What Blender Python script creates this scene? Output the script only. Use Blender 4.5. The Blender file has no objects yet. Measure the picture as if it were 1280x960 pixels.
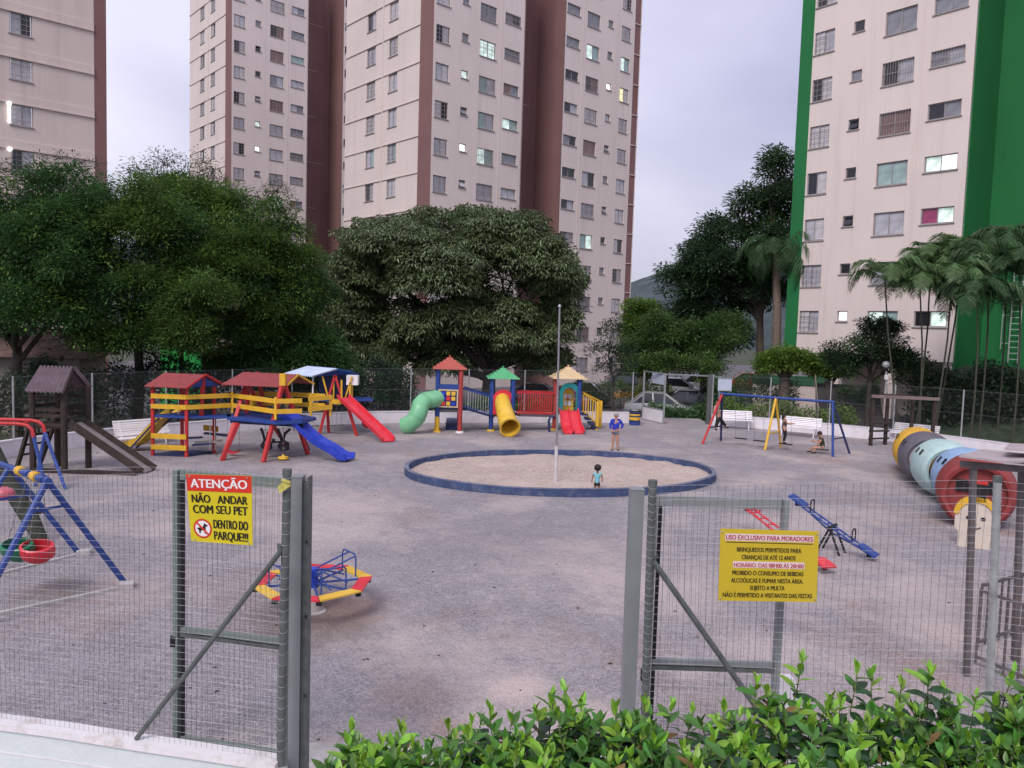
import bpy, math, random
import numpy as np
from mathutils import Vector, Matrix
R = math.radians
rnd = random.Random(7)
sc = bpy.context.scene
col = sc.collection
# ------------------------------------------------------------ camera
F_PX = 975.0; CAM_H = 4.2; PITCH = R(4.1); ROLL = R(1.75)
_cr, _sr = math.cos(ROLL), math.sin(ROLL)
_R0 = Vector((1, 0, 0)); _U0 = Vector((0, math.sin(PITCH), math.cos(PITCH))); _F = Vector((0, math.cos(PITCH), -math.sin(PITCH)))
_RR = _R0*_cr + _U0*_sr; _UU = -_R0*_sr + _U0*_cr
cam_d = bpy.data.cameras.new('camera'); cam = bpy.data.objects.new('camera', cam_d); col.objects.link(cam)
m = Matrix((( _RR.x, _UU.x, -_F.x, 0), (_RR.y, _UU.y, -_F.y, 0), (_RR.z, _UU.z, -_F.z, CAM_H), (0, 0, 0, 1)))
cam.matrix_world = m
cam_d.sensor_width = 36; cam_d.lens = 36*F_PX/1280; cam_d.clip_end = 3000; cam_d.clip_start = .1
sc.camera = cam
# ------------------------------------------------------------ world, sun, exposure
w = bpy.data.worlds.new('World'); sc.world = w; w.use_nodes = True
nt = w.node_tree; nt.nodes.clear()
SUN_EL, SUN_AZ = R(46), R(205)
out = nt.nodes.new('ShaderNodeOutputWorld'); mixs = nt.nodes.new('ShaderNodeMixShader')
sky = nt.nodes.new('ShaderNodeTexSky'); sky.sky_type = 'NISHITA'; sky.sun_disc = False
sky.sun_elevation = SUN_EL; sky.sun_rotation = SUN_AZ
b1 = nt.nodes.new('ShaderNodeBackground'); b1.inputs[1].default_value = .08
b2 = nt.nodes.new('ShaderNodeBackground'); b2.inputs[1].default_value = 0.93
tc = nt.nodes.new('ShaderNodeTexCoord'); mp = nt.nodes.new('ShaderNodeMapping'); mp.inputs['Scale'].default_value = (1, 1, 2.2)
mp.inputs['Location'].default_value = (.35, .1, .0)
nz = nt.nodes.new('ShaderNodeTexNoise'); nz.inputs['Scale'].default_value = 1.9; nz.inputs['Detail'].default_value = 4; nz.inputs['Roughness'].default_value = .42; nz.inputs['Distortion'].default_value = .3
cr = nt.nodes.new('ShaderNodeValToRGB')
e = cr.color_ramp.elements
e[0].position = .30; e[0].color = (.40, .395, .55, 1); e[1].position = .70; e[1].color = (.80, .775, .92, 1)
k = e.new(.5); k.color = (.56, .55, .70, 1)
sep = nt.nodes.new('ShaderNodeSeparateXYZ'); mr = nt.nodes.new('ShaderNodeMapRange')
mr.inputs['From Min'].default_value = -.02; mr.inputs['From Max'].default_value = .32; mr.inputs['To Min'].default_value = .62; mr.inputs['To Max'].default_value = 1.0
mu = nt.nodes.new('ShaderNodeVectorMath'); mu.operation = 'SCALE'
L = nt.links.new
L(tc.outputs['Generated'], mp.inputs[0]); L(mp.outputs[0], nz.inputs[0]); L(nz.outputs[0], cr.inputs[0])
L(tc.outputs['Generated'], sep.inputs[0]); L(sep.outputs[2], mr.inputs[0])
L(cr.outputs[0], mu.inputs[0]); L(mr.outputs[0], mu.inputs['Scale']); L(mu.outputs[0], b2.inputs[0])
L(sky.outputs[0], b1.inputs[0]); mixs.inputs[0].default_value = .92
L(b1.outputs[0], mixs.inputs[1]); L(b2.outputs[0], mixs.inputs[2]); L(mixs.outputs[0], out.inputs[0])
sd = bpy.data.lights.new('sun', 'SUN'); sd.energy = 1.5; sd.angle = R(22); sd.color = (1, .92, .88)
so = bpy.data.objects.new('sun', sd); col.objects.link(so)
_sdir = Vector((math.sin(-SUN_AZ)*math.cos(SUN_EL)*-1, -math.cos(SUN_AZ)*math.cos(SUN_EL), -math.sin(SUN_EL)))
so.rotation_euler = Vector((.40, .86, -.98)).to_track_quat('-Z', 'Y').to_euler()
sc.view_settings.view_transform = 'Standard'; sc.view_settings.look = 'None'
sc.view_settings.exposure = 0.62; sc.view_settings.gamma = 1
sc.cycles.max_bounces = 6; sc.cycles.transparent_max_bounces = 12

# ------------------------------------------------------------ measuring helpers
def ray(px, py):
    return _F + _RR*((px-640)/F_PX) - _UU*((py-480)/F_PX)
def P(px, py, Y):
    d = ray(px, py); t = Y/d.y; return Vector((d.x*t, Y, CAM_H+d.z*t))
def G(px, py, z=0.):
    d = ray(px, py); t = (z-CAM_H)/d.z; return Vector((d.x*t, d.y*t, z))
def az(a): return Vector((math.sin(R(a)), math.cos(R(a)), 0))

# ------------------------------------------------------------ materials
def lin(c):
    return tuple((x/12.92 if x <= .04045 else ((x+.055)/1.055)**2.4) for x in c)
_M = {}
def mat(name, rgb, rough=.75, var=.12, scale=6., bump=0., bscale=40., metal=0., dirt=None, dscale=1.5, streak=False, spec=.4, coat=0., island=0., trans=0., wood=False):
    if name in _M: return _M[name]
    m = bpy.data.materials.new(name); m.use_nodes = True; _M[name] = m
    n = m.node_tree; b = n.nodes['Principled BSDF']; Lk = n.links.new
    b.inputs['Roughness'].default_value = rough; b.inputs['Metallic'].default_value = metal
    b.inputs['Specular IOR Level'].default_value = spec; b.inputs['Coat Weight'].default_value = coat
    t = n.nodes.new('ShaderNodeTexCoord'); nz = n.nodes.new('ShaderNodeTexNoise'); nz.inputs['Scale'].default_value = scale; nz.inputs['Detail'].default_value = 6
    src = t.outputs['Object']
    if wood:
        mp = n.nodes.new('ShaderNodeMapping'); mp.inputs['Scale'].default_value = (1, 1, .15); Lk(src, mp.inputs[0]); src = mp.outputs[0]
    Lk(src, nz.inputs[0])
    r = n.nodes.new('ShaderNodeValToRGB'); r.color_ramp.elements[0].position = .3; r.color_ramp.elements[1].position = .7
    a = [max(0, x*(1-var)) for x in rgb]; c = [min(1, x*(1+var)) for x in rgb]
    r.color_ramp.elements[0].color = (*a, 1); r.color_ramp.elements[1].color = (*c, 1)
    Lk(nz.outputs[0], r.inputs[0]); o = r.outputs[0]
    if dirt:
        n2 = n.nodes.new('ShaderNodeTexNoise'); n2.inputs['Scale'].default_value = dscale; n2.inputs['Detail'].default_value = 8; n2.inputs['Roughness'].default_value = .7
        Lk(t.outputs['Object'], n2.inputs[0])
        if streak:
            m2 = n.nodes.new('ShaderNodeMapping'); m2.inputs['Scale'].default_value = (2.6, 2.6, .16); Lk(t.outputs['Object'], m2.inputs[0]); Lk(m2.outputs[0], n2.inputs[0])
        r2 = n.nodes.new('ShaderNodeValToRGB'); r2.color_ramp.elements[0].position = .52; r2.color_ramp.elements[1].position = .75
        r2.color_ramp.elements[0].color = (0, 0, 0, 1); r2.color_ramp.elements[1].color = (dirt[3],)*3+(1,)
        Lk(n2.outputs[0], r2.inputs[0])
        mx = n.nodes.new('ShaderNodeMix'); mx.data_type = 'RGBA'; mx.inputs['B'].default_value = (*dirt[:3], 1)
        Lk(r2.outputs[0], mx.inputs['Factor']); Lk(o, mx.inputs['A']); o = mx.outputs['Result']
    if island:
        g = n.nodes.new('ShaderNodeNewGeometry'); hs = n.nodes.new('ShaderNodeHueSaturation')
        q = n.nodes.new('ShaderNodeMapRange'); q.inputs['To Min'].default_value = 1-island; q.inputs['To Max'].default_value = 1+island
        q2 = n.nodes.new('ShaderNodeMapRange'); q2.inputs['To Min'].default_value = .485; q2.inputs['To Max'].default_value = .515
        Lk(g.outputs['Random Per Island'], q.inputs[0]); Lk(g.outputs['Random Per Island'], q2.inputs[0])
        Lk(q.outputs[0], hs.inputs['Value']); Lk(q2.outputs[0], hs.inputs['Hue']); Lk(o, hs.inputs['Color']); o = hs.outputs[0]
    Lk(o, b.inputs['Base Color'])
    if bump:
        bp = n.nodes.new('ShaderNodeBump'); bp.inputs['Strength'].default_value = bump; bp.inputs['Distance'].default_value = .02
        n3 = n.nodes.new('ShaderNodeTexNoise'); n3.inputs['Scale'].default_value = bscale; n3.inputs['Detail'].default_value = 5
        Lk(src, n3.inputs[0]); Lk(n3.outputs[0], bp.inputs['Height']); Lk(bp.outputs[0], b.inputs['Normal'])
    if trans:
        tr = n.nodes.new('ShaderNodeBsdfTranslucent'); ms = n.nodes.new('ShaderNodeMixShader'); ms.inputs[0].default_value = trans
        Lk(o, tr.inputs[0]); Lk(b.outputs[0], ms.inputs[1]); Lk(tr.outputs[0], ms.inputs[2]); Lk(ms.outputs[0], n.nodes['Material Output'].inputs[0])
    return m
def S(r, g, b): return lin((r/255, g/255, b/255))
def emat(name, rgb, strength):
    if name in _M: return _M[name]
    m = mat(name, rgb, .5, .45, 2.6); b = m.node_tree.nodes['Principled BSDF']
    m.node_tree.links.new(b.inputs['Base Color'].links[0].from_socket, b.inputs['Emission Color'])
    b.inputs['Emission Color'].default_value = (*rgb, 1); b.inputs['Emission Strength'].default_value = strength
    return m

# ------------------------------------------------------------ objects
def tag(o, label=None, cat=None, group=None, kind=None):
    if label: o['label'] = label
    if cat: o['category'] = cat
    if group: o['group'] = group
    if kind: o['kind'] = kind
    return o
ORG = {}
def thing(name, label, cat, loc=(0, 0, 0), group=None, rz=None):
    """Empty at the base of a thing. rz None: its parts are given in world coordinates; rz number: in its own frame."""
    o = bpy.data.objects.new(name, None); col.objects.link(o); o.empty_display_size = .2
    o.location = loc
    if rz is not None: o.rotation_euler = (0, 0, rz); ORG[o.name] = Vector((0, 0, 0))
    else: ORG[o.name] = Vector(loc)
    return tag(o, label, cat, group)
def org_of(o):
    while o is not None and o.parent is not None: o = o.parent
    return ORG.get(o.name, Vector((0, 0, 0))) if o is not None else Vector((0, 0, 0))
class MB:
    def __init__(s): s.v = []; s.f = []; s.mi = []; s.cur = 0
    def add(s, vs, fs):
        n = len(s.v); s.v.extend([tuple(x) for x in vs]); s.f.extend([tuple(i+n for i in f) for f in fs]); s.mi.extend([s.cur]*len(fs)); return s
    def hexa(s, p):  # p: 4 bottom, 4 top
        return s.add(p, [(3, 2, 1, 0), (4, 5, 6, 7), (0, 1, 5, 4), (1, 2, 6, 5), (2, 3, 7, 6), (3, 0, 4, 7)])
    def box(s, c, d, rz=0.):
        c = Vector(c); x, y, z = d[0]/2, d[1]/2, d[2]/2; M = Matrix.Rotation(rz, 3, 'Z')
        return s.hexa([c+M@Vector(q) for q in ((-x, -y, -z), (x, -y, -z), (x, y, -z), (-x, y, -z), (-x, -y, z), (x, -y, z), (x, y, z), (-x, y, z))])
    def bar(s, a, b, w, h, up=(0, 0, 1)):
        a = Vector(a); b = Vector(b); d = (b-a).normalized(); up = Vector(up)
        if abs(d.dot(up)) > .98: up = Vector((0, 1, 0))
        r = d.cross(up).normalized(); u = r.cross(d)
        q = [(-r*w-u*h)/2, (r*w-u*h)/2, (r*w+u*h)/2, (-r*w+u*h)/2]
        return s.hexa([a+x for x in q]+[b+x for x in q])
    def tube(s, pts, r, n=8, cap=True, r1=None):
        pts = [Vector(p) for p in pts]; rings = []; m = len(pts); prev = None
        for i, p in enumerate(pts):
            if i == 0: d = pts[1]-p
            elif i == m-1: d = p-pts[i-1]
            else: d = (pts[i+1]-p).normalized()+(p-pts[i-1]).normalized()
            d.normalize()
            if prev is None:
                a = d.orthogonal().normalized() if abs(d.z) > .99 else d.cross(Vector((0, 0, 1))).normalized()
            else:
                a = prev-d*prev.dot(d)
                a = a.normalized() if a.length > 1e-6 else d.orthogonal().normalized()
            prev = a; b = d.cross(a)
            rr = (r[i] if isinstance(r, (list, tuple)) else (r if r1 is None else r+(r1-r)*i/(m-1)))
            rings.append([p+(a*math.cos(2*math.pi*k/n)+b*math.sin(2*math.pi*k/n))*rr for k in range(n)])
        vs = [q for g in rings for q in g]; fs = []
        for i in range(m-1):
            for k in range(n): fs.append((i*n+k, i*n+(k+1) % n, (i+1)*n+(k+1) % n, (i+1)*n+k))
        if cap: fs.append(tuple(range(n-1, -1, -1))); fs.append(tuple((m-1)*n+k for k in range(n)))
        return s.add(vs, fs)
    def lathe(s, prof, c=(0, 0, 0), n=20, axis=(0, 0, 1), close=False):
        c = Vector(c); ax = Vector(axis).normalized(); a = ax.orthogonal().normalized(); b = ax.cross(a)
        vs = [c+ax*z+(a*math.cos(2*math.pi*k/n)+b*math.sin(2*math.pi*k/n))*r for (r, z) in prof for k in range(n)]
        fs = []; m = len(prof)
        for i in range(m-1 if not close else m):
            j = (i+1) % m
            for k in range(n): fs.append((i*n+k, i*n+(k+1) % n, j*n+(k+1) % n, j*n+k))
        return s.add(vs, fs)
    def sphere(s, c, r, n=12, m=8):
        c = Vector(c); r = Vector(r) if not isinstance(r, (int, float)) else Vector((r, r, r))
        vs = [c+Vector((0, 0, -r.z))]; fs = []
        for i in range(1, m):
            t = math.pi*i/m-math.pi/2
            vs += [c+Vector((r.x*math.cos(t)*math.cos(2*math.pi*k/n), r.y*math.cos(t)*math.sin(2*math.pi*k/n), r.z*math.sin(t))) for k in range(n)]
        vs.append(c+Vector((0, 0, r.z)))
        for k in range(n):
            fs.append((0, 1+(k+1) % n, 1+k)); l = 1+(m-2)*n; fs.append((l+k, l+(k+1) % n, len(vs)-1))
        for i in range(m-2):
            for k in range(n): fs.append((1+i*n+k, 1+i*n+(k+1) % n, 1+(i+1)*n+(k+1) % n, 1+(i+1)*n+k))
        return s.add(vs, fs)
    def prism(s, poly, d):  # polygon (3D points) extruded by vector d
        p = [Vector(x) for x in poly]; d = Vector(d); n = len(p)
        return s.add(p+[x+d for x in p], [tuple(range(n-1, -1, -1)), tuple(range(n, 2*n))]+[(i, (i+1) % n, n+(i+1) % n, n+i) for i in range(n)])
    def strip(s, A, B):  # quad strip between two point lists
        n = len(A); return s.add(list(A)+list(B), [(i, i+1, n+i+1, n+i) for i in range(n-1)])
    def build(s, name, m, parent=None, smooth=None, kind=None, group=None, label=None, cat=None):
        o = org_of(parent) if parent is not None else Vector((0, 0, 0))
        me = bpy.data.meshes.new(name)
        me.from_pydata([(x[0]-o.x, x[1]-o.y, x[2]-o.z) for x in s.v], [], s.f)
        for q in (m if isinstance(m, (list, tuple)) else [m]): me.materials.append(q)
        if isinstance(m, (list, tuple)): me.polygons.foreach_set('material_index', s.mi)
        if smooth is not None:
            me.shade_smooth(); me.set_sharp_from_angle(angle=R(smooth))
        me.update()
        ob = bpy.data.objects.new(name, me); col.objects.link(ob)
        if parent is not None: ob.parent = parent
        return tag(ob, label, cat, group, kind)
def inst(name, me, parent, loc=(0, 0, 0), rot=(0, 0, 0), scale=None):
    o = bpy.data.objects.new(name, me); col.objects.link(o); o.parent = parent; o.location = loc; o.rotation_euler = rot
    if scale is not None: o.scale = scale
    return o
def copy_tree(o, parent=None):
    c = o.copy(); col.objects.link(c)
    if parent is not None: c.parent = parent
    for ch in list(o.children): copy_tree(ch, c)
    ORG[c.name] = ORG.get(o.name, Vector((0, 0, 0)))
    return c
def np_mesh(name, V, Fq, m, parent=None, kind=None, nper=4, smooth=False):
    me = bpy.data.meshes.new(name); nv = len(V); nf = len(Fq)
    me.vertices.add(nv); me.vertices.foreach_set('co', V.astype(np.float32).ravel())
    me.loops.add(nf*nper); me.loops.foreach_set('vertex_index', Fq.astype(np.int32).ravel())
    me.polygons.add(nf); me.polygons.foreach_set('loop_start', np.arange(0, nf*nper, nper, dtype=np.int32))
    try: me.polygons.foreach_set('loop_total', np.full(nf, nper, dtype=np.int32))
    except Exception: pass
    me.update(calc_edges=True); me.materials.append(m)
    if smooth: me.shade_smooth()
    ob = bpy.data.objects.new(name, me); col.objects.link(ob)
    if parent is not None: ob.parent = parent
    return tag(ob, kind=kind)

# ------------------------------------------------------------ lettering
_fc = {}
def letters(txt, bold=.0):
    key = (txt, bold)
    if key not in _fc:
        c = bpy.data.curves.new('lettering', 'FONT'); c.body = txt; c.size = 1; c.offset = bold; c.resolution_u = 3; c.fill_mode = 'FRONT' if hasattr(c, 'fill_mode') else 'BOTH'
        c.dimensions = '2D'
        o = bpy.data.objects.new('lettering', c); col.objects.link(o)
        dg = bpy.context.evaluated_depsgraph_get(); me = bpy.data.meshes.new_from_object(o.evaluated_get(dg))
        vs = [tuple(x.co) for x in me.vertices]; fs = [tuple(p.vertices) for p in me.polygons]
        bpy.data.objects.remove(o); _fc[key] = (vs, fs)
    return _fc[key]
def quadmap(c):  # c: four corners tl, tr, br, bl -> function (u, v, lift) with v down
    tl, tr, br, bl = [Vector(x) for x in c]; n = (tr-tl).cross(tl-bl).normalized()
    if n.y > 0: n = -n
    return lambda u, v, h=0.: (tl*(1-u)+tr*u)*(1-v)+(bl*(1-u)+br*u)*v+n*h
def put_text(Q, txt, u0, u1, v0, v1, h, m, parent, bold=.02, name='lettering'):
    heavy = bold > .008; bold = 0.
    """v0..v1 is the capital height; width is fitted to u0..u1"""
    vs, fs = letters(txt, bold); H = [p[1] for p in letters('H', bold)[0]]; y0, y1 = min(H), max(H)
    xs = [p[0] for p in vs]; x0, x1 = min(xs), max(xs)
    mb = MB(); k = (v1-v0)*(.024 if heavy else .012)
    for q, (dx, dy) in enumerate(((0, 0), (-k, 0), (k, 0), (-k*2, 0), (k*2, 0))):   # heavier strokes
        mb.add([Q(u0+(p[0]-x0)/(x1-x0)*(u1-u0)+dx, v1-(p[1]-y0)/(y1-y0)*(v1-v0)+dy, h+q*.0002) for p in vs], fs)
    return mb.build(name, m, parent)
# ============================================================ SETTING: ground
def ground_mat(name, base, dark, patch, rust, vs=55., seed=0., spots=()):
    m = bpy.data.materials.new(name); m.use_nodes = True; n = m.node_tree; b = n.nodes['Principled BSDF']; Lk = n.links.new
    b.inputs['Roughness'].default_value = .92; b.inputs['Specular IOR Level'].default_value = .2
    t = n.nodes.new('ShaderNodeTexCoord')
    def noise(s, d=6, r=.6, off=0):
        q = n.nodes.new('ShaderNodeTexNoise'); q.noise_dimensions = '4D'; q.inputs['W'].default_value = seed+off; q.inputs['Scale'].default_value = s; q.inputs['Detail'].default_value = d; q.inputs['Roughness'].default_value = r
        Lk(t.outputs['Object'], q.inputs['Vector']); return q.outputs[0]
    def ramp(src, p0, p1, c0, c1):
        r = n.nodes.new('ShaderNodeValToRGB'); r.color_ramp.elements[0].position = p0; r.color_ramp.elements[1].position = p1
        r.color_ramp.elements[0].color = (*c0, 1); r.color_ramp.elements[1].color = (*c1, 1); Lk(src, r.inputs[0]); return r.outputs[0]
    def mix(f, a, bb, mode='MIX'):
        x = n.nodes.new('ShaderNodeMix'); x.data_type = 'RGBA'; x.blend_type = mode
        for s_, v_ in (('Factor', f), ('A', a), ('B', bb)):
            if isinstance(v_, (tuple, list)): x.inputs[s_].default_value = (*v_, 1)
            elif isinstance(v_, (int, float)): x.inputs[s_].default_value = v_
            else: Lk(v_, x.inputs[s_])
        return x.outputs['Result']
    vo = n.nodes.new('ShaderNodeTexVoronoi'); vo.inputs['Scale'].default_value = vs; Lk(t.outputs['Object'], vo.inputs['Vector'])
    sp = n.nodes.new('ShaderNodeSeparateColor'); Lk(vo.outputs['Color'], sp.inputs[0])
    stone = ramp(sp.outputs[0], .05, .95, dark, tuple(min(1, x*1.55) for x in base))
    broad = ramp(noise(.35, 5, .55), .3, .7, tuple(x*.86 for x in base), tuple(x*1.12 for x in base))
    vo2 = n.nodes.new('ShaderNodeTexVoronoi'); vo2.inputs['Scale'].default_value = vs*.36; Lk(t.outputs['Object'], vo2.inputs['Vector']); sp2 = n.nodes.new('ShaderNodeSeparateColor'); Lk(vo2.outputs['Color'], sp2.inputs[0])
    stone = mix(.33, stone, ramp(sp2.outputs[0], .05, .95, tuple(x*.35 for x in base), tuple(min(1, x*1.7) for x in base)))
    c = mix(.68, broad, stone)
    c = mix(ramp(noise(5.5, 7, .75, 17), .35, .6, (.28,)*3, (0,)*3), c, tuple(x*.62 for x in base))
    c = mix(ramp(noise(1.3, 8, .75, 19), .50, .68, (0,)*3, (.35,)*3), c, tuple(min(1, x*1.45) for x in base))
    f1 = ramp(noise(.42, 9, .7, 3), .47, .66, (0, 0, 0), (.9,)*3)
    c = mix(f1, c, mix(.3, patch, stone))
    f2 = ramp(noise(.33, 8, .72, 7), .53, .70, (0, 0, 0), (.75,)*3)
    c = mix(f2, c, mix(.4, rust, stone))
    for (sx, sy, sr, sk, sc_) in spots:
        dn = n.nodes.new('ShaderNodeVectorMath'); dn.operation = 'DISTANCE'; Lk(t.outputs['Object'], dn.inputs[0]); dn.inputs[1].default_value = (sx, sy, 0)
        ad = n.nodes.new('ShaderNodeMath'); ad.operation = 'MULTIPLY_ADD'; Lk(noise(2.2, 6, .65, sx), ad.inputs[0]); ad.inputs[1].default_value = sr*1.6; Lk(dn.outputs['Value'], ad.inputs[2])
        mr_ = n.nodes.new('ShaderNodeMapRange'); mr_.interpolation_type = 'SMOOTHSTEP'; mr_.inputs['From Min'].default_value = sr*.9; mr_.inputs['From Max'].default_value = sr*2.1; mr_.inputs['To Min'].default_value = sk; mr_.inputs['To Max'].default_value = 0; Lk(ad.outputs[0], mr_.inputs[0])
        c = mix(mr_.outputs[0], c, mix(.22, sc_, stone))
    fleck = ramp(noise(9, 3, .6, 11), .70, .74, (0, 0, 0), (.6,)*3)
    c = mix(fleck, c, tuple(x*.35 for x in base))
    Lk(c, b.inputs['Base Color'])
    bp = n.nodes.new('ShaderNodeBump'); bp.inputs['Strength'].default_value = .9; bp.inputs['Distance'].default_value = .02
    Lk(vo.outputs['Distance'], bp.inputs['Height']); bp.invert = True
    bp2 = n.nodes.new('ShaderNodeBump'); bp2.inputs['Strength'].default_value = .6; bp2.inputs['Distance'].default_value = .12
    Lk(noise(3.5, 6, .6, 5), bp2.inputs['Height']); Lk(bp.outputs[0], bp2.inputs['Normal']); Lk(bp2.outputs[0], b.inputs['Normal'])
    return m
M_gravel = ground_mat('gravel', (.372, .345, .366), (.11, .10, .11), (.70, .585, .54), (.36, .215, .165), 74, 0., [(-2.7, 10.6, 1.10, 0.85, (0.200, 0.150, 0.120)), (-6.8, 11.6, 0.70, 0.70, (0.200, 0.150, 0.120)), (-7.3, 23.4, 0.90, 0.60, (0.210, 0.160, 0.140)), (9.6, 28.9, 0.70, 0.60, (0.200, 0.160, 0.150)), (10.7, 28.2, 0.80, 0.60, (0.200, 0.160, 0.150)), (8.7, 29.7, 0.70, 0.50, (0.200, 0.160, 0.150)), (2.5, 12.5, 1.60, 0.61, (0.740, 0.610, 0.560)), (7.4, 12.6, 1.50, 0.81, (0.740, 0.610, 0.560)), (4.5, 8.5, 0.80, 0.28, (0.360, 0.215, 0.160)), (-1.0, 8.6, 0.64, 0.38, (0.360, 0.215, 0.160)), (1.0, 8.0, 0.70, 0.94, (0.740, 0.610, 0.560)), (.2, 8.9, 0.50, 0.94, (0.740, 0.610, 0.560)), (-.6, 7.9, 0.32, 0.47, (0.360, 0.215, 0.160)), (2.3, 9.6, 0.50, 0.81, (0.740, 0.610, 0.560)), (-2.4, 11.3, 0.80, 0.62, (0.360, 0.215, 0.160)), (3.4, 10.2, 0.80, 0.61, (0.740, 0.610, 0.560)), (6.4, 11, 0.90, 0.81, (0.740, 0.610, 0.560)), (5.4, 9.6, 0.72, 0.38, (0.360, 0.215, 0.160)), (-4, 17.5, 2.00, 0.54, (0.740, 0.610, 0.560)), (6.5, 17, 1.80, 0.54, (0.740, 0.610, 0.560)), (0, 15.5, 2.40, 0.35, (0.270, 0.240, 0.260))])
M_sand = ground_mat('sand', (.52, .425, .375), (.34, .27, .24), (.70, .58, .51), (.36, .25, .20), 60, 4)
M_asph = mat('asphalt', (.11, .105, .11), .9, .2, 3, .4, 60)
M_soil = mat('dark_soil', (.05, .06, .035), .95, .4, 2, .5, 12)
M_white = mat('white_paint', (.80, .77, .79), .6, .05, 4, .2, 25, dirt=(.38, .33, .30, .55), dscale=2.2)
M_wallp = mat('wall_paint', (.73, .70, .74), .7, .06, 3, .2, 25, dirt=(.36, .31, .27, .5), dscale=1.6)
M_conc = mat('concrete', (.44, .42, .41), .85, .15, 5, .3, 30, dirt=(.2, .18, .15, .6))

def sheet(name, pts, z, m, sub=0):
    mb = MB(); mb.add([(x, y, z) for x, y in pts], [tuple(range(len(pts)))])
    return tag(mb.build(name, m), kind='structure')
sheet('ground', [(-900, -40), (900, -40), (900, 1400), (-900, 1400)], -.45, M_soil)
sheet('parking_asphalt', [(-40, 36.5), (40, 36.5), (40, 120), (-40, 120)], -.425, M_asph)
wallpts = [(-15.6, 5), (-15.9, 12), (-15.6, 18), (-14.7, 22.3), (-14.17, 23.7), (-12.95, 26.0), (-11.3, 28.0), (-9.4, 30.4), (-7.3, 32.1), (-4.8, 33.3), (-1.35, 34.3), (2.2, 35.2), (5.9, 35.9)]
wallpts2 = [(9.3, 36.0), (10.9, 35.4), (13.1, 34.1), (15.0, 32.7), (16.9, 31.0), (18.2, 29.2), (19.4, 27), (20.6, 23), (21, 17), (20.4, 10), (19, 4)]
def smooth_pts(p, k=5):
    o = []
    for i in range(len(p)-1):
        p0 = Vector(p[max(i-1, 0)]); p1 = Vector(p[i]); p2 = Vector(p[i+1]); p3 = Vector(p[min(i+2, len(p)-1)])
        for j in range(k):
            t = j/k; o.append(.5*((2*p1)+(p2-p0)*t+(2*p0-5*p1+4*p2-p3)*t*t+(3*p1-p0-3*p2+p3)*t**3))
    o.append(Vector(p[-1])); return o
WA = smooth_pts(wallpts); WB = smooth_pts(wallpts2)
# playground gravel surface: gently uneven grid clipped to the yard
def yard():
    mb = MB(); poly = [tuple(p) for p in WA]+[(5.9, 38.5), (9.3, 38.5)]+[tuple(p) for p in WB]
    mb.add([(x, y, 0) for x, y in poly]+[(19, 4, 0), (-15.6, 4, 0)], [tuple(range(len(poly)+2))[::-1]])
    return tag(mb.build('gravel_yard', M_gravel), kind='structure')
yard()
pv = MB(); c0 = [G(-400, 975), G(100, 945), G(400, 928), G(560, 936), G(900, 940), G(1700, 960)]
pv.add([(p.x, p.y, .006) for p in c0]+[(p.x*1.2, 2., .006) for p in c0[::-1]], [tuple(range(12))[::-1]])
tag(pv.build('concrete_path', M_conc), kind='structure')
# hills far away
def hills():
    nx, ny = 90, 14; V = []; Fq = []
    for i in range(nx):
        for j in range(ny):
            a = R(-75+150*i/(nx-1)); d = 260+j*22
            h = (37+9*math.sin(i*.23+1)+5*math.sin(i*.61)+1.5*math.sin(i*1.9))*math.sin(min(1, j/8)*math.pi/2)+rnd.uniform(-1, 1)*(j > 1)
            V.append((d*math.sin(a), d*math.cos(a), max(h-.5 if j else -1, -1)))
    for i in range(nx-1):
        for j in range(ny-1): q = i*ny+j; Fq.append((q, q+1, q+ny+1, q+ny))
    mb = MB(); mb.add(V, Fq); return tag(mb.build('hills', mat('haze_tinted_hill', (.045, .062, .068), .95, .5, .08, .8, .3), None, 60), kind='structure')  # bluish base colour stands in for the haze of distance
hills()

# low boundary wall (two runs) with chain link fence above
def low_wall(pts, label, name='low_wall'):
    t = thing(name, label, 'wall', (pts[len(pts)//2].x, pts[len(pts)//2].y, 0), 'low white walls round the yard')
    mb = MB(); cp = MB(); wd = .09
    def off(i, d):
        a = pts[max(i-1, 0)]; b = pts[min(i+1, len(pts)-1)]; v = (b-a).normalized(); return Vector((pts[i].x-v.y*d, pts[i].y+v.x*d))
    for i in range(len(pts)-1):
        q = [off(i, -wd), off(i+1, -wd), off(i+1, wd), off(i, wd)]
        mb.hexa([(p.x, p.y, -.5) for p in q]+[(p.x, p.y, .47) for p in q])
        q = [off(i, -wd-.015), off(i+1, -wd-.015), off(i+1, wd+.015), off(i, wd+.015)]
        cp.hexa([(p.x, p.y, .47) for p in q]+[(p.x, p.y, .50) for p in q])
    mb.build('wall_face', M_wallp, t); cp.build('coping', M_wallp, t)
    return t
low_wall(WA, 'low white curved wall behind the slides and play towers, left of the yard gate')
low_wall(WB, 'low white curved wall behind the swings and tunnel, right of the yard gate')
M_galv = mat('galvanised_steel', (.45, .47, .47), .45, .15, 8, .1, 60, metal=.55, dirt=(.2, .19, .17, .5), dscale=5)
M_galvd = mat('weathered_steel', (.13, .145, .14), .55, .25, 10, .2, 60, metal=.4, dirt=(.10, .08, .06, .6), dscale=6)
M_wire = mat('fence_wire', (.52, .53, .54), .5, .2, 8, metal=.5)
def resample(pts, step):
    o = [pts[0].copy()]; acc = 0
    for a, b in zip(pts[:-1], pts[1:]):
        L_ = (b-a).length; d = step-acc
        while d <= L_: o.append(a.lerp(b, d/L_)); d += step
        acc = L_-(d-step)
    return o
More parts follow.
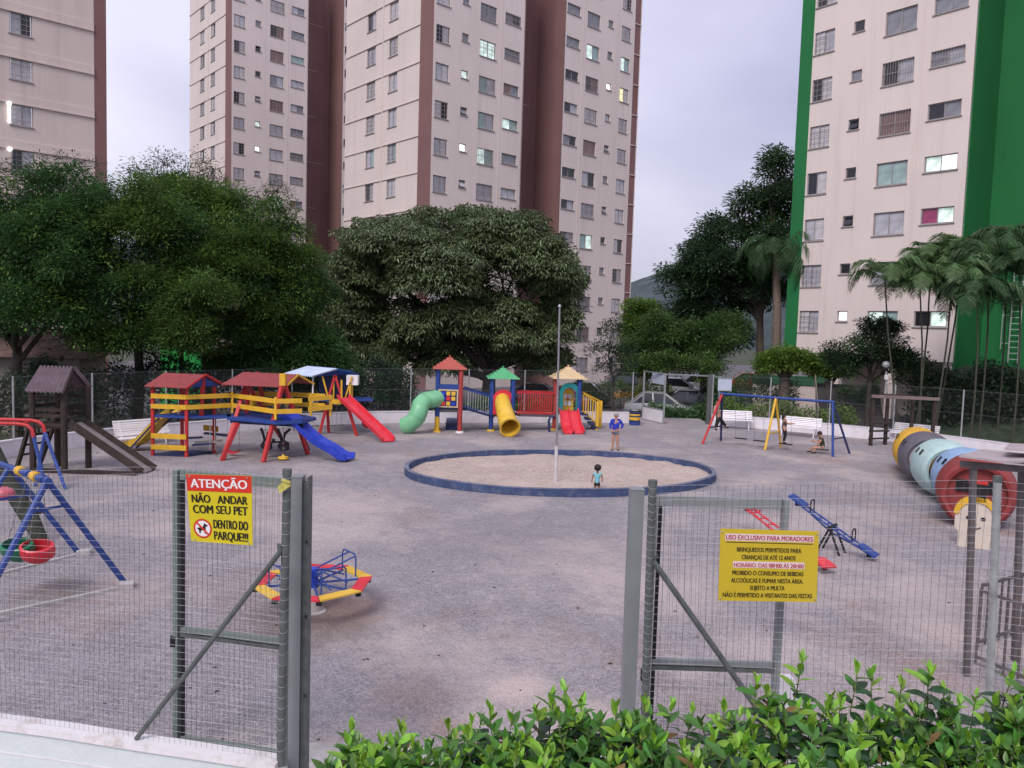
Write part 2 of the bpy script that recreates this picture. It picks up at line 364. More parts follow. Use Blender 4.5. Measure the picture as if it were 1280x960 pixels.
def link_fence(pts, label, z0=.5, h=1.85, gap=2.55, x0=0):
    t = thing('chain_link_fence', label, 'fence', (pts[len(pts)//2].x, pts[len(pts)//2].y, z0), 'chain link fences on the low wall')
    ps = resample(pts, gap)
    for p in ps: MB().tube([(p.x, p.y, z0-.02), (p.x, p.y, z0+h)], .03, 8).build('fence_post', M_galv, t, 40)
    mb = MB(); q = resample(pts, .07); n = len(q); k = 26
    for d in (1, -1):
        for i in range(0, n):
            j = i+d*k
            if 0 <= j < n:
                m_ = 6; A = [q[i+d*(k*s//m_)] for s in range(m_+1)]
                mb.tube([(a.x, a.y, z0+.03+(h-.05)*s/m_) for s, a in enumerate(A)], .0013, 3, False)
    for z in (.03, h*.5, h-.02):
        mb.tube([(p.x, p.y, z0+z) for p in resample(pts, .5)], .006, 4, False)
    mb.build('wire_mesh', mat('fence_wire_dark', (.12, .13, .13), .6, .2, 8, metal=.3), t, kind='stuff')
    return t
M_wire_far = mat('fence_wire_dark', (.12, .13, .13), .6, .2, 8, metal=.3)
link_fence(WA, 'tall wire fence with grey posts on the low wall, behind the slides and play towers')
link_fence(WB, 'tall wire fence with grey posts on the low wall, behind the swings and tunnel')

# ============================================================ BUILDINGS
M_beige = mat('beige_render', (.63, .53, .485), .85, .05, .25, .15, 30, dirt=(.38, .31, .29, .45), dscale=.5, streak=True)
M_beige2 = mat('pale_render', (.70, .61, .57), .85, .045, .25, .15, 30, dirt=(.47, .39, .37, .45), dscale=.5, streak=True)
M_brown = mat('brown_render', (.215, .115, .11), .85, .10, .3, .15, 30, dirt=(.30, .21, .20, .4), dscale=.6, streak=True)
M_green = mat('green_render', (.012, .16, .045), .8, .08, .3, .15, 30, dirt=(.02, .09, .04, .5), dscale=.6, streak=True)
M_frame = mat('window_frame_metal', (.34, .31, .31), .5, .1, 5, metal=.3)
M_roofc = mat('roof_concrete', (.3, .28, .27), .9)
def glassm(name, rgb, rough=.25): return mat(name, rgb, rough, .22, 2.5, spec=.6)
PANES = {
 'blind': glassm('pane_white_shutter', (.60, .58, .60), .5), 'grey': glassm('pane_grey_curtain', (.42, .42, .46), .25),
 'dark': glassm('pane_dark_glass', (.022, .022, .028), .12), 'brown': glassm('pane_brown_curtain', (.20, .12, .11), .3),
 'aqua': glassm('pane_aqua_curtain', (.30, .42, .40), .3), 'mid': glassm('pane_mid_glass', (.21, .215, .24), .12),
 'lit': emat('pane_lit_greenish', (.58, .80, .66), .40), 'litw': emat('pane_lit_white', (.95, .97, 1.), 1.0),
 'lity': emat('pane_lit_yellow', (.85, .68, .38), .5), 'pink': glassm('pane_pink_curtain', (.3, .05, .13), .3)}
_wc = {}
def win_meshes(w_, h_, kind, n, bars):
    """meshes for one window in its own frame: x along wall, y into wall, z up; origin bottom left"""
    key = (w_, h_, n, bars)
    if key not in _wc:
        fr = MB(); t = .05; D = .05; y = .10
        for a in ((0, 0, w_, t), (0, h_-t, w_, h_), (0, t, t, h_-t), (w_-t, t, w_, h_-t)):
            fr.box(((a[0]+a[2])/2, y, (a[1]+a[3])/2), (a[2]-a[0], D, a[3]-a[1]))
        for i in range(1, n): fr.box((w_*i/n, y, h_/2), (.045, D-.004, h_-2*t-.002))
        s_ = MB(); s_.box((w_/2, -.012, -.035), (w_+.12, .10, .05))
        pm = MB(); pw = (w_-2*t)/n; ph = h_-2*t
        pm.add([(.02, 0, .003), (pw-.02, 0, .003), (pw-.02, 0, ph-.003), (.02, 0, ph-.003)], [(0, 1, 2, 3)])
        lv = MB(); q = int(ph/.09)
        for i in range(q): lv.box((pw/2, -.012, (i+.5)*ph/q), (pw-.04, .012, ph/q*.55))
        br = None
        if bars == 'v':
            br = MB(); k_ = int(w_/.13)
            for i in range(k_+1): br.box((w_*i/k_, .0, h_/2), (.018, .018, h_))
            for z in (0.02, h_/2, h_-.02): br.box((w_/2, .0, z), (w_, .022, .025))
        elif bars == 'h':
            br = MB()
            for i in range(1, 4): br.box((w_/2, .02, h_*i/4), (w_-.02, .015, .02))
            for i in range(1, 2*n): br.box((w_*i/(2*n), .02, h_/2), (.015, .018, h_-.03))
        def me(b, m):
            o = b.build('tmp', m); x = o.data; bpy.data.objects.remove(o); return x
        _wc[key] = (me(fr, M_frame), me(s_, M_roofc), me(pm, M_frame), me(lv, M_frame), me(br, M_frame) if br else None, pw, t, y)
    return _wc[key]
_pane_c = {}
def pane_mesh(base, kind):
    k_ = (base.name, kind)
    if k_ not in _pane_c: x = base.copy(); x.materials.clear(); x.materials.append(PANES[kind]); _pane_c[k_] = x
    return _pane_c[k_]
def add_window(parent, org, dirv, u, z, w_, h_, kinds, n=2, bars=None, tilt=False, label=None):
    rz = math.atan2(dirv.y, dirv.x); fr, sl, pm, lv, br, pw, t, y = win_meshes(w_, h_, None, n, bars)
    p = org+dirv*u+Vector((0, 0, z))-ORG[parent.name]
    wo = inst('window', fr, parent, p, (0, 0, rz))
    if label: wo['label'] = label
    inst('sill', sl, wo)
    for i in range(n):
        kd = kinds[i % len(kinds)]
        rx = R(-28) if tilt else 0
        loc = (t+i*pw, y+.005+.012*(i % 2), t) if not tilt else (t, y-.16, t+.03)
        inst('pane', pane_mesh(pm, kd), wo, loc, (rx, 0, 0))
        if kd == 'blind': inst('shutter', pane_mesh(lv, 'blind'), wo, loc)
    if tilt:
        inst('pane', pane_mesh(pm, 'dark'), wo, (t, y+.05, t))
    if br: inst('security_bars', br, wo)
    return wo
def facade(mb, org, dirv, inn, u0, u1, z0, z1, opens, depth=.16):
    """wall rectangle with real openings and reveals"""
    us = sorted({u0, u1}|{o[0] for o in opens}|{o[1] for o in opens}); zs = sorted({z0, z1}|{o[2] for o in opens}|{o[3] for o in opens})
    us = [u for u in us if u0 <= u <= u1]; zs = [z for z in zs if z0 <= z <= z1]
    pt = lambda u, z, d=0: org+dirv*u+inn*d+Vector((0, 0, z))
    for i in range(len(us)-1):
        zz = []
        for j in range(len(zs)-1):
            uc = (us[i]+us[i+1])/2; zc = (zs[j]+zs[j+1])/2
            if any(o[0] < uc < o[1] and o[2] < zc < o[3] for o in opens): continue
            if zz and abs(zz[-1][1]-zs[j]) < 1e-6: zz[-1][1] = zs[j+1]
            else: zz.append([zs[j], zs[j+1]])
        for a, b in zz: mb.add([pt(us[i], a), pt(us[i+1], a), pt(us[i+1], b), pt(us[i], b)], [(0, 1, 2, 3)])
    for a, b, c, d in opens:
        for (p, q) in (((a, c), (b, c)), ((b, c), (b, d)), ((b, d), (a, d)), ((a, d), (a, c))):
            mb.add([pt(*p), pt(*q), pt(q[0], q[1], depth), pt(p[0], p[1], depth)], [(0, 3, 2, 1)])
def pick(kind, r):
    if kind == 'w3': return r.choice([('grey', 'grey'), ('blind', 'blind'), ('mid', 'grey'), ('dark', 'brown'), ('brown', 'brown'), ('aqua', 'aqua'), ('mid', 'mid'), ('grey', 'blind'), ('lit', 'lit'), ('blind', 'grey')])
    if kind == 'w1': return r.choice([('blind', 'blind'), ('blind', 'blind'), ('dark', 'blind'), ('grey', 'blind'), ('blind', 'grey'), ('blind', 'dark'), ('grey', 'grey')])
    if kind == 'w4': return r.choice([('mid', 'dark'), ('grey', 'mid'), ('dark', 'grey'), ('mid', 'mid'), ('grey', 'grey'), ('dark', 'dark'), ('brown', 'mid')])
    return r.choice([('mid',), ('dark',), ('grey',), ('mid',), ('dark',)])
COLS = [('w1', .23, 1.40, 1.17), ('sm', 2.52, 3.13, .56), ('w3', 4.16, 5.70, 1.17), ('w4', 6.55, 8.08, .76)]
def tower(name_label, A, azR, azL, ztops, zb, zt, Mw, Ms, seed, right=True, left=True, special={}, barp=.25, base_open=False, body=None):
    """slab tower; corner A, face along azR with window columns, face along azL with ledges"""
    r = random.Random(seed); A = Vector((A[0], A[1], 0)); dR = az(azR); dL = az(azL)
    t = thing('apartment_tower', name_label, 'building', (A.x, A.y, 0), 'apartment towers')
    wl = MB(); opens = []; wins = []
    for i, zz in enumerate(ztops):
        for (k_, a, b, h) in COLS: opens.append((a, b, zz-h, zz)); wins.append((A, dR, k_, a, b, h, zz, i, 'F1'))
    facade(wl, A, dR, dL, 0, 8.56, zb, zt, opens)
    body_d = 12.1
    if right:
        o2 = []
        for i, zz in enumerate(ztops):
            for (k_, a, b, h) in COLS:
                a2, b2 = 21.15-b, 21.15-a; o2.append((a2, b2, zz-h, zz)); wins.append((A, dR, k_, a2, b2, h, zz, i, 'F2'))
        facade(wl, A, dR, dL, 12.85, 21.45, zb, zt, o2)
    if left:
        o3 = []
        for i, zz in enumerate(ztops):
            lz = zz+.28
            for (a, b) in ((4.5, 5.7), (7.6, 8.85)): o3.append((a, b, lz-1.35, lz-.02)); wins.append((A, dL, 'L', a, b, 1.33, lz-.02, i, 'L'))
        # face along dL: outward side is the opposite of dR
        facade(wl, A, dL, dR, 1.6, 12.1, zb, zt, o3)
    else:
        wl.add([A+Vector((0, 0, zb)), A+Vector((0, 0, zt)), A+dL*body_d+Vector((0, 0, zt)), A+dL*body_d+Vector((0, 0, zb))], [(0, 1, 2, 3)])
    # back
    q0 = A+dL*body_d; q1 = q0+dR*21.8
    wl.add([q0+Vector((0, 0, zb)), q0+Vector((0, 0, zt)), q1+Vector((0, 0, zt)), q1+Vector((0, 0, zb))], [(0, 1, 2, 3)])
    q2 = A+dR*22.3; q3 = q2+dL*body_d
    wl.add([q2+Vector((0, 0, zb)), q3+Vector((0, 0, zb)), q3+Vector((0, 0, zt)), q2+Vector((0, 0, zt))], [(0, 1, 2, 3)])
    wl.build('wall', Mw, t)
    # strips and recess
    st = MB()
    def slab(p, q, zb_, zt_, inn, th=.12):
        st.hexa([p+Vector((0, 0, zb_)), q+Vector((0, 0, zb_)), q+inn*th+Vector((0, 0, zb_)), p+inn*th+Vector((0, 0, zb_)),
                 p+Vector((0, 0, zt_)), q+Vector((0, 0, zt_)), q+inn*th+Vector((0, 0, zt_)), p+inn*th+Vector((0, 0, zt_))])
    if left: slab(A-dR*.02, A+dL*1.6-dR*.02, zb, zt+.01, dR, .02)
    a = A+dR*8.56; b = A+dR*12.85; rec = 3.1
    slab(a+dR*.02, a+dL*rec+dR*.02, zb, zt+.02, -dR, .1)
    slab(a+dL*rec, b+dL*rec, zb, zt+.03, dL)
    slab(b-dR*.02, b+dL*rec-dR*.02, zb, zt+.02, dR, .1)
    if right: slab(A+dR*21.45, A+dR*22.3, zb, zt+.01, dL, .12)
    st.build('dark_strip', Ms, t)
    rf = MB()
    for s0, s1 in ((0, 8.56), (12.85, 22.3)):
        p = [A+dR*s0, A+dR*s1, A+dR*s1+dL*body_d, A+dR*s0+dL*body_d]
        rf.hexa([x+Vector((0, 0, zt-.1)) for x in p]+[x+Vector((0, 0, zt-.02)) for x in p])
    rf.build('roof', M_roofc, t)
    # thin pale conduits in the recess and on the corner
    for zz in ztops[::2]:
        q = a+dL*rec; s = MB(); s.bar(q+dR*.15-dL*.03+Vector((0, 0, zz)), q+dR*(2.6 if zz % 2 > 1 else 3.4)-dL*.03+Vector((0, 0, zz-.05)), .03, .03); s.build('conduit', M_frame if False else M_beige2, t)
    if right:
        q = A+dR*22.2-dL*.03; s = MB(); s.bar(q+Vector((0, 0, zb)), q+Vector((0, 0, zt)), .05, .05, (0, 1, 0)); s.build('conduit', M_beige2, t)
        for zz in ztops:
            s = MB(); s.bar(A+dR*21.5-dL*.04+Vector((0, 0, zz+.6)), A+dR*22.28-dL*.04+Vector((0, 0, zz+.6)), .06, .06); s.build('string_course', M_beige2, t)
    # seams (rain pipe lines)
    for u in ([6.2]+([15.0] if right else [])):
        p = A+dR*u; s = MB(); s.box((p.x, p.y, (zb+zt)/2), (.05, .05, zt-zb), math.atan2(dR.y, dR.x)); s.build('rain_pipe', Mw, t)
    if left:
        p = A+dL*6.5; s = MB(); s.box((p.x, p.y, (zb+zt)/2), (.12, .12, zt-zb), math.atan2(dL.y, dL.x)); s.build('pilaster', Mw, t)
        for zz in ztops:
            for (u0, u1, dz) in ((1.6, 6.42, 0), (6.58, 12.1, 0)):
                s = MB(); p = A+dL*u0; q = A+dL*u1; z = zz+.28+dz
                s.bar(p+Vector((0, 0, z+.04))+dR*.03, q+Vector((0, 0, z+.04))+dR*.03, .2, .09); s.build('ledge', Mw, t)
                s = MB(); s.bar(p+Vector((0, 0, z+.30))+dR*.04, q+Vector((0, 0, z+.30))+dR*.04, .12, .42); s.build('ledge', Mw, t)
    for (o_, d_, k_, a_, b_, h, zz, i, face) in wins:
        kd = pick('w1' if k_ == 'L' else k_, r)
        if (face, k_, i) in special: kd = special[(face, k_, i)]
        bars = None; rr = r.random()
        if k_ in ('w3', 'w4') and rr < barp: bars = 'v'
        elif k_ in ('w1', 'w3', 'L') and rr < .6: bars = 'h'
        tilt = k_ == 'sm' and r.random() < .45 and kd[0] not in ('lit', 'litw')
        if d_ == dL: add_window(t, o_+d_*b_, -d_, 0, zz-h, round(b_-a_, 3), h, kd, 2, bars)
        else: add_window(t, o_, d_, a_, zz-h, round(b_-a_, 3), h, kd, 1 if k_ == 'sm' else 2, bars, tilt)
    return t
zt3 = [14.87+2.598*k_ for k_ in range(-5, 8)]
tower('central beige apartment tower with brown corner strips, behind the mango tree', (-6.21, 56), 48.3, -41.7, zt3, -.5, 36, M_beige2, M_brown, 11,
      special={('F1', 'w3', 9): ('lit', 'lit'), ('F1', 'sm', 8): ('lit',), ('F1', 'sm', 6): ('litw',), ('F1', 'w3', 6): ('lit', 'aqua'), ('F1', 'w4', 7): ('lit', 'aqua'), ('F1', 'w1', 9): ('dark', 'blind'),
               ('F1', 'w4', 6): ('mid', 'mid'), ('F1', 'w3', 10): ('mid', 'mid'), ('F1', 'w3', 7): ('aqua', 'grey'), ('F1', 'w3', 5): ('grey', 'grey'), ('F1', 'w3', 8): ('aqua', 'blind'), ('L', 'L', 6): ('grey', 'aqua'),
               ('F2', 'w3', 10): ('lit', 'aqua'), ('F2', 'w1', 10): ('lit', 'aqua'), ('F2', 'w1', 9): ('lity', 'blind'), ('F2', 'sm', 9): ('litw',), ('F2', 'w3', 4): ('aqua', 'lit'), ('F2', 'w3', 9): ('dark', 'brown'), ('F2', 'w3', 6): ('grey', 'dark'), ('F2', 'w4', 9): ('dark', 'dark')})
zt2 = [35.76-2.603*k_ for k_ in range(13, -3, -1)]
tower('distant beige apartment tower with brown corner strips, left of the central tower', (-30.07, 83), 48.5, -41.9, zt2, -.5, 46, M_beige2, M_brown, 23,
      special={('F1', 'sm', 8): ('litw',), ('F1', 'sm', 9): ('lit',), ('F1', 'w3', 13): ('dark', 'brown'), ('F1', 'w3', 12): ('brown', 'brown'), ('F1', 'w4', 12): ('aqua', 'aqua')})
# green-striped tower on the right: its window face runs away to the left
S4 = 1.0212; zt4 = [CAM_H+(20.95-CAM_H)*S4-2.6*k_ for k_ in range(6, -5, -1)]
def green_tower():
    r = random.Random(5); dF = az(-39.56); A = Vector((21.95, 38.8, 0)); left_end = A+dF*9.4; d = -dF; inn = az(50.44)
    t = thing('apartment_tower', 'pale apartment tower with bright green edge strips, behind the palms on the right', 'building', tuple(A), 'apartment towers')
    zb, zt = 3.15, 34; wl = MB(); opens = []; W = []
    u = lambda x: 9.4-x*S4
    for i, zz in enumerate(zt4):
        for (k_, a, b, h) in (('w1', 7.2, 8.35, 1.22), ('sm', 5.55, 6.13, .57), ('w3', 2.87, 4.45, 1.2), ('w4', .5, 2.06, .8)):
            if k_ == 'sm' and i == 9: continue
            opens.append((u(b), u(a), zz-h, zz)); W.append((k_, u(b), u(a), h, zz, i))
    facade(wl, left_end, d, inn, .78, 9.4-.02, zb, zt, opens)
    Z = lambda p, z: p+Vector((0, 0, z))
    B = A+inn*12; C = left_end+inn*12
    wl.add([Z(left_end, zb), Z(left_end, zt), Z(C, zt), Z(C, zb)], [(0, 1, 2, 3)])
    wl.add([Z(B, zb), Z(B, zt), Z(C, zt), Z(C, zb)], [(0, 1, 2, 3)])
    wl.add([Z(left_end, zb), Z(C, zb), Z(B, zb), Z(A, zb)], [(0, 1, 2, 3)])
    wl.build('wall', M_beige2, t)
    g = MB()
    def slab(p, q, z0, z1, n_, th): g.hexa([Z(p, z0), Z(q, z0), Z(q+n_*th, z0), Z(p+n_*th, z0), Z(p, z1), Z(q, z1), Z(q+n_*th, z1), Z(p+n_*th, z1)])
    slab(left_end, left_end+d*.78, zb, zt+.01, -inn, .02)
    slab(A+d*.02, A+d*.02+inn*3.1, 0, zt+.02, -d, .1)
    slab(A+inn*3.1, A+inn*3.1+d*5.5, 0, zt+.03, inn, .12)
    slab(A+d*5.5, A+d*5.5+inn*3.1, 0, zt+.02, d, .1)
    g.build('green_strip', M_green, t)
    g = MB(); slab(A+d*5.52, A+d*15, 0, zt, inn, 11); g.build('wall', M_beige2, t)
    # ground floor: columns and a set-back wall under the raised block
    gf = MB(); slab_b = lambda p, q, z0, z1, n_, th: gf.hexa([Z(p, z0), Z(q, z0), Z(q+n_*th, z0), Z(p+n_*th, z0), Z(p, z1), Z(q, z1), Z(q+n_*th, z1), Z(p+n_*th, z1)])
    slab_b(left_end+inn*3, A+inn*3, 0, zb-.01, inn, .2); gf.build('ground_floor_wall', M_beige, t)
    for s in (.3, 3.2, 6.2, 9.1):
        c = left_end+d*s+inn*.3; m_ = MB(); m_.box((c.x, c.y, zb/2), (.4, .4, zb-.02), math.atan2(d.y, d.x)); m_.build('column', M_beige2, t)
    rf = MB(); rf.hexa([Z(x, zt-.1) for x in (left_end, A, B, C)]+[Z(x, zt-.02) for x in (left_end, A, B, C)]); rf.build('roof', M_roofc, t)
    p = left_end+d*(u(2.44)); s = MB(); s.box((p.x, p.y, (zb+zt)/2), (.05, .05, zt-zb), math.atan2(d.y, d.x)); s.build('rain_pipe', M_beige2, t)
    sp = {('w3', 6): ('mid', 'mid'), ('w3', 5): ('dark', 'grey'), ('w3', 4): ('brown', 'brown'), ('w3', 3): ('aqua', 'aqua'), ('w3', 2): ('grey', 'grey'), ('w4', 3): ('lit', 'litw'), ('w4', 2): ('pink', 'lit'), ('w4', 4): ('dark', 'mid'), ('w4', 5): ('mid', 'grey'),
          ('w1', 5): ('dark', 'blind'), ('w1', 3): ('dark', 'blind'), ('w3', 0): ('lit', 'aqua'), ('sm', 0): ('litw',), ('w1', 2): ('grey', 'blind'), ('w4', 0): ('dark', 'lit'), ('w1', 1): ('grey', 'grey')}
    for (k_, a, b, h, zz, i) in W:
        kd = sp.get((k_, i), None) or pick(k_, r)
        bars = 'v' if (k_ == 'w3' and i in (4, 5)) or (k_ == 'w4' and i == 5) else ('h' if k_ == 'w1' and r.random() < .4 else None)
        add_window(t, left_end, d, a, zz-h, round(b-a, 3), h, kd, 1 if k_ == 'sm' else 2, bars, k_ == 'sm' and i in (4, 2))
    # lettering-size wall mark, service ladder on the green recess
    l = MB(); c = A+inn*2.95+d*1.6
    for s in (-.22, .22): l.bar(Z(c+d*s, 3.2), Z(c+d*s, 8.2), .05, .05, (1, 0, 0))
    for k_ in range(16): l.bar(Z(c-d*.22, 3.4+.3*k_), Z(c+d*.22, 3.4+.3*k_), .03, .03)
    for z in (4.2, 5.6, 7.0):
        l.bar(Z(c-d*.22, z), Z(c-d*.5-inn*.3, z), .03, .03); l.bar(Z(c-d*.5-inn*.3, 3.9), Z(c-d*.5-inn*.3, 7.6), .03, .03, (1, 0, 0)) if z == 4.2 else None
    l.build('service_ladder', mat('pale_metal', (.5, .55, .52), .5, metal=.3), t)
green_tower()
def left_tower():
    r = random.Random(3); d = az(48.5); A = Vector((-26.3, 49.2, 0)); inn = az(-41.5); Z = lambda p, z: p+Vector((0, 0, z)); S1 = 2.6/2.43
    t = thing('apartment_tower', 'beige apartment tower with one brown edge, cut off at the left side of the photo', 'building', tuple(A), 'apartment towers')
    E0 = A-d*16; zb, zt = -.5, 34; wl = MB(); opens = []; tops = [CAM_H+(20.4-CAM_H)*S1+2.6*k_ for k_ in range(-8, 5)]
    for zz in tops:
        for a in (11.58, 4.0): opens.append((a, a+1.14, zz-1.2, zz))
    facade(wl, E0, d, inn, 0, 16, zb, zt, opens)
    F0 = E0+inn*12; B = A+d*.7
    wl.add([Z(E0, zb), Z(E0, zt), Z(F0, zt), Z(F0, zb)], [(0, 1, 2, 3)]); wl.build('wall', M_beige, t)
    s = MB(); s.hexa([Z(x, zb) for x in (A, B, B+inn*12, A+inn*12)]+[Z(x, zt+.01) for x in (A, B, B+inn*12, A+inn*12)]); s.build('dark_strip', M_brown, t)
    s = MB(); q = (E0, A, A+inn*12, F0); s.hexa([Z(x, zt-.1) for x in q]+[Z(x, zt-.02) for x in q]); s.build('roof', M_roofc, t)
    for i, zz in enumerate(tops):
        for h_, w_, dz in ((.09, .2, .04), (.42, .12, .30)):
            s = MB(); s.bar(Z(E0-inn*.0, zz+dz), Z(A, zz+dz), w_, h_); s.build('ledge', M_beige, t)
        for a in (11.58, 4.0): add_window(t, E0, d, a, zz-1.2, 1.14, 1.2, {8: ('grey', 'dark'), 5: ('dark', 'blind'), 6: ('blind', 'grey')}.get(i, ('blind', 'blind')), 2, 'h')
    # two lamps beside the lower windows
    for zz, kk in ((tops[6]-.1, 1), (tops[5]-.1, 0)):
        p = E0+d*11.5-inn*.12; s = MB()
        if kk: s.box((p.x, p.y, zz-.5), (.09, .09, 1.1), 0)
        s.sphere((p.x, p.y, zz+.05), .13, 10, 6); s.build('wall_lamp', emat('lamp_white', (1, .98, .95), 1.6), t, 40)
left_tower()
# small utility house seen low through the trees at the left
def utility_house():
    t = thing('utility_house', 'small weathered beige utility house with a tiled roof, behind the fence at far left', 'building', (-19.5, 31, 0))
    mb = MB(); mb.box((-20.2, 32, 1.0), (5.4, 4, 3.0), .25); mb.build('wall', mat('old_plaster', (.30, .26, .24), .9, .3, 1.5, .3, 10, dirt=(.12, .11, .09, .7)), t)
    mb = MB(); mb.box((-18.3, 30.35, 1.9), (.9, .1, .8), .25); mb.build('window', PANES['dark'], t)
    mb = MB(); c = Vector((-20.2, 32, 2.5)); Rm = Matrix.Rotation(.25, 3, 'Z')
    mb.prism([c+Rm@Vector((-3, -2.4, 0)), c+Rm@Vector((-3, 2.4, 0)), c+Rm@Vector((-3, 0, 1.1))], Rm@Vector((6, 0, 0))); mb.build('roof', mat('old_tiles', (.26, .17, .15), .9, .3, 3, .6, 8), t)
utility_house()
# ============================================================ TREES AND PLANTS
def leafm(name, rgb, rough=.5, isl=.4, tr=.34, spec=.4): return mat(name, rgb, rough, .3, 1.2, island=isl, trans=tr, spec=spec)
M_bark = mat('bark', (.10, .08, .065), .95, .3, 6, .6, 25, dirt=(.16, .16, .12, .5))
M_barkd = mat('dark_bark', (.05, .042, .036), .95, .3, 6, .6, 25)
def leaves_arrays(C, D, N, Ln, Wd, fold=.18, droop=0.):
    """C base, D long axis, N normal: every leaf is a folded, drooping pointed blade of 6 vertices and 4 triangles"""
    D = D/np.linalg.norm(D, axis=1, keepdims=True); Sd = np.cross(D, N); Sd /= (np.linalg.norm(Sd, axis=1, keepdims=True)+1e-9); N = np.cross(Sd, D)
    Ln = Ln[:, None]; Wd = Wd[:, None]
    g = np.zeros_like(C); g[:, 2] = -1
    m_ = C+D*Ln*.5+N*0; tip = C+D*Ln+g*Ln*droop
    l = m_+Sd*Wd*.5+N*Wd*fold; r = m_-Sd*Wd*.5+N*Wd*fold
    V = np.stack([C, l, tip, r], 1).reshape(-1, 3); n = len(C)
    i = np.arange(n)[:, None]*4
    Fq = np.concatenate([np.concatenate([i, i+1, i+2], 1), np.concatenate([i, i+2, i+3], 1)], 1).reshape(-1, 3)
    return V, Fq
def foliage(name, parent, lobes, ncl, per, leaf, m, seed, style='spray', clump=.45, shell=.55, flat=.6, kind=None):
    g = np.random.default_rng(seed); O = np.array(org_of(parent)); CC = []; DD = []; NN = []; LL = []; WW = []
    vol = np.array([max(.2, (l[1][0]*l[1][1]*l[1][2])**(2/3)) for l in lobes]); vol = vol/vol.sum()
    for (c, rad), fr in zip(lobes, vol):
        k = max(4, int(ncl*fr)); d = g.normal(size=(k, 3)); d /= np.linalg.norm(d, axis=1, keepdims=True)
        d[:, 2] = np.where(d[:, 2] < -.45, -d[:, 2]*.6, d[:, 2])
        rr = shell+(1-shell)*g.random((k, 1))**.6
        # lumpy outline
        ph = g.random(6)*6.28
        lump = 1+.13*np.sin(d[:, :1]*5+ph[0])*np.cos(d[:, 1:2]*5.3+ph[1])+.10*np.sin(d[:, 2:]*7+ph[2]+d[:, :1]*4)
        pc = np.array(c)+d*rr*lump*np.array(rad)
        pos = np.repeat(pc, per, 0); out_ = np.repeat(d, per, 0); n = len(pos)
        j = g.normal(size=(n, 3)); jn = j/np.linalg.norm(j, axis=1, keepdims=True)
        if style == 'droop':   # whorl of long leaves hanging from a shoot tip
            ang = np.tile(np.arange(per)*2.399, k)+np.repeat(g.random(k)*6.28, per); el = g.uniform(-.75, .35, n)
            dd = np.stack([np.cos(ang)*np.cos(el), np.sin(ang)*np.cos(el), np.sin(el)], 1)+out_*.25
            pos = pos+dd*clump*.12; nn = np.tile([0, 0, 1.], (n, 1))+jn*.25+out_*.3; dr = .38
        else:
            pos = pos+jn*clump*g.random((n, 1))**.5*np.array([1, 1, flat]); dd = jn+out_*.5; dd[:, 2] *= .55; nn = np.tile([0, 0, 1.], (n, 1))+j*.45; dr = .12
        CC.append(pos); DD.append(dd); NN.append(nn); LL.append(leaf[0]*g.uniform(.65, 1.3, n)); WW.append(leaf[1]*g.uniform(.7, 1.25, n))
    V, Fq = leaves_arrays(np.concatenate(CC)-O, np.concatenate(DD), np.concatenate(NN), np.concatenate(LL), np.concatenate(WW), .16, .38 if style == 'droop' else .12)
    return np_mesh(name, V, Fq, m, parent, kind, 3)
def limbs(mb, base, fork, lobes, r0, rn, n=7, k=8):
    q = rn.uniform
    def curve(a, b, s):
        mid = a.lerp(b, .5)+Vector((q(-s, s), q(-s, s), q(-s, s)*.4)); return [a, a.lerp(mid, .6)+Vector((q(-s, s), q(-s, s), 0))*.2, mid, mid.lerp(b, .55)+Vector((q(-s, s), q(-s, s), 0))*.2, b]
    mb.tube([base, base.lerp(fork, .12), base.lerp(fork, .5)+Vector((q(-.1, .1), q(-.1, .1), 0)), fork], [r0*1.5, r0*1.1, r0*.9, r0*.75], 9)
    for c, rad in lobes:
        c = Vector(c); a = base.lerp(fork, q(.75, 1.)); pts = curve(a, c, .12*(c-a).length)
        mb.tube(pts, [r0*.5, r0*.4, r0*.3, r0*.2, r0*.1], n)
        for _ in range(k):
            v = Vector((q(-1, 1), q(-1, 1), q(-.3, 1))).normalized(); e = c+Vector((v.x*rad[0], v.y*rad[1], v.z*rad[2]))*q(.6, .98)
            s = pts[rn.choice([2, 3, 4])]; mb.tube(curve(s, e, .1*(e-s).length), [r0*.17, r0*.13, r0*.1, r0*.07, r0*.03], 5, False)
def tree(name, label, base, fork, lobes, ncl, per, leaf, m, seed, style='spray', clump=.45, r0=.18, group=None, bark=None, twigs=8, shell=.55, flat=.6, tips=None, tipn=260, sub=11):
    base = Vector(base); base.z = -.46; fork = Vector(fork); t = thing(name, label, 'tree', tuple(base), group); rn = random.Random(seed)
    mb = MB(); limbs(mb, base, fork, lobes, r0, rn, 7, twigs); mb.build('trunk', bark or M_bark, t, 60)
    if sub:
        L2 = []
        for c, r_ in lobes:
            for _ in range(sub):
                v = Vector((rn.gauss(0, 1), rn.gauss(0, 1), rn.gauss(.15, 1))).normalized(); k_ = rn.uniform(.55, 1.02); L2.append(((c[0]+v.x*r_[0]*k_, c[1]+v.y*r_[1]*k_, c[2]+v.z*r_[2]*k_), tuple(x*rn.uniform(.26, .46) for x in r_)))
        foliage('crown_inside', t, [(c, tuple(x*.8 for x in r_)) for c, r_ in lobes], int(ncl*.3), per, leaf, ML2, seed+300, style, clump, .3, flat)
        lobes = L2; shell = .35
    if tips: foliage('bright_tips', t, tips, tipn, per, (leaf[0]*.9, leaf[1]), ML3, seed+500, style, clump*.7, .9, flat)  # brighter outer clumps paint light and dark layering into the crown
    foliage('crown', t, lobes, ncl, per, leaf, m, seed, style, clump, shell, flat)
    return t
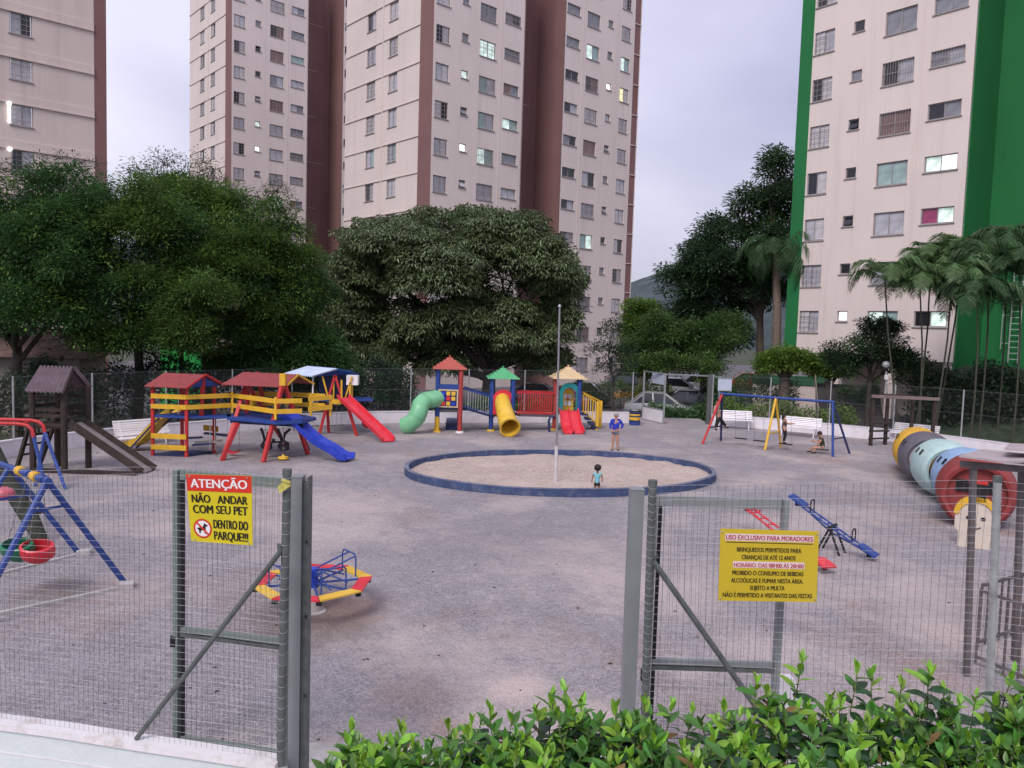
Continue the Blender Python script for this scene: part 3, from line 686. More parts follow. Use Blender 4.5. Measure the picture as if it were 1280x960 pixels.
def lobepx(l, Y, dy=None):
    """list of (px, py, rx_px, ry_px[, dY]) -> lobes in metres"""
    o = []
    for q in l:
        yy = Y+(q[4] if len(q) > 4 else 0); c = P(q[0], q[1], yy); s = yy/F_PX; o.append((tuple(c), (q[2]*s, (q[2]+q[3])/2*s*.9, q[3]*s)))
    return o
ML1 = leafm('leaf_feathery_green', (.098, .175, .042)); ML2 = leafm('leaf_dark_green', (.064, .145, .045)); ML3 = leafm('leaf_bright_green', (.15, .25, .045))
MLm = leafm('leaf_mango', (.15, .20, .09), .34, .55, .26, 1.); MLd = leafm('leaf_deep_green', (.034, .066, .032)); MLb = leafm('leaf_bluish_dark', (.066, .12, .06))  # MLd: darkest leaf green, for whole bushes and small trees
gl = 'leafy trees behind the fence on the left'
tree('leafy_tree', 'dense dark green tree at the far left edge, above the small brown hut', P(20, 505, 29).xy.to_3d(), P(22, 430, 29), lobepx([(20, 290, 85, 75), (-40, 340, 90, 90, 1), (75, 345, 75, 80, -1), (25, 400, 90, 60, -1.5), (95, 275, 55, 55), (-50, 260, 70, 50)], 29), 5200, 14, (.16, .065), ML2, 1, clump=.5, group=gl, r0=.2, tips=lobepx([(20, 290, 85, 75), (25, 400, 90, 60, -1.5), (75, 345, 75, 80, -1)], 29))
tree('leafy_tree', 'feathery dark green tree behind the two white benches at left', P(172, 500, 31).xy.to_3d(), P(170, 400, 31), lobepx([(150, 285, 70, 62), (215, 300, 70, 70, -1), (150, 370, 85, 62, -1), (225, 385, 80, 58, -1.5), (175, 425, 90, 35, -2)], 31), 6000, 14, (.16, .06), ML1, 2, clump=.5, group=gl, r0=.2, tips=lobepx([(150, 285, 70, 62), (150, 370, 85, 62, -1), (225, 385, 80, 58, -1.5), (215, 300, 70, 70, -1)], 31), tipn=420)
tree('leafy_tree', 'wide feathery green tree behind the red-roofed play hut, highest of the left group', P(262, 500, 33).xy.to_3d(), P(258, 400, 33), lobepx([(255, 270, 52, 45), (320, 300, 65, 52, -1), (290, 360, 85, 60, -2), (345, 370, 62, 62, -1), (270, 425, 80, 35, -2), (205, 255, 45, 38, 1)], 33), 6000, 14, (.16, .06), ML1, 3, clump=.5, group=gl, r0=.2, tips=lobepx([(255, 270, 52, 45), (320, 300, 65, 52, -1), (290, 360, 85, 60, -2), (345, 370, 62, 62, -1)], 33), tipn=520)
tree('leafy_tree', 'dark tree between the feathery trees and the big mango tree, behind the blue roof', P(385, 500, 34).xy.to_3d(), P(380, 430, 34), lobepx([(365, 430, 70, 48, -1), (330, 455, 60, 30, -2), (400, 465, 50, 28), (372, 380, 40, 42)], 34), 4200, 14, (.19, .075), ML2, 4, clump=.5, group=gl, r0=.16)
# sparse twiggy tops standing above the mass
tree('leafy_tree', 'thin half-bare tree top with sparse leaves rising against the left tower', P(95, 500, 33).xy.to_3d(), P(95, 330, 33), lobepx([(85, 215, 38, 30), (120, 240, 30, 32), (50, 235, 30, 28), (8, 215, 22, 20)], 33), 170, 9, (.16, .05), leafm('leaf_olive', (.085, .11, .05)), 5, clump=.28, group=gl, r0=.1, twigs=26, shell=.3, bark=M_barkd, sub=0)
tree('leafy_tree', 'thin half-bare tree top with sparse leaves against the sky gap', P(225, 500, 34).xy.to_3d(), P(225, 320, 34), lobepx([(205, 205, 24, 22), (170, 220, 20, 20), (250, 215, 30, 24), (275, 235, 24, 22), (345, 240, 24, 18)], 34), 190, 9, (.16, .05), leafm('leaf_olive', (.085, .11, .05)), 6, clump=.28, group=gl, r0=.1, twigs=26, shell=.3, bark=M_barkd, sub=0)
# low dark planting right behind the left fence
def hedge(name, label, a, b, wdt, h, m, seed, n=1500, z0=-.44, leaf=(.12, .06), group=None, cat='hedge'):
    h += .44
    a = Vector((a[0], a[1], z0)); b = Vector((b[0], b[1], z0)); t = thing(name, label, cat, tuple((a+b)/2), group); g = np.random.default_rng(seed)
    d = (b-a); Ld = d.length; d.normalize(); s = Vector((-d.y, d.x, 0)); nc = n
    u = g.random(nc)*Ld; v = g.uniform(-.5, .5, nc)*wdt; z = h*g.random(nc)**.45*(1-.35*(2*v/wdt)**4)*(1+.12*np.sin(u*2.3+seed)+.07*np.sin(u*5.1))
    C = np.array(a)+np.outer(u, np.array(d))+np.outer(v, np.array(s)); C[:, 2] = z0+z
    per = 7; C = np.repeat(C, per, 0)+g.normal(size=(nc*per, 3))*leaf[0]*.9; n_ = len(C); D = g.normal(size=(n_, 3)); D[:, 2] = np.abs(D[:, 2])*.6; N = np.tile([0, -.3, 1.], (n_, 1))+g.normal(size=(n_, 3))*.5
    V, Fq = leaves_arrays(C-np.array(org_of(t)), D, N, leaf[0]*g.uniform(.7, 1.3, n_), leaf[1]*g.uniform(.7, 1.3, n_))
    np_mesh('foliage', V, Fq, m, t, nper=3)
    mb = MB(); k = max(2, int(Ld/.6)); rn = random.Random(seed)
    for i in range(k):
        p = a+d*(Ld*(i+.5)/k); q = p+Vector((rn.uniform(-.2, .2), rn.uniform(-.2, .2), h*.75)); mb.tube([p-Vector((0, 0, .05)), p.lerp(q, .5)+Vector((rn.uniform(-.1, .1), 0, 0)), q], [.03, .025, .01], 5)
    mb.build('stems', M_barkd, t)
    return t
gh = 'hedges and bushes outside the fence'
hl = [((-20, 24), (-15.5, 29.5), 1.6, 2.2), ((-15.5, 29.8), (-10, 33.8), 1.7, 2.5), ((-10, 34), (-4.6, 36), 1.5, 2.2)]
for i, (a, b, w_, h_) in enumerate(hl):
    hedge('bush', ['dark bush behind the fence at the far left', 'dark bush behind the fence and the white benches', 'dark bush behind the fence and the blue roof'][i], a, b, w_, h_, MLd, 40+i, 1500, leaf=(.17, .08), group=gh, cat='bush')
hedge('hedge', 'low clipped green hedge behind the fence, right behind the play towers', (-4.3, 36.0), (3.2, 38.0), 1.0, .75, ML2, 50, 1300, group=gh)
hedge('hedge', 'low clipped green hedge in front of the parked silver and black cars', (6.8, 39.0), (9.9, 39.2), 1.0, .45, ML2, 51, 900, group=gh)
hedge('hedge', 'low clipped green hedge behind the blue and yellow swing set', (10.2, 37.6), (15.6, 35.2), .8, .95, ML3, 52, 900, group=gh)
hedge('hedge', 'taller dark green hedge behind the blue and yellow swing set, below the round topiary', (10.4, 41.), (14.6, 39.8), 1.2, 2.0, ML2, 53, 1300, group=gh)
hedge('hedge', 'rounded clipped hedge beside the stairs, left of the lamp post', (16.3, 38.6), (17.6, 37.6), 1.8, 1.9, ML2, 54, 1200, group=gh)
hedge('bush', 'light green bush against the fence in front of the dark bank', (21., 31.2), (22.6, 30.), .9, 1.05, ML3, 55, 450, group=gh, cat='bush')
hedge('bush', 'bright green bush at the right edge behind the fence', (23., 29.2), (24.8, 27.6), 1., 1.05, ML3, 56, 450, group=gh, cat='bush')
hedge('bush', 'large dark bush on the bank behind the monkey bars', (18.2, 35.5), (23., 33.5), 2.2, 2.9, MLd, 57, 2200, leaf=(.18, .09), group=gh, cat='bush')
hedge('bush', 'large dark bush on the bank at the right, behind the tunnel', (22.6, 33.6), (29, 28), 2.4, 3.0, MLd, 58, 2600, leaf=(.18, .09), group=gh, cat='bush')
hedge('hedge', 'narrow green hedge along the parking area, behind the yellow play stairs', (3.8, 46.), (9.8, 47), .9, 1.1, ML1, 59, 900, group=gh)
# the mango tree
def mango():
    Y = 42; b = G(612, 500); b = P(612, 500, Y); b.z = -.46
    t = thing('mango_tree', 'big dome-shaped mango tree with drooping leaves behind the play towers', 'tree', tuple(b))
    main = [(570, 335, 135, 72), (500, 350, 78, 62), (642, 345, 74, 64), (440, 385, 45, 48), (694, 370, 28, 58), (585, 300, 95, 42), (470, 430, 58, 40), (540, 410, 70, 45, -1), (640, 410, 60, 42, -1), (688, 425, 30, 40), (440, 445, 38, 34), (510, 452, 60, 30, -1), (575, 440, 50, 26, 1), (665, 447, 40, 24), (704, 400, 18, 44)]
    rn = random.Random(9); L_ = lobepx(main, Y); subs = []
    for (c, r_) in L_:
        for _ in range(9):
            v = Vector((rn.uniform(-1, 1), rn.uniform(-1, .6), rn.uniform(-.35, 1))).normalized(); k_ = rn.uniform(.72, .9)
            subs.append(((c[0]+v.x*r_[0]*k_, c[1]+v.y*r_[1]*k_, c[2]+v.z*r_[2]*k_), (r_[0]*.36+.25, r_[1]*.34+.25, r_[2]*.26+.2)))
    mb = MB(); fork = P(612, 462, Y); limbs(mb, b, fork, [L_[i] for i in (0, 1, 2, 3, 4, 6, 7, 8, 9)], .42, random.Random(4), 7, 5)
    mb.build('trunk', M_barkd, t, 60)
    foliage('crown', t, subs, 20000, 8, (.24, .075), MLm, 12, 'droop', 1.0, .75)
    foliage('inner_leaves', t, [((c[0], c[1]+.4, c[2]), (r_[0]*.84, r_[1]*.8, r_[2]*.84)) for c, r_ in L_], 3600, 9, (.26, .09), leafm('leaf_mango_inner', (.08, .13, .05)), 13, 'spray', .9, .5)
mango()
gb = 'trees beyond the parking area'
tree('tall_tree', 'tallest dark tree against the green edge of the right tower', P(955, 480, 50).xy.to_3d(), P(950, 390, 50), lobepx([(972, 212, 22, 24), (985, 250, 30, 32), (940, 250, 26, 16), (955, 290, 42, 36), (905, 300, 34, 26), (925, 345, 55, 40), (970, 340, 40, 50), (885, 335, 36, 30)], 50), 2900, 12, (.26, .12), MLb, 21, clump=.7, group=gb, r0=.28, twigs=8)
tree('tall_tree', 'dark spreading tree left of the tallest one, reaching over the hill', P(880, 480, 52).xy.to_3d(), P(878, 420, 52), lobepx([(845, 345, 26, 18), (870, 320, 22, 20), (900, 375, 50, 40), (858, 392, 28, 26), (880, 420, 50, 40)], 52), 1900, 12, (.26, .12), MLb, 22, clump=.7, group=gb, r0=.25)
tree('small_tree', 'mid-green round tree above the parked silver cars', P(832, 500, 47).xy.to_3d(), P(832, 455, 47), lobepx([(825, 412, 30, 20), (850, 425, 46, 30), (800, 440, 28, 24), (890, 425, 42, 36), (850, 450, 66, 16)], 47), 2000, 12, (.2, .085), leafm('leaf_soft_green', (.10, .175, .05)), 23, clump=.55, group=gb, r0=.17)
tree('small_tree', 'pale green tree standing by the end of the central tower', P(800, 500, 55).xy.to_3d(), P(800, 440, 55), lobepx([(800, 392, 22, 14), (822, 398, 22, 12), (790, 420, 18, 26)], 55), 800, 11, (.22, .1), ML3, 24, clump=.6, group=gb, r0=.15)
tree('small_tree', 'thin dark tree with sparse twigs behind the cream-roofed play tower', P(768, 520, 38).xy.to_3d(), P(767, 470, 38), lobepx([(764, 415, 16, 22), (750, 440, 22, 16), (780, 445, 18, 20), (765, 462, 26, 12)], 38), 330, 9, (.13, .06), MLd, 25, clump=.22, group=gb, r0=.07, twigs=14, bark=M_barkd, sub=0)
tree('small_tree', 'green tree between the parked cars, left of the fence gate', P(806, 500, 43).xy.to_3d(), P(806, 470, 43), lobepx([(800, 458, 26, 14), (825, 455, 24, 14), (880, 460, 36, 16)], 43), 700, 10, (.16, .08), ML1, 26, clump=.35, group=gb, r0=.09)
gt = 'clipped topiary trees'
tree('topiary_tree', 'larger clipped topiary tree with a dome crown, behind the swing set', P(982, 515, 39).xy.to_3d(), P(982, 462, 39), lobepx([(982, 453, 34, 20), (965, 457, 20, 16), (1000, 455, 20, 16)], 39), 1000, 12, (.15, .075), ML3, 31, clump=.25, group=gt, r0=.3, shell=.7, sub=0)
tree('topiary_tree', 'smaller clipped topiary tree, second behind the swing set', P(1036, 515, 39).xy.to_3d(), P(1036, 475, 39), lobepx([(1034, 462, 25, 18), (1050, 463, 16, 14)], 39), 650, 12, (.15, .075), ML3, 32, clump=.25, group=gt, r0=.26, shell=.7, sub=0)
tree('spreading_tree', 'dark spreading small tree in front of the pale tower, above the stairs', P(1085, 510, 35).xy.to_3d(), P(1088, 462, 35), lobepx([(1075, 435, 36, 20), (1105, 440, 34, 26), (1055, 455, 28, 16), (1125, 455, 32, 24), (1100, 410, 22, 10)], 35), 1000, 11, (.15, .07), MLd, 33, clump=.33, r0=.12, twigs=12, bark=M_barkd)
# palms: every frond a part
_fr = {}
def frond_mesh(Ln, m, key, nl=46, lw=.034, ll=.62):
    if key in _fr: return _fr[key]
    mb = MB(); rn = random.Random(3); pts = []
    for i in range(12):
        s = i/11; pts.append(Vector((Ln*(s-.22*s*s*s), 0, Ln*(.75*s-.98*s*s*s))))
    mb.tube(pts, .022, 4, False, r1=.006)
    for i in range(nl):
        s = .16+.84*i/(nl-1); k = s*11; a = int(min(k, 10)); p = pts[a].lerp(pts[a+1], k-a); d = (pts[a+1]-pts[a]).normalized()
        l_ = ll*(.45+.75*math.sin(math.pi*min(1, s*.9+.12)))*rn.uniform(.85, 1.1)*Ln/2
        for sgn in (1, -1):
            e = p+d*l_*rn.uniform(.3, .55)+Vector((0, sgn*l_*rn.uniform(.65, .85), -l_*rn.uniform(.1, .35))); e2 = e+Vector((d.x*l_*.25*rn.uniform(.3, 1.4), sgn*l_*.12, -l_*rn.uniform(.35, .7))); wv = d*lw
            mb.add([p-wv*.4, p+wv*.6, e+wv, e-wv*.4, e2], [(0, 1, 2, 3), (3, 2, 4)])
    o = mb.build('tmp', m); me = o.data; bpy.data.objects.remove(o); _fr[key] = me; return me
MLp = leafm('leaf_palm', (.085, .15, .055), .5, .3, .2, .3); MLpd = leafm('leaf_palm_dark', (.05, .10, .04), .55, .3, .2, .2)
M_cane = mat('palm_cane', (.05, .052, .035), .8, .3, 6, .3, 15); M_palmtr = mat('palm_trunk', (.17, .13, .105), .95, .3, 8, .7, 12)
def palm(label, px, py, Y, Ln, nf, foot, seed, r=.036, key='a', m=None, name='palm_tree', group='palms in front of the green-striped tower', bend=.2, lo=-.35, hi=1.2):
    rn = random.Random(seed); top = P(px, py, Y); base = Vector((top.x+foot, Y, 0)); t = thing(name, label, 'palm', tuple(base), group)
    mb = MB(); pts = [base+Vector((0, 0, -.05)), base.lerp(top, .3)+Vector((bend*.5, 0, 0)), base.lerp(top, .65)+Vector((bend*.6, 0, 0)), top]
    mb.tube(pts, [r*1.5, r*1.1, r, r*.8], 8); mb.build('trunk', M_palmtr if r > .1 else M_cane, t, 60)
    me = frond_mesh(Ln, m or MLp, key)
    for i in range(nf):
        el = rn.uniform(lo, hi); inst('frond', me, t, top-base, (0, -el*.55, i*2.399+rn.uniform(-.3, .3)), [rn.uniform(.75, 1.1)]*3)
    return t
palm('slender palm with arching fronds, first in front of the pale tower wall', 1106, 350, 33, 2.0, 9, 1.1, 1, bend=-.15)
for i, (px, py, Y, ft, lb) in enumerate([(1150, 362, 32.5, .35, 'shorter palm right of the slender one, in front of the pale wall'), (1163, 338, 33.5, -.2, 'clumping palm crown in front of the pale tower wall'),
        (1190, 352, 32, -.4, 'clumping palm crown overlapping the corner of the pale wall'), (1203, 322, 34, -.7, 'taller clumping palm at the corner between pale wall and green recess'),
        (1236, 330, 32, .1, 'palm in front of the green recess, beside the service ladder'), (1258, 305, 33, .2, 'highest palm in front of the green recess'), (1275, 345, 31, .2, 'palm at the right edge in front of the green recess'),
        (1222, 372, 31, .1, 'low palm in front of the green recess, left of the service ladder')]):
    palm(lb, px, py, Y, 1.9, 13, ft, 60+i, m=MLp if i < 4 else MLpd, key='b' if i < 4 else 'c')
palm('tall palm with a rough trunk and hanging fronds, left of the green edge strip', 970, 318, 47, 2.9, 22, .35, 77, r=.26, key='q', m=MLpd, name='queen_palm', group=None, lo=-1.2, hi=1.0)
# ============================================================ PLAY EQUIPMENT
def paint(name, rgb, rough=.45, wear=.35): return mat(name, rgb, rough, .10, 5, .1, 40, dirt=(rgb[0]*.6+.10, rgb[1]*.6+.095, rgb[2]*.6+.09, wear+.1), dscale=4.5)
M_red = paint('red_paint', (.50, .032, .035)); M_yel = paint('yellow_paint', (.72, .42, .03)); M_blue = paint('blue_paint', (.022, .06, .26)); M_dblue = paint('dark_blue_paint', (.02, .035, .11))
M_pred = mat('red_plastic', (.66, .03, .05), .38, .12, 3, spec=.5, dirt=(.52, .14, .13, .5), dscale=3); M_pyel = mat('yellow_plastic', (.76, .48, .05), .4, .12, 3, dirt=(.55, .40, .15, .5), dscale=3); M_pblue = mat('blue_plastic', (.025, .055, .46), .35, .12, 3, dirt=(.10, .13, .42, .5), dscale=3)
M_pgreen = mat('pale_green_plastic', (.20, .52, .28), .4, .12, 3, dirt=(.32, .50, .34, .5), dscale=3); M_teal = mat('teal_plastic', (.01, .20, .20), .35, .1, 3); M_cream = mat('cream_plastic', (.62, .47, .27), .5, .08, 3); M_rroof = mat('red_plastic_roof', (.44, .10, .075), .5, .1, 3); M_groof = mat('green_plastic_roof', (.10, .42, .19), .5, .1, 3)
M_pitwall = mat('pit_blue_paint', (.048, .075, .165), .8, .2, 4, .3, 25, dirt=(.26, .25, .27, .6), dscale=5); M_pittop = mat('pit_top_paint', (.14, .15, .22), .85, .3, 4, .3, 20, dirt=(.33, .31, .31, .9), dscale=3)
M_wood = mat('dark_stained_wood', (.040, .027, .023), .8, .35, 9, .4, 20, dirt=(.09, .07, .06, .6)); M_slidebed = mat('worn_slide_sheet', (.34, .31, .30), .4, .12, 4, metal=.3, dirt=(.2, .17, .15, .5))
M_chain = mat('chain_steel', (.22, .22, .23), .5, .2, 20, metal=.6); M_black = mat('black_rubber', (.012, .012, .014), .5, .2, 8); M_rtile = mat('red_corrugated', (.30, .062, .062), .6, .12, 5, .1, 20, dirt=(.2, .08, .08, .5)); M_gtile = mat('purple_grey_corrugated', (.20, .15, .17), .65, .2, 4, .1, 20, dirt=(.10, .08, .08, .6))
M_wtile = mat('pale_blue_corrugated', (.52, .60, .74), .5, .08, 4, dirt=(.4, .42, .5, .5)); M_btile = mat('blue_corrugated', (.06, .16, .45), .5, .12, 4)
V3 = lambda x, y, z=0.: Vector((x, y, z))
def part(name, m, t, fn, smooth=None, kind=None, label=None):
    mb = MB(); fn(mb); return mb.build(name, m, t, smooth, kind, label=label)
def bars(name, m, t, lst, w, h, up=(0, 0, 1)):
    for a, b in lst: MB().bar(a, b, w, h, up).build(name, m, t)
def tubes(name, m, t, lst, r, n=8):
    for p in lst: MB().tube(p, r, n).build(name, m, t, 40)
def chain(t, a, b, parent=None):
    a = Vector(a); b = Vector(b); mb = MB(); k = max(4, int((b-a).length/.07))
    for i in range(k):
        p = a.lerp(b, i/k); q = a.lerp(b, (i+.8)/k); mb.bar(p, q, .016 if i % 2 else .007, .007 if i % 2 else .016)
    return mb.build('chain', M_chain, t)
def corrug(a, b, c, d, name, m, t, n=18, amp=.025, th=.012):
    """corrugated sheet: ridge a->b, eave d->c (waves run from ridge to eave)"""
    a, b, c, d = map(Vector, (a, b, c, d)); nn = (b-a).cross(d-a).normalized(); nn = nn if nn.z > 0 else -nn; k = n*4; T = []; E_ = []
    for i in range(k+1):
        s = i/k; h = nn*amp*math.cos(s*n*2*math.pi); T.append(a.lerp(b, s)+h); E_.append(d.lerp(c, s)+h)
    mb = MB(); mb.strip(T, E_); mb.strip([x-nn*th for x in E_], [x-nn*th for x in T]); mb.strip(E_, [x-nn*th for x in E_])
    return mb.build(name, m, t, 50)

# ---------------- sand pit
def sandpit():
    L_, R_, T_, B_ = G(503, 598, .1), G(891, 594, .1), G(697, 562, .22), G(697, 622, 0)
    c = Vector(((L_.x+R_.x)/2, (T_.y+B_.y)/2+.1, 0)); rx, ry = (R_.x-L_.x)/2+.18, (T_.y-B_.y)/2
    t = thing('sandpit_rim', 'low round rim painted faded blue around the sand pit', 'curb', tuple(c)); n = 96
    ax = R(10); pt = lambda a, k, z: c+Matrix.Rotation(ax, 3, 'Z')@Vector(((rx+k)*math.cos(a), (ry+k)*math.sin(a), 0))+V3(0, 0, z)
    for nm, prof, m_ in (('rim_wall', ((0, -.1), (0, .20), (-.11, .20), (-.11, -.15)), M_pitwall), ('rim_top', ((.004, .20), (.004, .213), (-.114, .213), (-.114, .20)), M_pittop)):
        mb = MB(); vs = []; fs = []
        for i in range(n):
            a = 2*math.pi*i/n
            for k, z in prof: vs.append(pt(a, k, z+.008*math.sin(a*7)*(z > .16)))
        for i in range(n):
            for j in range(4): p = i*4; q = ((i+1) % n)*4; fs.append((p+j, q+j, q+(j+1) % 4, p+(j+1) % 4))
        mb.add(vs, fs); mb.build(nm, m_, t, 40)
    # sand surface: heaped polar grid
    mb = MB(); vs = [tuple(c+V3(0, 0, .085))]; fs = []; nr = 26; rn = random.Random(2)
    for j in range(1, nr+1):
        for i in range(n):
            a = 2*math.pi*i/n; s = j/nr; p = pt(a, 0, 0); q = c.lerp(p, s*.985)
            z = .085+.018*math.sin(q.x*1.7+q.y)+.018*math.sin(q.x*4.1-q.y*3.3)+rn.uniform(-.022, .022)-(.05*max(0, (s-.8)/.2) if math.sin(a) > -.2 else .0); vs.append((q.x, q.y, z))
    for i in range(n): fs.append((0, 1+i, 1+(i+1) % n))
    for j in range(nr-1):
        for i in range(n): a_ = 1+j*n+i; b_ = 1+j*n+(i+1) % n; fs.append((a_, a_+n, b_+n, b_))
    mb.add(vs, fs); tag(mb.build('sand', M_sand, None, 80), kind='structure')
sandpit()
def lamp_pole():
    b = G(694.6, 600, .1); top = P(699.5, 384, b.y); t = thing('lamp_pole', 'tall thin grey pole with a white painted foot standing in the sand pit', 'pole', tuple(b))
    tilt = top-b
    part('pole', mat('pale_grey_pole', (.25, .24, .26), .5, .08, 4, metal=.2), t, lambda m: m.tube([b+tilt*.2, top], .031, 12, True, .026), 40)
    part('painted_foot', mat('worn_white_paint', (.55, .53, .54), .7, .12, 5, dirt=(.35, .32, .31, .6), dscale=4), t, lambda m: m.tube([b-V3(0, 0, .1), b+tilt*.2], .046, 12), 40)
    part('cap', M_galv, t, lambda m: m.lathe([(.045, 0), (.05, .02), (.03, .06), (.0, .08)], top, 12), 40)
lamp_pole()

# ---------------- slatted benches (own frame: x along the bench, -y front)
def bench_proto(label, L_=1.7):
    t = thing('park_bench', label, 'bench', (0, 0, 0), 'white slatted benches', rz=0.)
    for i in range(5): part('seat_slat', M_white, t, lambda m: m.box((0, -.42+.085*i, .40), (L_, .07, .028)))
    for i in range(5): part('back_slat', M_white, t, lambda m: m.bar((-L_/2, .03+.032*i, .47+.072*i), (L_/2, .03+.032*i, .47+.072*i), .024, .058, (0, .35, 1)))
    for s in (-1, 1):
        x = s*(L_/2-.2)
        part('leg', M_white, t, lambda m: (m.tube([(x, -.44, 0), (x, -.36, .2), (x, -.40, .38), (x, 0, .38), (x, .17, .78)], .024, 6), m.tube([(x, .10, 0), (x, .0, .2), (x, -.02, .38)], .024, 6)), 40)
    return t
bp0 = bench_proto('white slatted bench behind the right end of the blue and yellow swing set')
def put(t, x, y, rz, label=None, z=0.):
    t.location = (x, y, z); t.rotation_euler[2] = rz
    if label: t['label'] = label
    return t
_b = G(1000, 545); put(bp0, 12.3, 33.0, R(-33))
put(copy_tree(bp0), 16.5, 31.6, R(-42), 'white slatted bench behind the yellow end of the tunnel, between the dark wooden posts')
put(copy_tree(bp0), 10.0, 35.0, R(-8), 'white slatted bench behind the left end of the swing set, beside the yard gate')
put(copy_tree(bp0), -11.75, 24.75, R(48), 'white slatted bench at left, nearer of the two beside the yellow slide')
put(copy_tree(bp0), -12.3, 25.75, R(50), 'white slatted bench at left, farther one against the low wall')

# ---------------- wooden tower with slide
def wood_tower():
    FL, FR, BL, BR = V3(-12.72, 20.6), V3(-11.88, 20.6), V3(-12.5, 21.35), V3(-11.62, 21.3)
    t = thing('wooden_play_tower', 'dark wooden play tower with purple-grey corrugated roof and a long slide', 'play tower', (-12.2, 21, 0)); z3 = lambda p, z: V3(p.x, p.y, z)
    for p in (FL, FR, BL, BR): part('post', M_wood, t, lambda m: m.tube([z3(p, -.05), z3(p, 2.25)], .085, 8), 40)
    part('deck', M_wood, t, lambda m: m.hexa([z3(p, 1.16) for p in (FL, FR, BR, BL)]+[z3(p, 1.26) for p in (FL, FR, BR, BL)]))
    for z in (1.25, 1.5, 1.66, 1.98):
        bars('rail', M_wood, t, [(z3(FL, z), z3(FR, z)), (z3(BL, z), z3(BR, z))], .04, .09)
    bars('rail', M_wood, t, [(z3(FL, z), z3(BL, z)) for z in (1.45, 1.75)], .04, .09)
    # low base beams and ladder legs
    bars('brace', M_wood, t, [(V3(-13.35, 20.9), z3(FL, 1.5)), (V3(-13.1, 21.5), z3(BL, 1.4))], .09, .09)
    bars('rung', M_wood, t, [(V3(-13.35+.14*i, 20.9-.05*i, .28*i+.1), V3(-13.12+.13*i, 21.5, .28*i+.1)) for i in range(1, 5)], .05, .05)
    r0, r1 = V3(-12.72, 21.0, 2.80), V3(-11.80, 21.0, 2.80); e0, e1 = V3(-12.72, 20.3, 2.16), V3(-11.68, 20.3, 2.16); f0, f1 = V3(-12.75, 21.7, 2.2), V3(-11.72, 21.7, 2.2)
    corrug(r0, r1, e1, e0, 'roof_sheet', M_gtile, t, 9, .035); corrug(r0, r1, f1, f0, 'roof_sheet', M_gtile, t, 9, .035)
    bars('rafter', M_wood, t, [(e1-V3(.08, 0, .04), r1-V3(.08, 0, .04)), (f1-V3(.08, 0, .04), r1-V3(.08, 0, .04)), (e1-V3(.1, -.2, -.02), f1-V3(.1, .2, -.02))], .06, .06)
    a0, a1 = V3(-11.75, 20.62, 1.32), V3(-9.82, 20.62, .06); o = V3(.12, .5, 0)
    bars('slide_side', M_wood, t, [(a0, a1), (a0+o, a1+o)], .05, .2, (0, 0, 1))
    part('slide_bed', M_slidebed, t, lambda m: m.bar(a0+o/2-V3(0, 0, .03), a1+o/2-V3(0, 0, .03), .44, .03))
    part('ground_beam', M_wood, t, lambda m: m.bar(V3(-12.7, 20.45, .05), V3(-9.9, 20.45, .03), .12, .12))
wood_tower()

# ---------------- child-size swing frame at far left (red tubes, blue legs)
def swing_red():
    t = thing('swing', 'swing frame with two red top tubes and blue legs, in front of the wooden tower', 'swing set', tuple(G(60, 600))); Y = 18.9
    a = P(42, 550, Y-.3); b = P(56, 541, Y+.4); zt = .5*(P(30, 531, Y).z+P(40, 525, Y).z)
    for p, x0, yy in ((a, -2, -.3), (b, 3, .4)):
        e = P(x0-60, 530, Y+yy); tz = zt
        part('top_tube', M_red, t, lambda m: m.tube([V3(e.x, Y+yy, tz), V3(p.x-.35, Y+yy, tz), V3(p.x-.15, Y+yy, tz-.03), V3(p.x-.03, Y+yy, tz-.13), V3(p.x, Y+yy, tz-.32)], .042, 8), 50)
    part('cross_tube', M_red, t, lambda m: m.tube([V3(a.x-.3, Y-.3, zt-.02), V3(b.x-.35, Y+.4, zt-.02)], .035, 8), 50)
    pa = V3(a.x, Y-.3, zt-.3); pb = V3(b.x, Y+.4, zt-.3)
    tubes('leg', M_blue, t, [[pa, G(58, 612)], [pb, G(82, 612)], [pb, G(44, 608)]], .04)
swing_red()
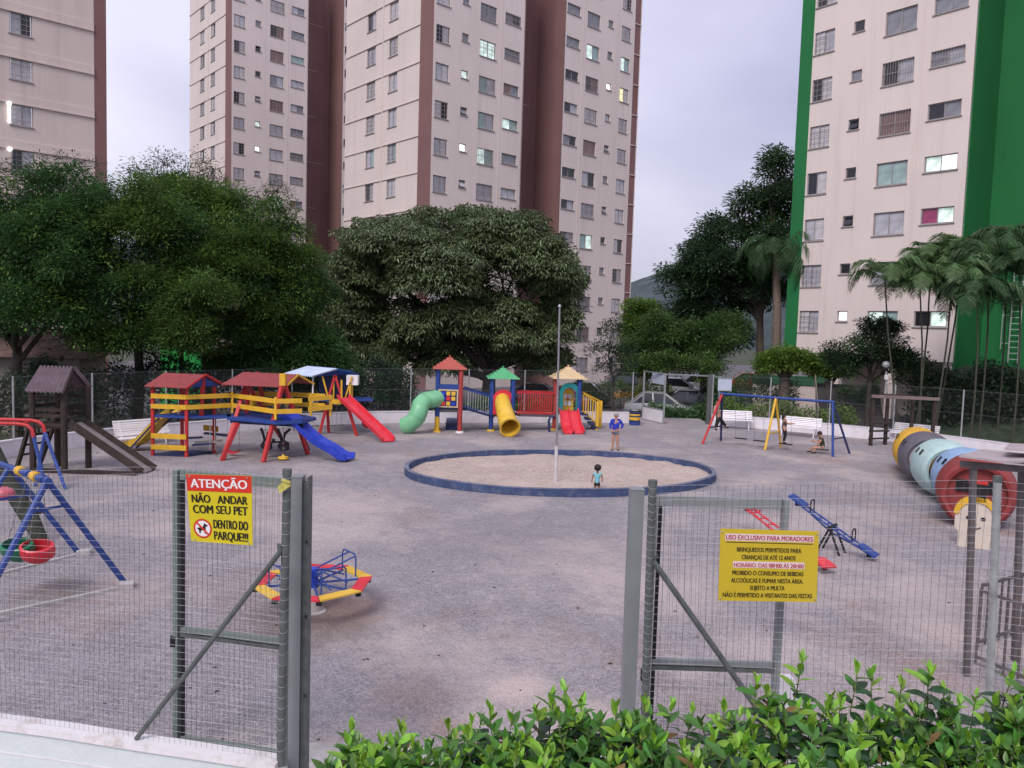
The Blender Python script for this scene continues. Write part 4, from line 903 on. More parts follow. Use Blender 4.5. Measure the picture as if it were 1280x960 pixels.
def baby_swing():
    n1, n2 = G(157, 730), G(-40, 790); f1, f2 = G(99, 692), V3(-8.7, 11.6)
    A = P(59, 601, (n1.y+n2.y)/2); B = P(12, 584, (f1.y+f2.y)/2+.1)
    t = thing('baby_swing', 'blue baby swing frame with red and green bucket seats, at left behind the wire fence', 'swing set', (A.x, A.y, 0))
    tubes('leg', M_blue, t, [[A, n1], [A, n2], [B, f1], [B, f2]], .045)
    d = (B-A); E2 = B+d*.8
    part('top_beam', M_blue, t, lambda m: m.tube([A-d*.04, E2], .05, 10), 50)
    for s in (.22, .62): part('yellow_collar', M_yel, t, lambda m: m.tube([A+d*s, A+d*(s+.12)], .075, 10), 50)
    for s in (.05, .42): part('blue_collar', M_blue, t, lambda m: m.tube([A+d*s, A+d*(s+.13)], .068, 10), 50)
    # cross braces
    bars('brace', M_blue, t, [(A.lerp(n1, .22), A.lerp(n2, .22)), (B.lerp(f1, .3), B.lerp(f2, .3))], .035, .035)
    def seat(px, py, m_, label, rz):
        c = P(px, py, A.y+.35+(A.y*0)); q = A+d*((c-A).dot(d)/d.length_squared)
        s_ = MB(); s_.lathe([(.02, -.19), (.13, -.18), (.20, -.08), (.215, .05), (.20, .15), (.17, .17), (.165, .12), (.17, .0), (.13, -.12), (.0, -.13)], c, 14)
        s_.v = [tuple(c+Matrix.Rotation(rz, 3, 'Z')@Matrix.Rotation(.45, 3, 'X')@Matrix.Diagonal((1.15, .8, .8))@(Vector(x)-c)) for x in s_.v]
        o = s_.build('bucket_seat', m_, t, 40); o['label'] = label
        for dx in (-.16, .16):
            chain(t, c+V3(dx, 0, .12), V3(q.x+dx*.5, q.y, A.z-.04))
    seat(47, 690, M_pred, 'red bucket seat', .3); seat(23, 688, mat('green_plastic', (.01, .16, .08), .3, .1, 4), 'green bucket seat', .1)
    c = P(4, 617, B.y+.3); part('pink_seat', mat('pink_plastic', (.55, .12, .16), .4), t, lambda m: m.sphere(c, (.19, .15, .12), 12, 8), 60)
baby_swing()
def log_beam():
    t = thing('leaning_log', 'thick mossy dark log leaning down to the ground beside the baby swing', 'log', tuple(G(58, 684)))
    a = G(54, 682)+V3(0, 0, .05); b = P(-25, 540, a.y+1.2)
    part('log', mat('mossy_wood', (.035, .04, .028), .95, .45, 6, .9, 14, dirt=(.06, .075, .035, .8)), t, lambda m: m.tube([a+(b-a)*s+V3(rnd.uniform(-.03, .03), 0, rnd.uniform(-.02, .02)) for s in (0, .2, .4, .6, .8, 1)], [.12, .15, .16, .15, .16, .17], 10), 50)
    part('side_knot', M_wood, t, lambda m: m.box(a+(b-a)*.28+V3(.16, 0, -.02), (.28, .12, .07), .3))
log_beam()
for i, (p, q, lb) in enumerate(((G(0, 718)*1.0, G(98, 694), 'pale concrete ground strip joining the far feet of the baby swing'), (G(-5, 769), G(150, 736), 'pale concrete ground strip joining the near feet of the baby swing'))):
    t = thing('ground_strip', lb, 'curb', tuple((p+q)/2), 'concrete ground strips under the baby swing')
    part('strip', M_conc, t, lambda m: m.bar(p+(p-q)*.6+V3(0, 0, .012), q+V3(0, 0, .012), .07, .05)); part('foot_block', M_conc, t, lambda m: m.box(q+V3(.06, .06, .03), (.22, .2, .1), .4))

# ---------------- red roofed play set with yellow rails and blue slide
def red_set():
    t = thing('climbing_set', 'wooden climbing set with two red roofs, yellow rails, blue decks and a wavy blue slide', 'play set', (-8.5, 23.8, 0)); z3 = lambda p, z: V3(p.x, p.y, z)
    FL, FR, BR, BL = V3(-10.86, 23.5), V3(-9.80, 23.42), V3(-9.28, 24.25), V3(-10.35, 24.4)
    for p in (FL, FR, BR, BL): part('post', M_red, t, lambda m: m.bar(z3(p, 0), z3(p, 2.12), .085, .085, (0, 1, 0)))
    part('base_frame', M_dblue, t, lambda m: m.hexa([z3(p, 0.01) for p in (FL, FR, BR, BL)]+[z3(p, .06) for p in (FL, FR, BR, BL)]))
    part('deck', M_blue, t, lambda m: m.hexa([z3(p, 1.17) for p in (FL, FR, BR, BL)]+[z3(p, 1.25) for p in (FL, FR, BR, BL)]))
    rg0, rg1 = V3(-10.72, 24.0, 2.5), V3(-9.35, 23.75, 2.5)
    e0, e1 = V3(-11.02, 23.3, 2.12), V3(-9.68, 23.12, 2.12); f0, f1 = V3(-10.42, 24.75, 2.12), V3(-9.02, 24.5, 2.12)
    corrug(rg0, rg1, e1, e0, 'roof_sheet', M_rtile, t, 16, .014); corrug(rg0, rg1, f1, f0, 'roof_sheet', M_rtile, t, 16, .014)
    part('gable_panel', M_blue, t, lambda m: m.prism([e1+V3(-.12, .15, 0), f1+V3(-.12, -.15, 0), rg1+V3(-.1, 0, -.05)], V3(-.03, 0, 0)))
    bars('bargeboard', M_red, t, [(e1, rg1), (f1, rg1)], .04, .05)
    bars('king_post', M_red, t, [(V3(-9.5, 23.8, 1.2), V3(-9.45, 23.8, 2.42))], .12, .05)
    # rails: yellow boards along the walkway
    P1, P2 = FL+V3(-.02, -.07), FR+V3(.02, -.07); P3 = V3(-8.75, 24.35); P4 = V3(-6.95, 22.95); P5 = V3(-6.3, 23.35); P6 = V3(-6.1, 24.15)
    for z in (1.52, 1.83):
        bars('yellow_rail', M_yel, t, [(z3(P1, z), z3(P2, z)), (z3(P2, z), z3(P3, z)), (z3(P3, z), z3(P4, z)), (z3(P4, z), z3(P5, z)), (z3(P5+V3(.15, .2), z+.03), z3(P6+V3(.5, .1), z+.05))], .035, .14)
        bars('yellow_rail', M_yel, t, [(V3(-8.6, 25.2, z), V3(-7.5, 25.2, z)), (V3(-7.2, 25.3, z), V3(-6., 25.0, z))], .035, .15)
    for z in (.28, .62): bars('yellow_rail', M_yel, t, [(z3(P1, z), z3(P2, z))], .035, .15)
    bars('yellow_rail', M_yel, t, [(V3(-9.75, 24.6, .75), V3(-9.2, 24.35, .75))], .035, .18)
    bars('yellow_post', M_yel, t, [(z3(p, 1.28), z3(p, 1.95)) for p in (P3, V3(-6.98, 22.98), V3(-6.25, 24.2), V3(-7.3, 25.25), V3(-5.65, 24.25))], .06, .06)
    # walkway and main platform
    part('walkway', M_blue, t, lambda m: m.hexa([V3(-9.75, 23.5, 1.17), V3(-8.6, 23.75, 1.17), V3(-8.8, 24.4, 1.17), V3(-9.4, 24.2, 1.17), V3(-9.75, 23.5, 1.23), V3(-8.6, 23.75, 1.23), V3(-8.8, 24.4, 1.23), V3(-9.4, 24.2, 1.23)]))
    pl = [(-8.7, 23.75), (-6.95, 23.0), (-6.3, 23.4), (-6.1, 24.3), (-7.2, 25.3), (-8.6, 25.2), (-8.9, 24.35)]
    part('deck', M_blue, t, lambda m: m.prism([V3(x, y, 1.13) for x, y in pl], V3(0, 0, .1)))
    part('deck_beam', M_dblue, t, lambda m: m.bar(V3(-8.6, 23.8, 1.09), V3(-6.3, 23.6, 1.05), .1, .12))
    # A frames
    apx = P(354, 476, 23.6); apl = P(308, 478, 24.6)
    for ap, feet, top in ((apx, (G(329, 578), G(385, 568)), 1), (apl, (G(277, 576)+V3(.0, .1), V3(-7.35, 25.6, 0)), 0)):
        for f_ in feet: part('frame_leg', M_red, t, lambda m: m.bar(ap if top else V3(ap.x, ap.y, 2.2), f_, .11, .10))
    part('frame_leg', M_red, t, lambda m: m.bar(V3(-8.2, 23.3, 1.1), G(277, 576), .11, .10)); part('frame_leg', M_dblue, t, lambda m: m.bar(V3(-6.9, 24.9, 1.1), V3(-6.6, 25.3, 0), .10, .10))
    part('apex_block', M_yel, t, lambda m: m.box(apx+V3(0, -.03, .04), (.17, .16, .36)))
    r0, r1 = P(305, 465, 24.9), P(372, 467, 24.6); zr = r0.z; r1.z = zr; ze = zr-.34
    corrug(r0, r1, V3(r1.x-.15, r1.y-1.0, ze), V3(r0.x-.35, r0.y-1.0, ze), 'roof_sheet', M_rtile, t, 20, .014); corrug(r0, r1, V3(r1.x+.3, r1.y+.8, ze), V3(r0.x+.2, r0.y+.8, ze), 'roof_sheet', M_rtile, t, 20, .014)
    part('bargeboard', M_yel, t, lambda m: (m.bar(r1+V3(.03, 0, -.02), V3(r1.x-.12, r1.y-1.0, ze-.02), .03, .06), m.bar(r1+V3(.03, 0, -.02), V3(r1.x+.33, r1.y+.8, ze-.02), .03, .06)))
    bars('roof_post', M_red, t, [(V3(r0.x+.1, r0.y, 1.2), V3(r0.x+.15, r0.y, zr)), (V3(r0.x+.55, r0.y+.4, 1.2), V3(r0.x+.4, r0.y+.1, zr))], .13, .06)
    # blue wavy slide
    a, b = P(352, 517, 23.6), G(438, 577); b.z = .06; n = 22; A = []; 
    cen = []
    for i in range(n+1):
        s = i/n; q = a.lerp(b, s); z = a.z*(1-s)**.95*(1) if s < 1 else 0; z = max(.09, a.z+(0-.0)-(a.z-.05)*min(1, s*1.13)+.05*math.sin(s*9.5)); cen.append(V3(q.x, q.y, z))
    side = V3(.25, .62, 0).normalized(); prof = [(-.27, .17), (-.25, .17), (-.21, .0), (.21, .0), (.25, .17), (.27, .17), (.24, -.03), (-.24, -.03)]
    m_ = MB(); vs = [c+side*u+V3(0, 0, v) for c in cen for u, v in prof]; fs = [(i*8+j, i*8+(j+1) % 8, (i+1)*8+(j+1) % 8, (i+1)*8+j) for i in range(n) for j in range(8)]
    m_.add(vs, fs); m_.add([vs[j] for j in range(8)], [(0, 1, 2, 7), (2, 3, 6, 7), (3, 4, 5, 6)]); m_.build('wavy_slide', M_pblue, t, 50, label='wavy bright blue plastic slide')
    # yellow slide to the left
    a, b = V3(-10.5, 24.3, 1.25), V3(-12.15, 24.25, .08); c2 = [a.lerp(b, s)+V3(0, 0, .10*math.sin(s*7)-.14*math.sin(s*math.pi)) for s in [i/14 for i in range(15)]]
    sd_ = V3(0.25, .9, 0).normalized(); m_ = MB(); vs = [c+sd_*u*1.1+V3(0, 0, v) for c in c2 for u, v in prof]; m_.add(vs, [(i*8+j, i*8+(j+1) % 8, (i+1)*8+(j+1) % 8, (i+1)*8+j) for i in range(14) for j in range(8)])
    m_.build('yellow_slide', M_pyel, t, 50)
    bars('slide_leg', M_dblue, t, [(V3(-10.9, 24., 1.1), G(156, 568)), (V3(-10.6, 24.4, 1.1), G(170, 560))], .05, .05)
    # hanging seats
    def hang(px, py, wd, Yh, zt_=1.1):
        c = P(px, py, Yh)
        for s in (-1, 1): chain(t, c+V3(s*wd/2, 0, .02), V3(c.x+s*wd/2*.9, Yh, zt_))
        m = MB(); pts = [c+V3(wd/2*k/4, 0, .035*abs(k/4)**2*2-.02) for k in range(-4, 5)]
        for q0, q1 in zip(pts[:-1], pts[1:]): m.bar(q0, q1, .17, .05)
        return m.build('swing_seat', M_pred, t)
    hang(291.5, 565, .40, 23.9)
    # black twin horse rocker on chains
    c = P(352, 553, 23.7)
    m_ = MB()
    for k in (-.52, .0):
        q = c+V3(k, 0, 0); m_.tube([q+V3(-.12, 0, .42), q+V3(-.05, 0, .25), q+V3(.0, 0, .05), q+V3(-.1, 0, -.12), q+V3(.02, 0, -.26), q+V3(.2, 0, -.2), q+V3(.2, 0, -.02), q+V3(.05, 0, .05), q+V3(.1, 0, .28), q+V3(.26, 0, .42)], .042, 7)
        m_.box(q+V3(.05, 0, -.1), (.30, .12, .10))
    m_.bar(c+V3(-.45, 0, -.02), c+V3(.05, 0, .02), .05, .06); m_.sphere(c+V3(-.25, 0, .06), .06, 8, 6); m_.build('twin_rocker', M_black, t, 50)
    chain(t, c+V3(.05, 0, .3), V3(c.x+.05, c.y, 1.05)); chain(t, c+V3(-.5, 0, .3), V3(c.x-.5, c.y, 1.05))
    q = P(354, 572, 23.4); part('disc_seat', M_pyel, t, lambda m: m.lathe([(0, -.05), (.14, -.05), (.16, -.02), (.15, .03), (.05, .05), (.03, .09), (0, .09)], q, 18), 40); chain(t, q+V3(0, 0, .08), V3(q.x, q.y, 1.1))
    # dark planks and steps below the left tower
    bars('dark_plank', M_dblue, t, [(V3(-9.6, 24.3, .62), V3(-8.7, 24.3, .55)), (V3(-10.3, 24.2, .45), V3(-9.6, 24.0, .52)), (V3(-9.75, 23.8, .32), V3(-9.2, 23.8, .36))], .20, .05)
    bars('grey_board', M_slidebed, t, [(V3(-9.75, 23.9, .36), V3(-9., 24.2, .40))], .22, .06)
    tubes('rope', M_galv, t, [[V3(-10.05, 23.42, 1.3), V3(-10.03, 23.4, 2.1)], [V3(-9.0, 23.6, .2), V3(-9.02, 23.6, 1.15)], [V3(-9.2, 23.7, .2), V3(-9.2, 23.7, 1.15)]], .012, 5)
red_set()

# ---------------- blue roofed set with red slide
def blue_set():
    Y = 29.2; t = thing('blue_roof_play_set', 'small play set with pale blue corrugated roof, dark blue boards and a straight red slide', 'play set', tuple(G(425, 541))); z3 = lambda p, z: V3(p.x, p.y, z)
    r0, r1 = P(385, 458, Y+.9), P(423, 460, Y-.2); r1.z = r0.z; L0, L1 = P(355, 467, Y+.3), P(391, 471, Y-.6); q0 = P(415, 464, Y+1.6); q1 = P(449, 469, Y+.6); ze = (L0.z+L1.z)/2
    corrug(r0, r1, z3(L1, ze), z3(L0, ze), 'roof_sheet', M_wtile, t, 13, .03); corrug(r0, r1, z3(q1, ze+.05), z3(q0, ze+.05), 'roof_sheet', M_btile, t, 13, .03)
    part('gable_panel', M_blue, t, lambda m: m.prism([z3(L1, ze)+V3(.1, .05, 0), z3(q1, ze+.05)+V3(-.1, -.03, 0), r1+V3(0, .04, -.05)], V3(-.02, .03, 0)))
    a, b = P(398, 500, Y+.4), P(440, 500, Y+.9)
    for k in range(7): part('wall_board', M_dblue, t, lambda m: m.bar(V3(a.x, a.y, 1.5+.14*k), V3(b.x, b.y, 1.5+.14*k), .03, .125))
    for px in (391, 417, 440): p = P(px, 500, Y+(.0 if px < 430 else .7)); part('roof_post', M_white if px < 400 else M_yel, t, lambda m: m.bar(V3(p.x, p.y, 1.2), V3(p.x, p.y, ze+.12), .05, .05))
    part('deck', M_blue, t, lambda m: m.prism([P(393, 499, Y-.2), P(466, 499, Y-.3), P(462, 496, Y+1), P(400, 497, Y+1)], V3(0, 0, -.07)))
    part('low_deck', M_yel, t, lambda m: m.box(P(421, 502, Y-.45), (.36, .3, .16)))
    ap = P(419, 469, Y-.4)
    bars('frame_leg', M_red, t, [(ap, P(410, 499, Y-.4)), (ap, P(428, 499, Y-.4)), (P(409, 505, Y), G(399, 543)), (P(409, 505, Y), G(411, 541)), (P(434, 505, Y), G(446, 545))], .10, .08)
    bars('yellow_post', M_yel, t, [(P(427, 505, Y-.5), P(427, 475, Y-.5)), (P(437, 499, Y-.3), P(438, 478, Y-.3)), (P(403, 470, Y-.3), P(411, 499, Y-.3)), (P(440, 471, Y-.3), P(431, 499, Y-.3))], .055, .055)
    part('white_box', M_white, t, lambda m: m.box(P(441, 475, Y-.1), (.42, .3, .36)))
    a, b = P(429, 497, Y-.6), G(486, 553)+V3(0, 0, .05); side = V3(.55, .4, 0).normalized(); pr = [(-.25, .13), (-.22, .13), (-.2, 0), (.2, 0), (.22, .13), (.25, .13), (.23, -.03), (-.23, -.03)]
    cen = [a, a.lerp(b, .08), a.lerp(b, .9)+V3(0, 0, .02), b]; m_ = MB(); m_.add([c+side*u+V3(0, 0, v) for c in cen for u, v in pr], [(i*8+j, i*8+(j+1) % 8, (i+1)*8+(j+1) % 8, (i+1)*8+j) for i in range(3) for j in range(8)]); m_.build('red_slide', M_pred, t, 50)
    part('ground_wheel', M_pred, t, lambda m: m.lathe([(.22, -.06), (.26, -.03), (.26, .03), (.22, .06), (.12, .06), (.12, -.06)], P(460, 527, Y+1.2), 14, (.6, -1, 0), True), 40)
    for px in (392, 421): chain(t, P(px, 505, Y), P(px, 532, Y))
    bars('swing_board', M_galvd, t, [(P(384, 533, Y), P(398, 532, Y)), (P(412, 532, Y), P(430, 531, Y))], .16, .03)
    for px in (415, 427): chain(t, P(px, 505, Y), P(px, 531, Y))
    part('net_frame', M_galvd, t, lambda m: (m.bar(P(365, 515, Y+.6), P(440, 513, Y+.8), .03, .03), m.bar(P(366, 515, Y+.6), P(368, 541, Y+.6), .03, .03)))
blue_set()

# ---------------- three tower plastic play set
def tower_set():
    Y1, Y2, Y3 = 30.7, 31.5, 32.4; t = thing('plastic_play_set', 'long plastic play set of three roofed towers joined by bridges, with tube slides', 'play set', tuple(G(628, 540))); z3 = lambda p, z: V3(p.x, p.y, z)
    def tw(px0, px1, Y, roof, apex, eave, mroof, mleft, mright, mback, deck, shiftd=.95):
        a, b = P(px0, 500, Y), P(px1, 500, Y); ze = P((px0+px1)/2, eave, Y).z; za = P((px0+px1)/2, apex, Y+.5).z; dk = P(px0, deck, Y).z
        bk = V3(a.x/a.y*shiftd, shiftd, 0)
        for p, m_ in ((a, mleft), (b, mright), (a+bk, mback), (b+bk, mback)):
            part('post', m_, t, lambda m: m.tube([z3(p, 0), z3(p, ze+.05)], .095, 10), 40); part('foot_ring', M_pyel if m_ is mleft else M_white, t, lambda m: m.lathe([(.10, 0), (.17, 0), (.16, .05), (.10, .07)], z3(p, 0), 12), 40)
        part('deck', mat('deck_grey', (.10, .09, .10), .7), t, lambda m: m.hexa([z3(x, dk-.12) for x in (a, b, b+bk, a+bk)]+[z3(x, dk) for x in (a, b, b+bk, a+bk)]))
        c = (a+b+bk)/2; w_ = (b.x-a.x)/2+.22; c.z = 0; rr = Matrix.Rotation(.1, 3, 'Z'); m_ = MB(); nst = 5; prof = []
        for i in range(nst):
            s0 = 1-i/nst; s1 = 1-(i+1)/nst; h = za-ze; prof += [(w_*s0, ze+h*i/nst*.9+(.0 if i == 0 else 0)), (w_*(s0-.02), ze+h*i/nst*.9+.05), (w_*(s1+.035), ze+h*(i+1)/nst*.9-.02)]
        prof.append((w_*.06, za)); V = []; Fq = []
        for r_, z in prof: V += [c+rr@Vector((sx*r_, sy*r_, z)) for sx, sy in ((-1, -1), (1, -1), (1, 1), (-1, 1))]
        for i in range(len(prof)-1):
            for j in range(4): Fq.append((i*4+j, i*4+(j+1) % 4, (i+1)*4+(j+1) % 4, (i+1)*4+j))
        Fq.append((0, 1, 2, 3)[::-1]); q = len(prof)*4-4; Fq.append((q, q+1, q+2, q+3)); m_.add(V, Fq); m_.build('roof', mroof, t); return a, b, bk, dk, ze
    # T1
    a, b, bk, dk, ze = tw(547, 575.5, Y1, 0, 444, 461.5, M_rroof, M_blue, paint('dark_red_post', (.38, .05, .045)), M_blue, 511)
    part('yellow_post_foot', M_yel, t, lambda m: m.tube([z3(a, 0), z3(a, .62)], .10, 10), 40)
    pc = P(560.5, 498, Y1-.05); w_, h_ = .72, .66
    part('panel', M_blue, t, lambda m: m.box(pc+V3(0, .02, .08), (w_+.1, .05, h_+.3)))
    part('panel_frame', M_cream, t, lambda m: [m.box(pc+V3(x, -.03, z), d) for x, z, d in ((0, h_/2, (w_+.06, .05, .05)), (0, -h_/2, (w_+.06, .05, .05)), (-w_/2, 0, (.05, .05, h_-.052)), (w_/2, 0, (.05, .05, h_-.052)))])
    for i in range(3):
        for j in range(3): part('game_block', [M_pred, M_pblue, M_pyel][(i*2+j*j) % 3] if (i, j) != (1, 2) else M_pyel, t, lambda m: m.box(pc+V3(-.2+.2*i, -.04, -.2+.2*j), (.15, .08, .15)))
    part('low_step', M_dblue, t, lambda m: m.prism([G(557, 537), G(573, 538), G(572, 529), G(558, 528)], V3(0, 0, .22)))
    # green S tube slide
    pts = [P(548, 497, Y1+.1), P(541, 499, Y1-.1), P(532, 501, Y1-.3), P(526, 506, Y1-.5), P(524.5, 512, Y1-.65), P(522, 519, Y1-.7), P(517, 526, Y1-.7), P(510, 531, Y1-.65), P(505, 533, Y1-.6)]
    r_ = [.33, .34, .35, .36, .36, .37, .37, .37, .37]; part('green_tube_slide', M_pgreen, t, lambda m: m.tube(smooth3(pts), .34, 16, False), 60)
    part('tube_seam', M_pgreen, t, lambda m: [m.tube([pts[k], pts[k].lerp(pts[k+1], .14)], .37, 16, False) for k in (2, 5)], 60)
    # bridge 1 dark blue
    p0, p1 = P(578, 511, Y1+.3), P(613, 521, Y2+.0)
    part('bridge_deck', M_dblue, t, lambda m: m.bar(p0+V3(0, .3, 0), p1+V3(0, .3, 0), .8, .08))
    for yo in (0, .75):
        q0, q1 = p0+V3(0, yo, 0), p1+V3(0, yo, 0); u = V3(0, 0, .82)
        bars('bridge_rail', M_blue, t, [(q0+u, q1+u), (q0+u*.08, q1+u*.08)], .05, .06)
        if yo == 0: bars('baluster', M_galv, t, [(q0.lerp(q1, k/11)+u*.1, q0.lerp(q1, k/11)+u) for k in range(1, 11)], .02, .02)
    # T2
    a, b, bk, dk, ze = tw(614.5, 641, Y2, 0, 457.5, 473.5, M_groof, M_blue, M_blue, M_blue, 517)
    c = P(629, 503, Y2-.06); arch = [c+V3(-.42, 0, -.5)]+[c+V3(-.42*math.cos(k*math.pi/10), 0, .12+.40*math.sin(k*math.pi/10)) for k in range(11)]+[c+V3(.42, 0, -.5)]
    part('arched_panel', M_pred, t, lambda m: m.prism(arch, V3(0, .06, 0)))
    pts = [P(628, 499, Y2+.1), P(628.5, 505, Y2-.3), P(631, 515, Y2-.8), P(634, 526, Y2-1.3), P(637.5, 534.5, Y2-1.75)]
    n_ = smooth3(pts)
    def ring(m):
        m.tube(n_, [.29+.10*i/(len(n_)-1) for i in range(len(n_))], 20, False); m.tube(n_, [.265+.095*i/(len(n_)-1) for i in range(len(n_))], 20, False)
        d = (n_[-1]-n_[-2]).normalized(); m.lathe([(.35, -.03), (.41, -.03), (.42, .02), (.35, .02)], n_[-1], 20, d, True)
    part('yellow_tube_slide', M_pyel, t, ring, 50)
    # bridge 2 red
    p0, p1 = P(645, 519, Y2+.1), P(692, 520, Y3-.1)
    part('bridge_deck', mat('deck_grey', (.10, .09, .10), .7), t, lambda m: m.bar(p0+V3(0, .35, 0), p1+V3(0, .35, 0), .8, .09))
    for yo in (0, .8):
        q0, q1 = p0+V3(0, yo, 0), p1+V3(0, yo, 0); u = V3(0, 0, .93)
        bars('bridge_rail', M_red, t, [(q0+u, q1+u), (q0+u*.1, q1+u*.1)], .06, .07)
        for k in range(1, 16): MB().bar(q0.lerp(q1, k/16)+u*.1, q0.lerp(q1, k/16)+u, .028, .028).build('baluster', M_red, t)
    part('bent_leg', M_dblue, t, lambda m: m.tube([P(693, 520, Y2+.3), P(688, 521, Y2+.3), P(686, 526, Y2+.3), P(687, 543, Y2+.3)], .05, 8), 50)
    # T3
    a, b, bk, dk, ze = tw(694, 724, Y3, 0, 456, 473.5, M_cream, paint('dark_red_post', (.38, .05, .045)), M_blue, M_blue, 514)
    c = P(712, 500, Y3-.06); w_ = .42
    outer = [c+V3(-w_, 0, -.62)]+[c+V3(-w_*math.cos(k*math.pi/10), 0, .30+.42*math.sin(k*math.pi/10)) for k in range(11)]+[c+V3(w_, 0, -.62)]
    inner = [c+V3(-w_*.66, 0, -.62)]+[c+V3(-w_*.66*math.cos(k*math.pi/10), 0, .22+.30*math.sin(k*math.pi/10)) for k in range(11)]+[c+V3(w_*.66, 0, -.62)]
    def archf(m):
        for y_ in (0, .08):
            m.add([x+V3(0, y_, 0) for x in outer]+[x+V3(0, y_, 0) for x in inner], [(i, i+1, 13+i+1, 13+i) for i in range(12)])
        m.strip(outer, [x+V3(0, .08, 0) for x in outer]); m.strip(inner, [x+V3(0, .08, 0) for x in inner])
    part('entrance_arch', M_teal, t, archf)
    pp = P(709.5, 499, Y3+.55); part('yellow_door_panel', M_pyel, t, lambda m: m.prism([pp+V3(-.25, 0, -.52)]+[pp+V3(-.25*math.cos(k*math.pi/8), 0, .22+.25*math.sin(k*math.pi/8)) for k in range(9)]+[pp+V3(.25, 0, -.52)], V3(0, .05, 0)))
    for x, z in ((-.09, .12), (.09, .12), (-.09, -.17), (.09, -.17)): part('panel_window', M_white, t, lambda m: m.box(pp+V3(x, -.02, z), (.13, .04, .2)))
    part('window_heart', M_pred, t, lambda m: m.box(pp+V3(0, -.045, .02), (.1, .03, .08)))
    # double red slide
    a0, a1 = P(699, 513, Y3-.15), P(723, 513, Y3-.15); b0, b1 = G(703, 543), G(731, 543)
    def dslide(m):
        n = 12; secs = [(0, .10), (.04, .10), (.09, 0), (.44, 0), (.48, .10), (.52, .10), (.56, 0), (.91, 0), (.96, .10), (1, .10)]; V = []
        for i in range(n+1):
            s = i/n; z = a0.z*(1-s)+.05*s-.10*math.sin(math.pi*s)+(.02*math.sin(s*9))
            for u, v in secs: q = a0.lerp(b0, s).lerp(a1.lerp(b1, s), u); V.append(V3(q.x, q.y, max(.04, z)+v*1.3))
        k = len(secs); m.add(V, [(i*k+j, i*k+j+1, (i+1)*k+j+1, (i+1)*k+j) for i in range(n) for j in range(k-1)])
        W = [v-V3(0, 0, .05) for v in V]; m.add(W, [(i*k+j+1, i*k+j, (i+1)*k+j, (i+1)*k+j+1) for i in range(n) for j in range(k-1)])
        m.strip([V[i*k] for i in range(n+1)], [W[i*k]-V3(0, 0, .1) for i in range(n+1)]); m.strip([V[i*k+k-1] for i in range(n+1)], [W[i*k+k-1]-V3(0, 0, .1) for i in range(n+1)]); m.strip(V[n*k:], W[n*k:])
    part('double_slide', M_pred, t, dslide, 50)
    # yellow stairs to the right
    s0, s1 = P(729, 514, Y3+.2), G(749, 536)
    bars('stair_post', M_yel, t, [(G(746, 537)+V3(0, 0, 0), G(746, 537)+V3(0, 0, 1.2)), (G(750, 534), G(750, 534)+V3(0, 0, 1.15))], .12, .12)
    g0 = G(746, 537); tp = V3(s0.x, s0.y, s0.z)
    bars('stair_rail', M_yel, t, [(tp+V3(0, 0, .75), g0+V3(0, 0, 1.12)), (tp+V3(0, .7, .75), G(750, 534)+V3(0, 0, 1.12)), (tp+V3(0, 0, 0), g0+V3(0, 0, .25))], .06, .06)
    for k in range(6): s = k/6; MB().bar(tp.lerp(g0+V3(0, 0, .25), s), (tp+V3(0, 0, .75)).lerp(g0+V3(0, 0, 1.12), s), .04, .04).build('baluster', M_cream if k % 2 else M_yel, t)
    for k in range(4): q = tp.lerp(g0, (k+.5)/4); part('stair_step', M_dblue, t, lambda m: m.box((q.x, q.y+.35, max(.1, q.z-.05)), (.26, .75, .08)))
def smooth3(p, k=4):
    o = []
    for i in range(len(p)-1):
        p0 = p[max(i-1, 0)]; p1 = p[i]; p2 = p[i+1]; p3 = p[min(i+2, len(p)-1)]
        for j in range(k):
            t = j/k; o.append(.5*((2*p1)+(p2-p0)*t+(2*p0-5*p1+4*p2-p3)*t*t+(3*p1-p0-3*p2+p3)*t**3))
    o.append(p[-1]); return o
tower_set()

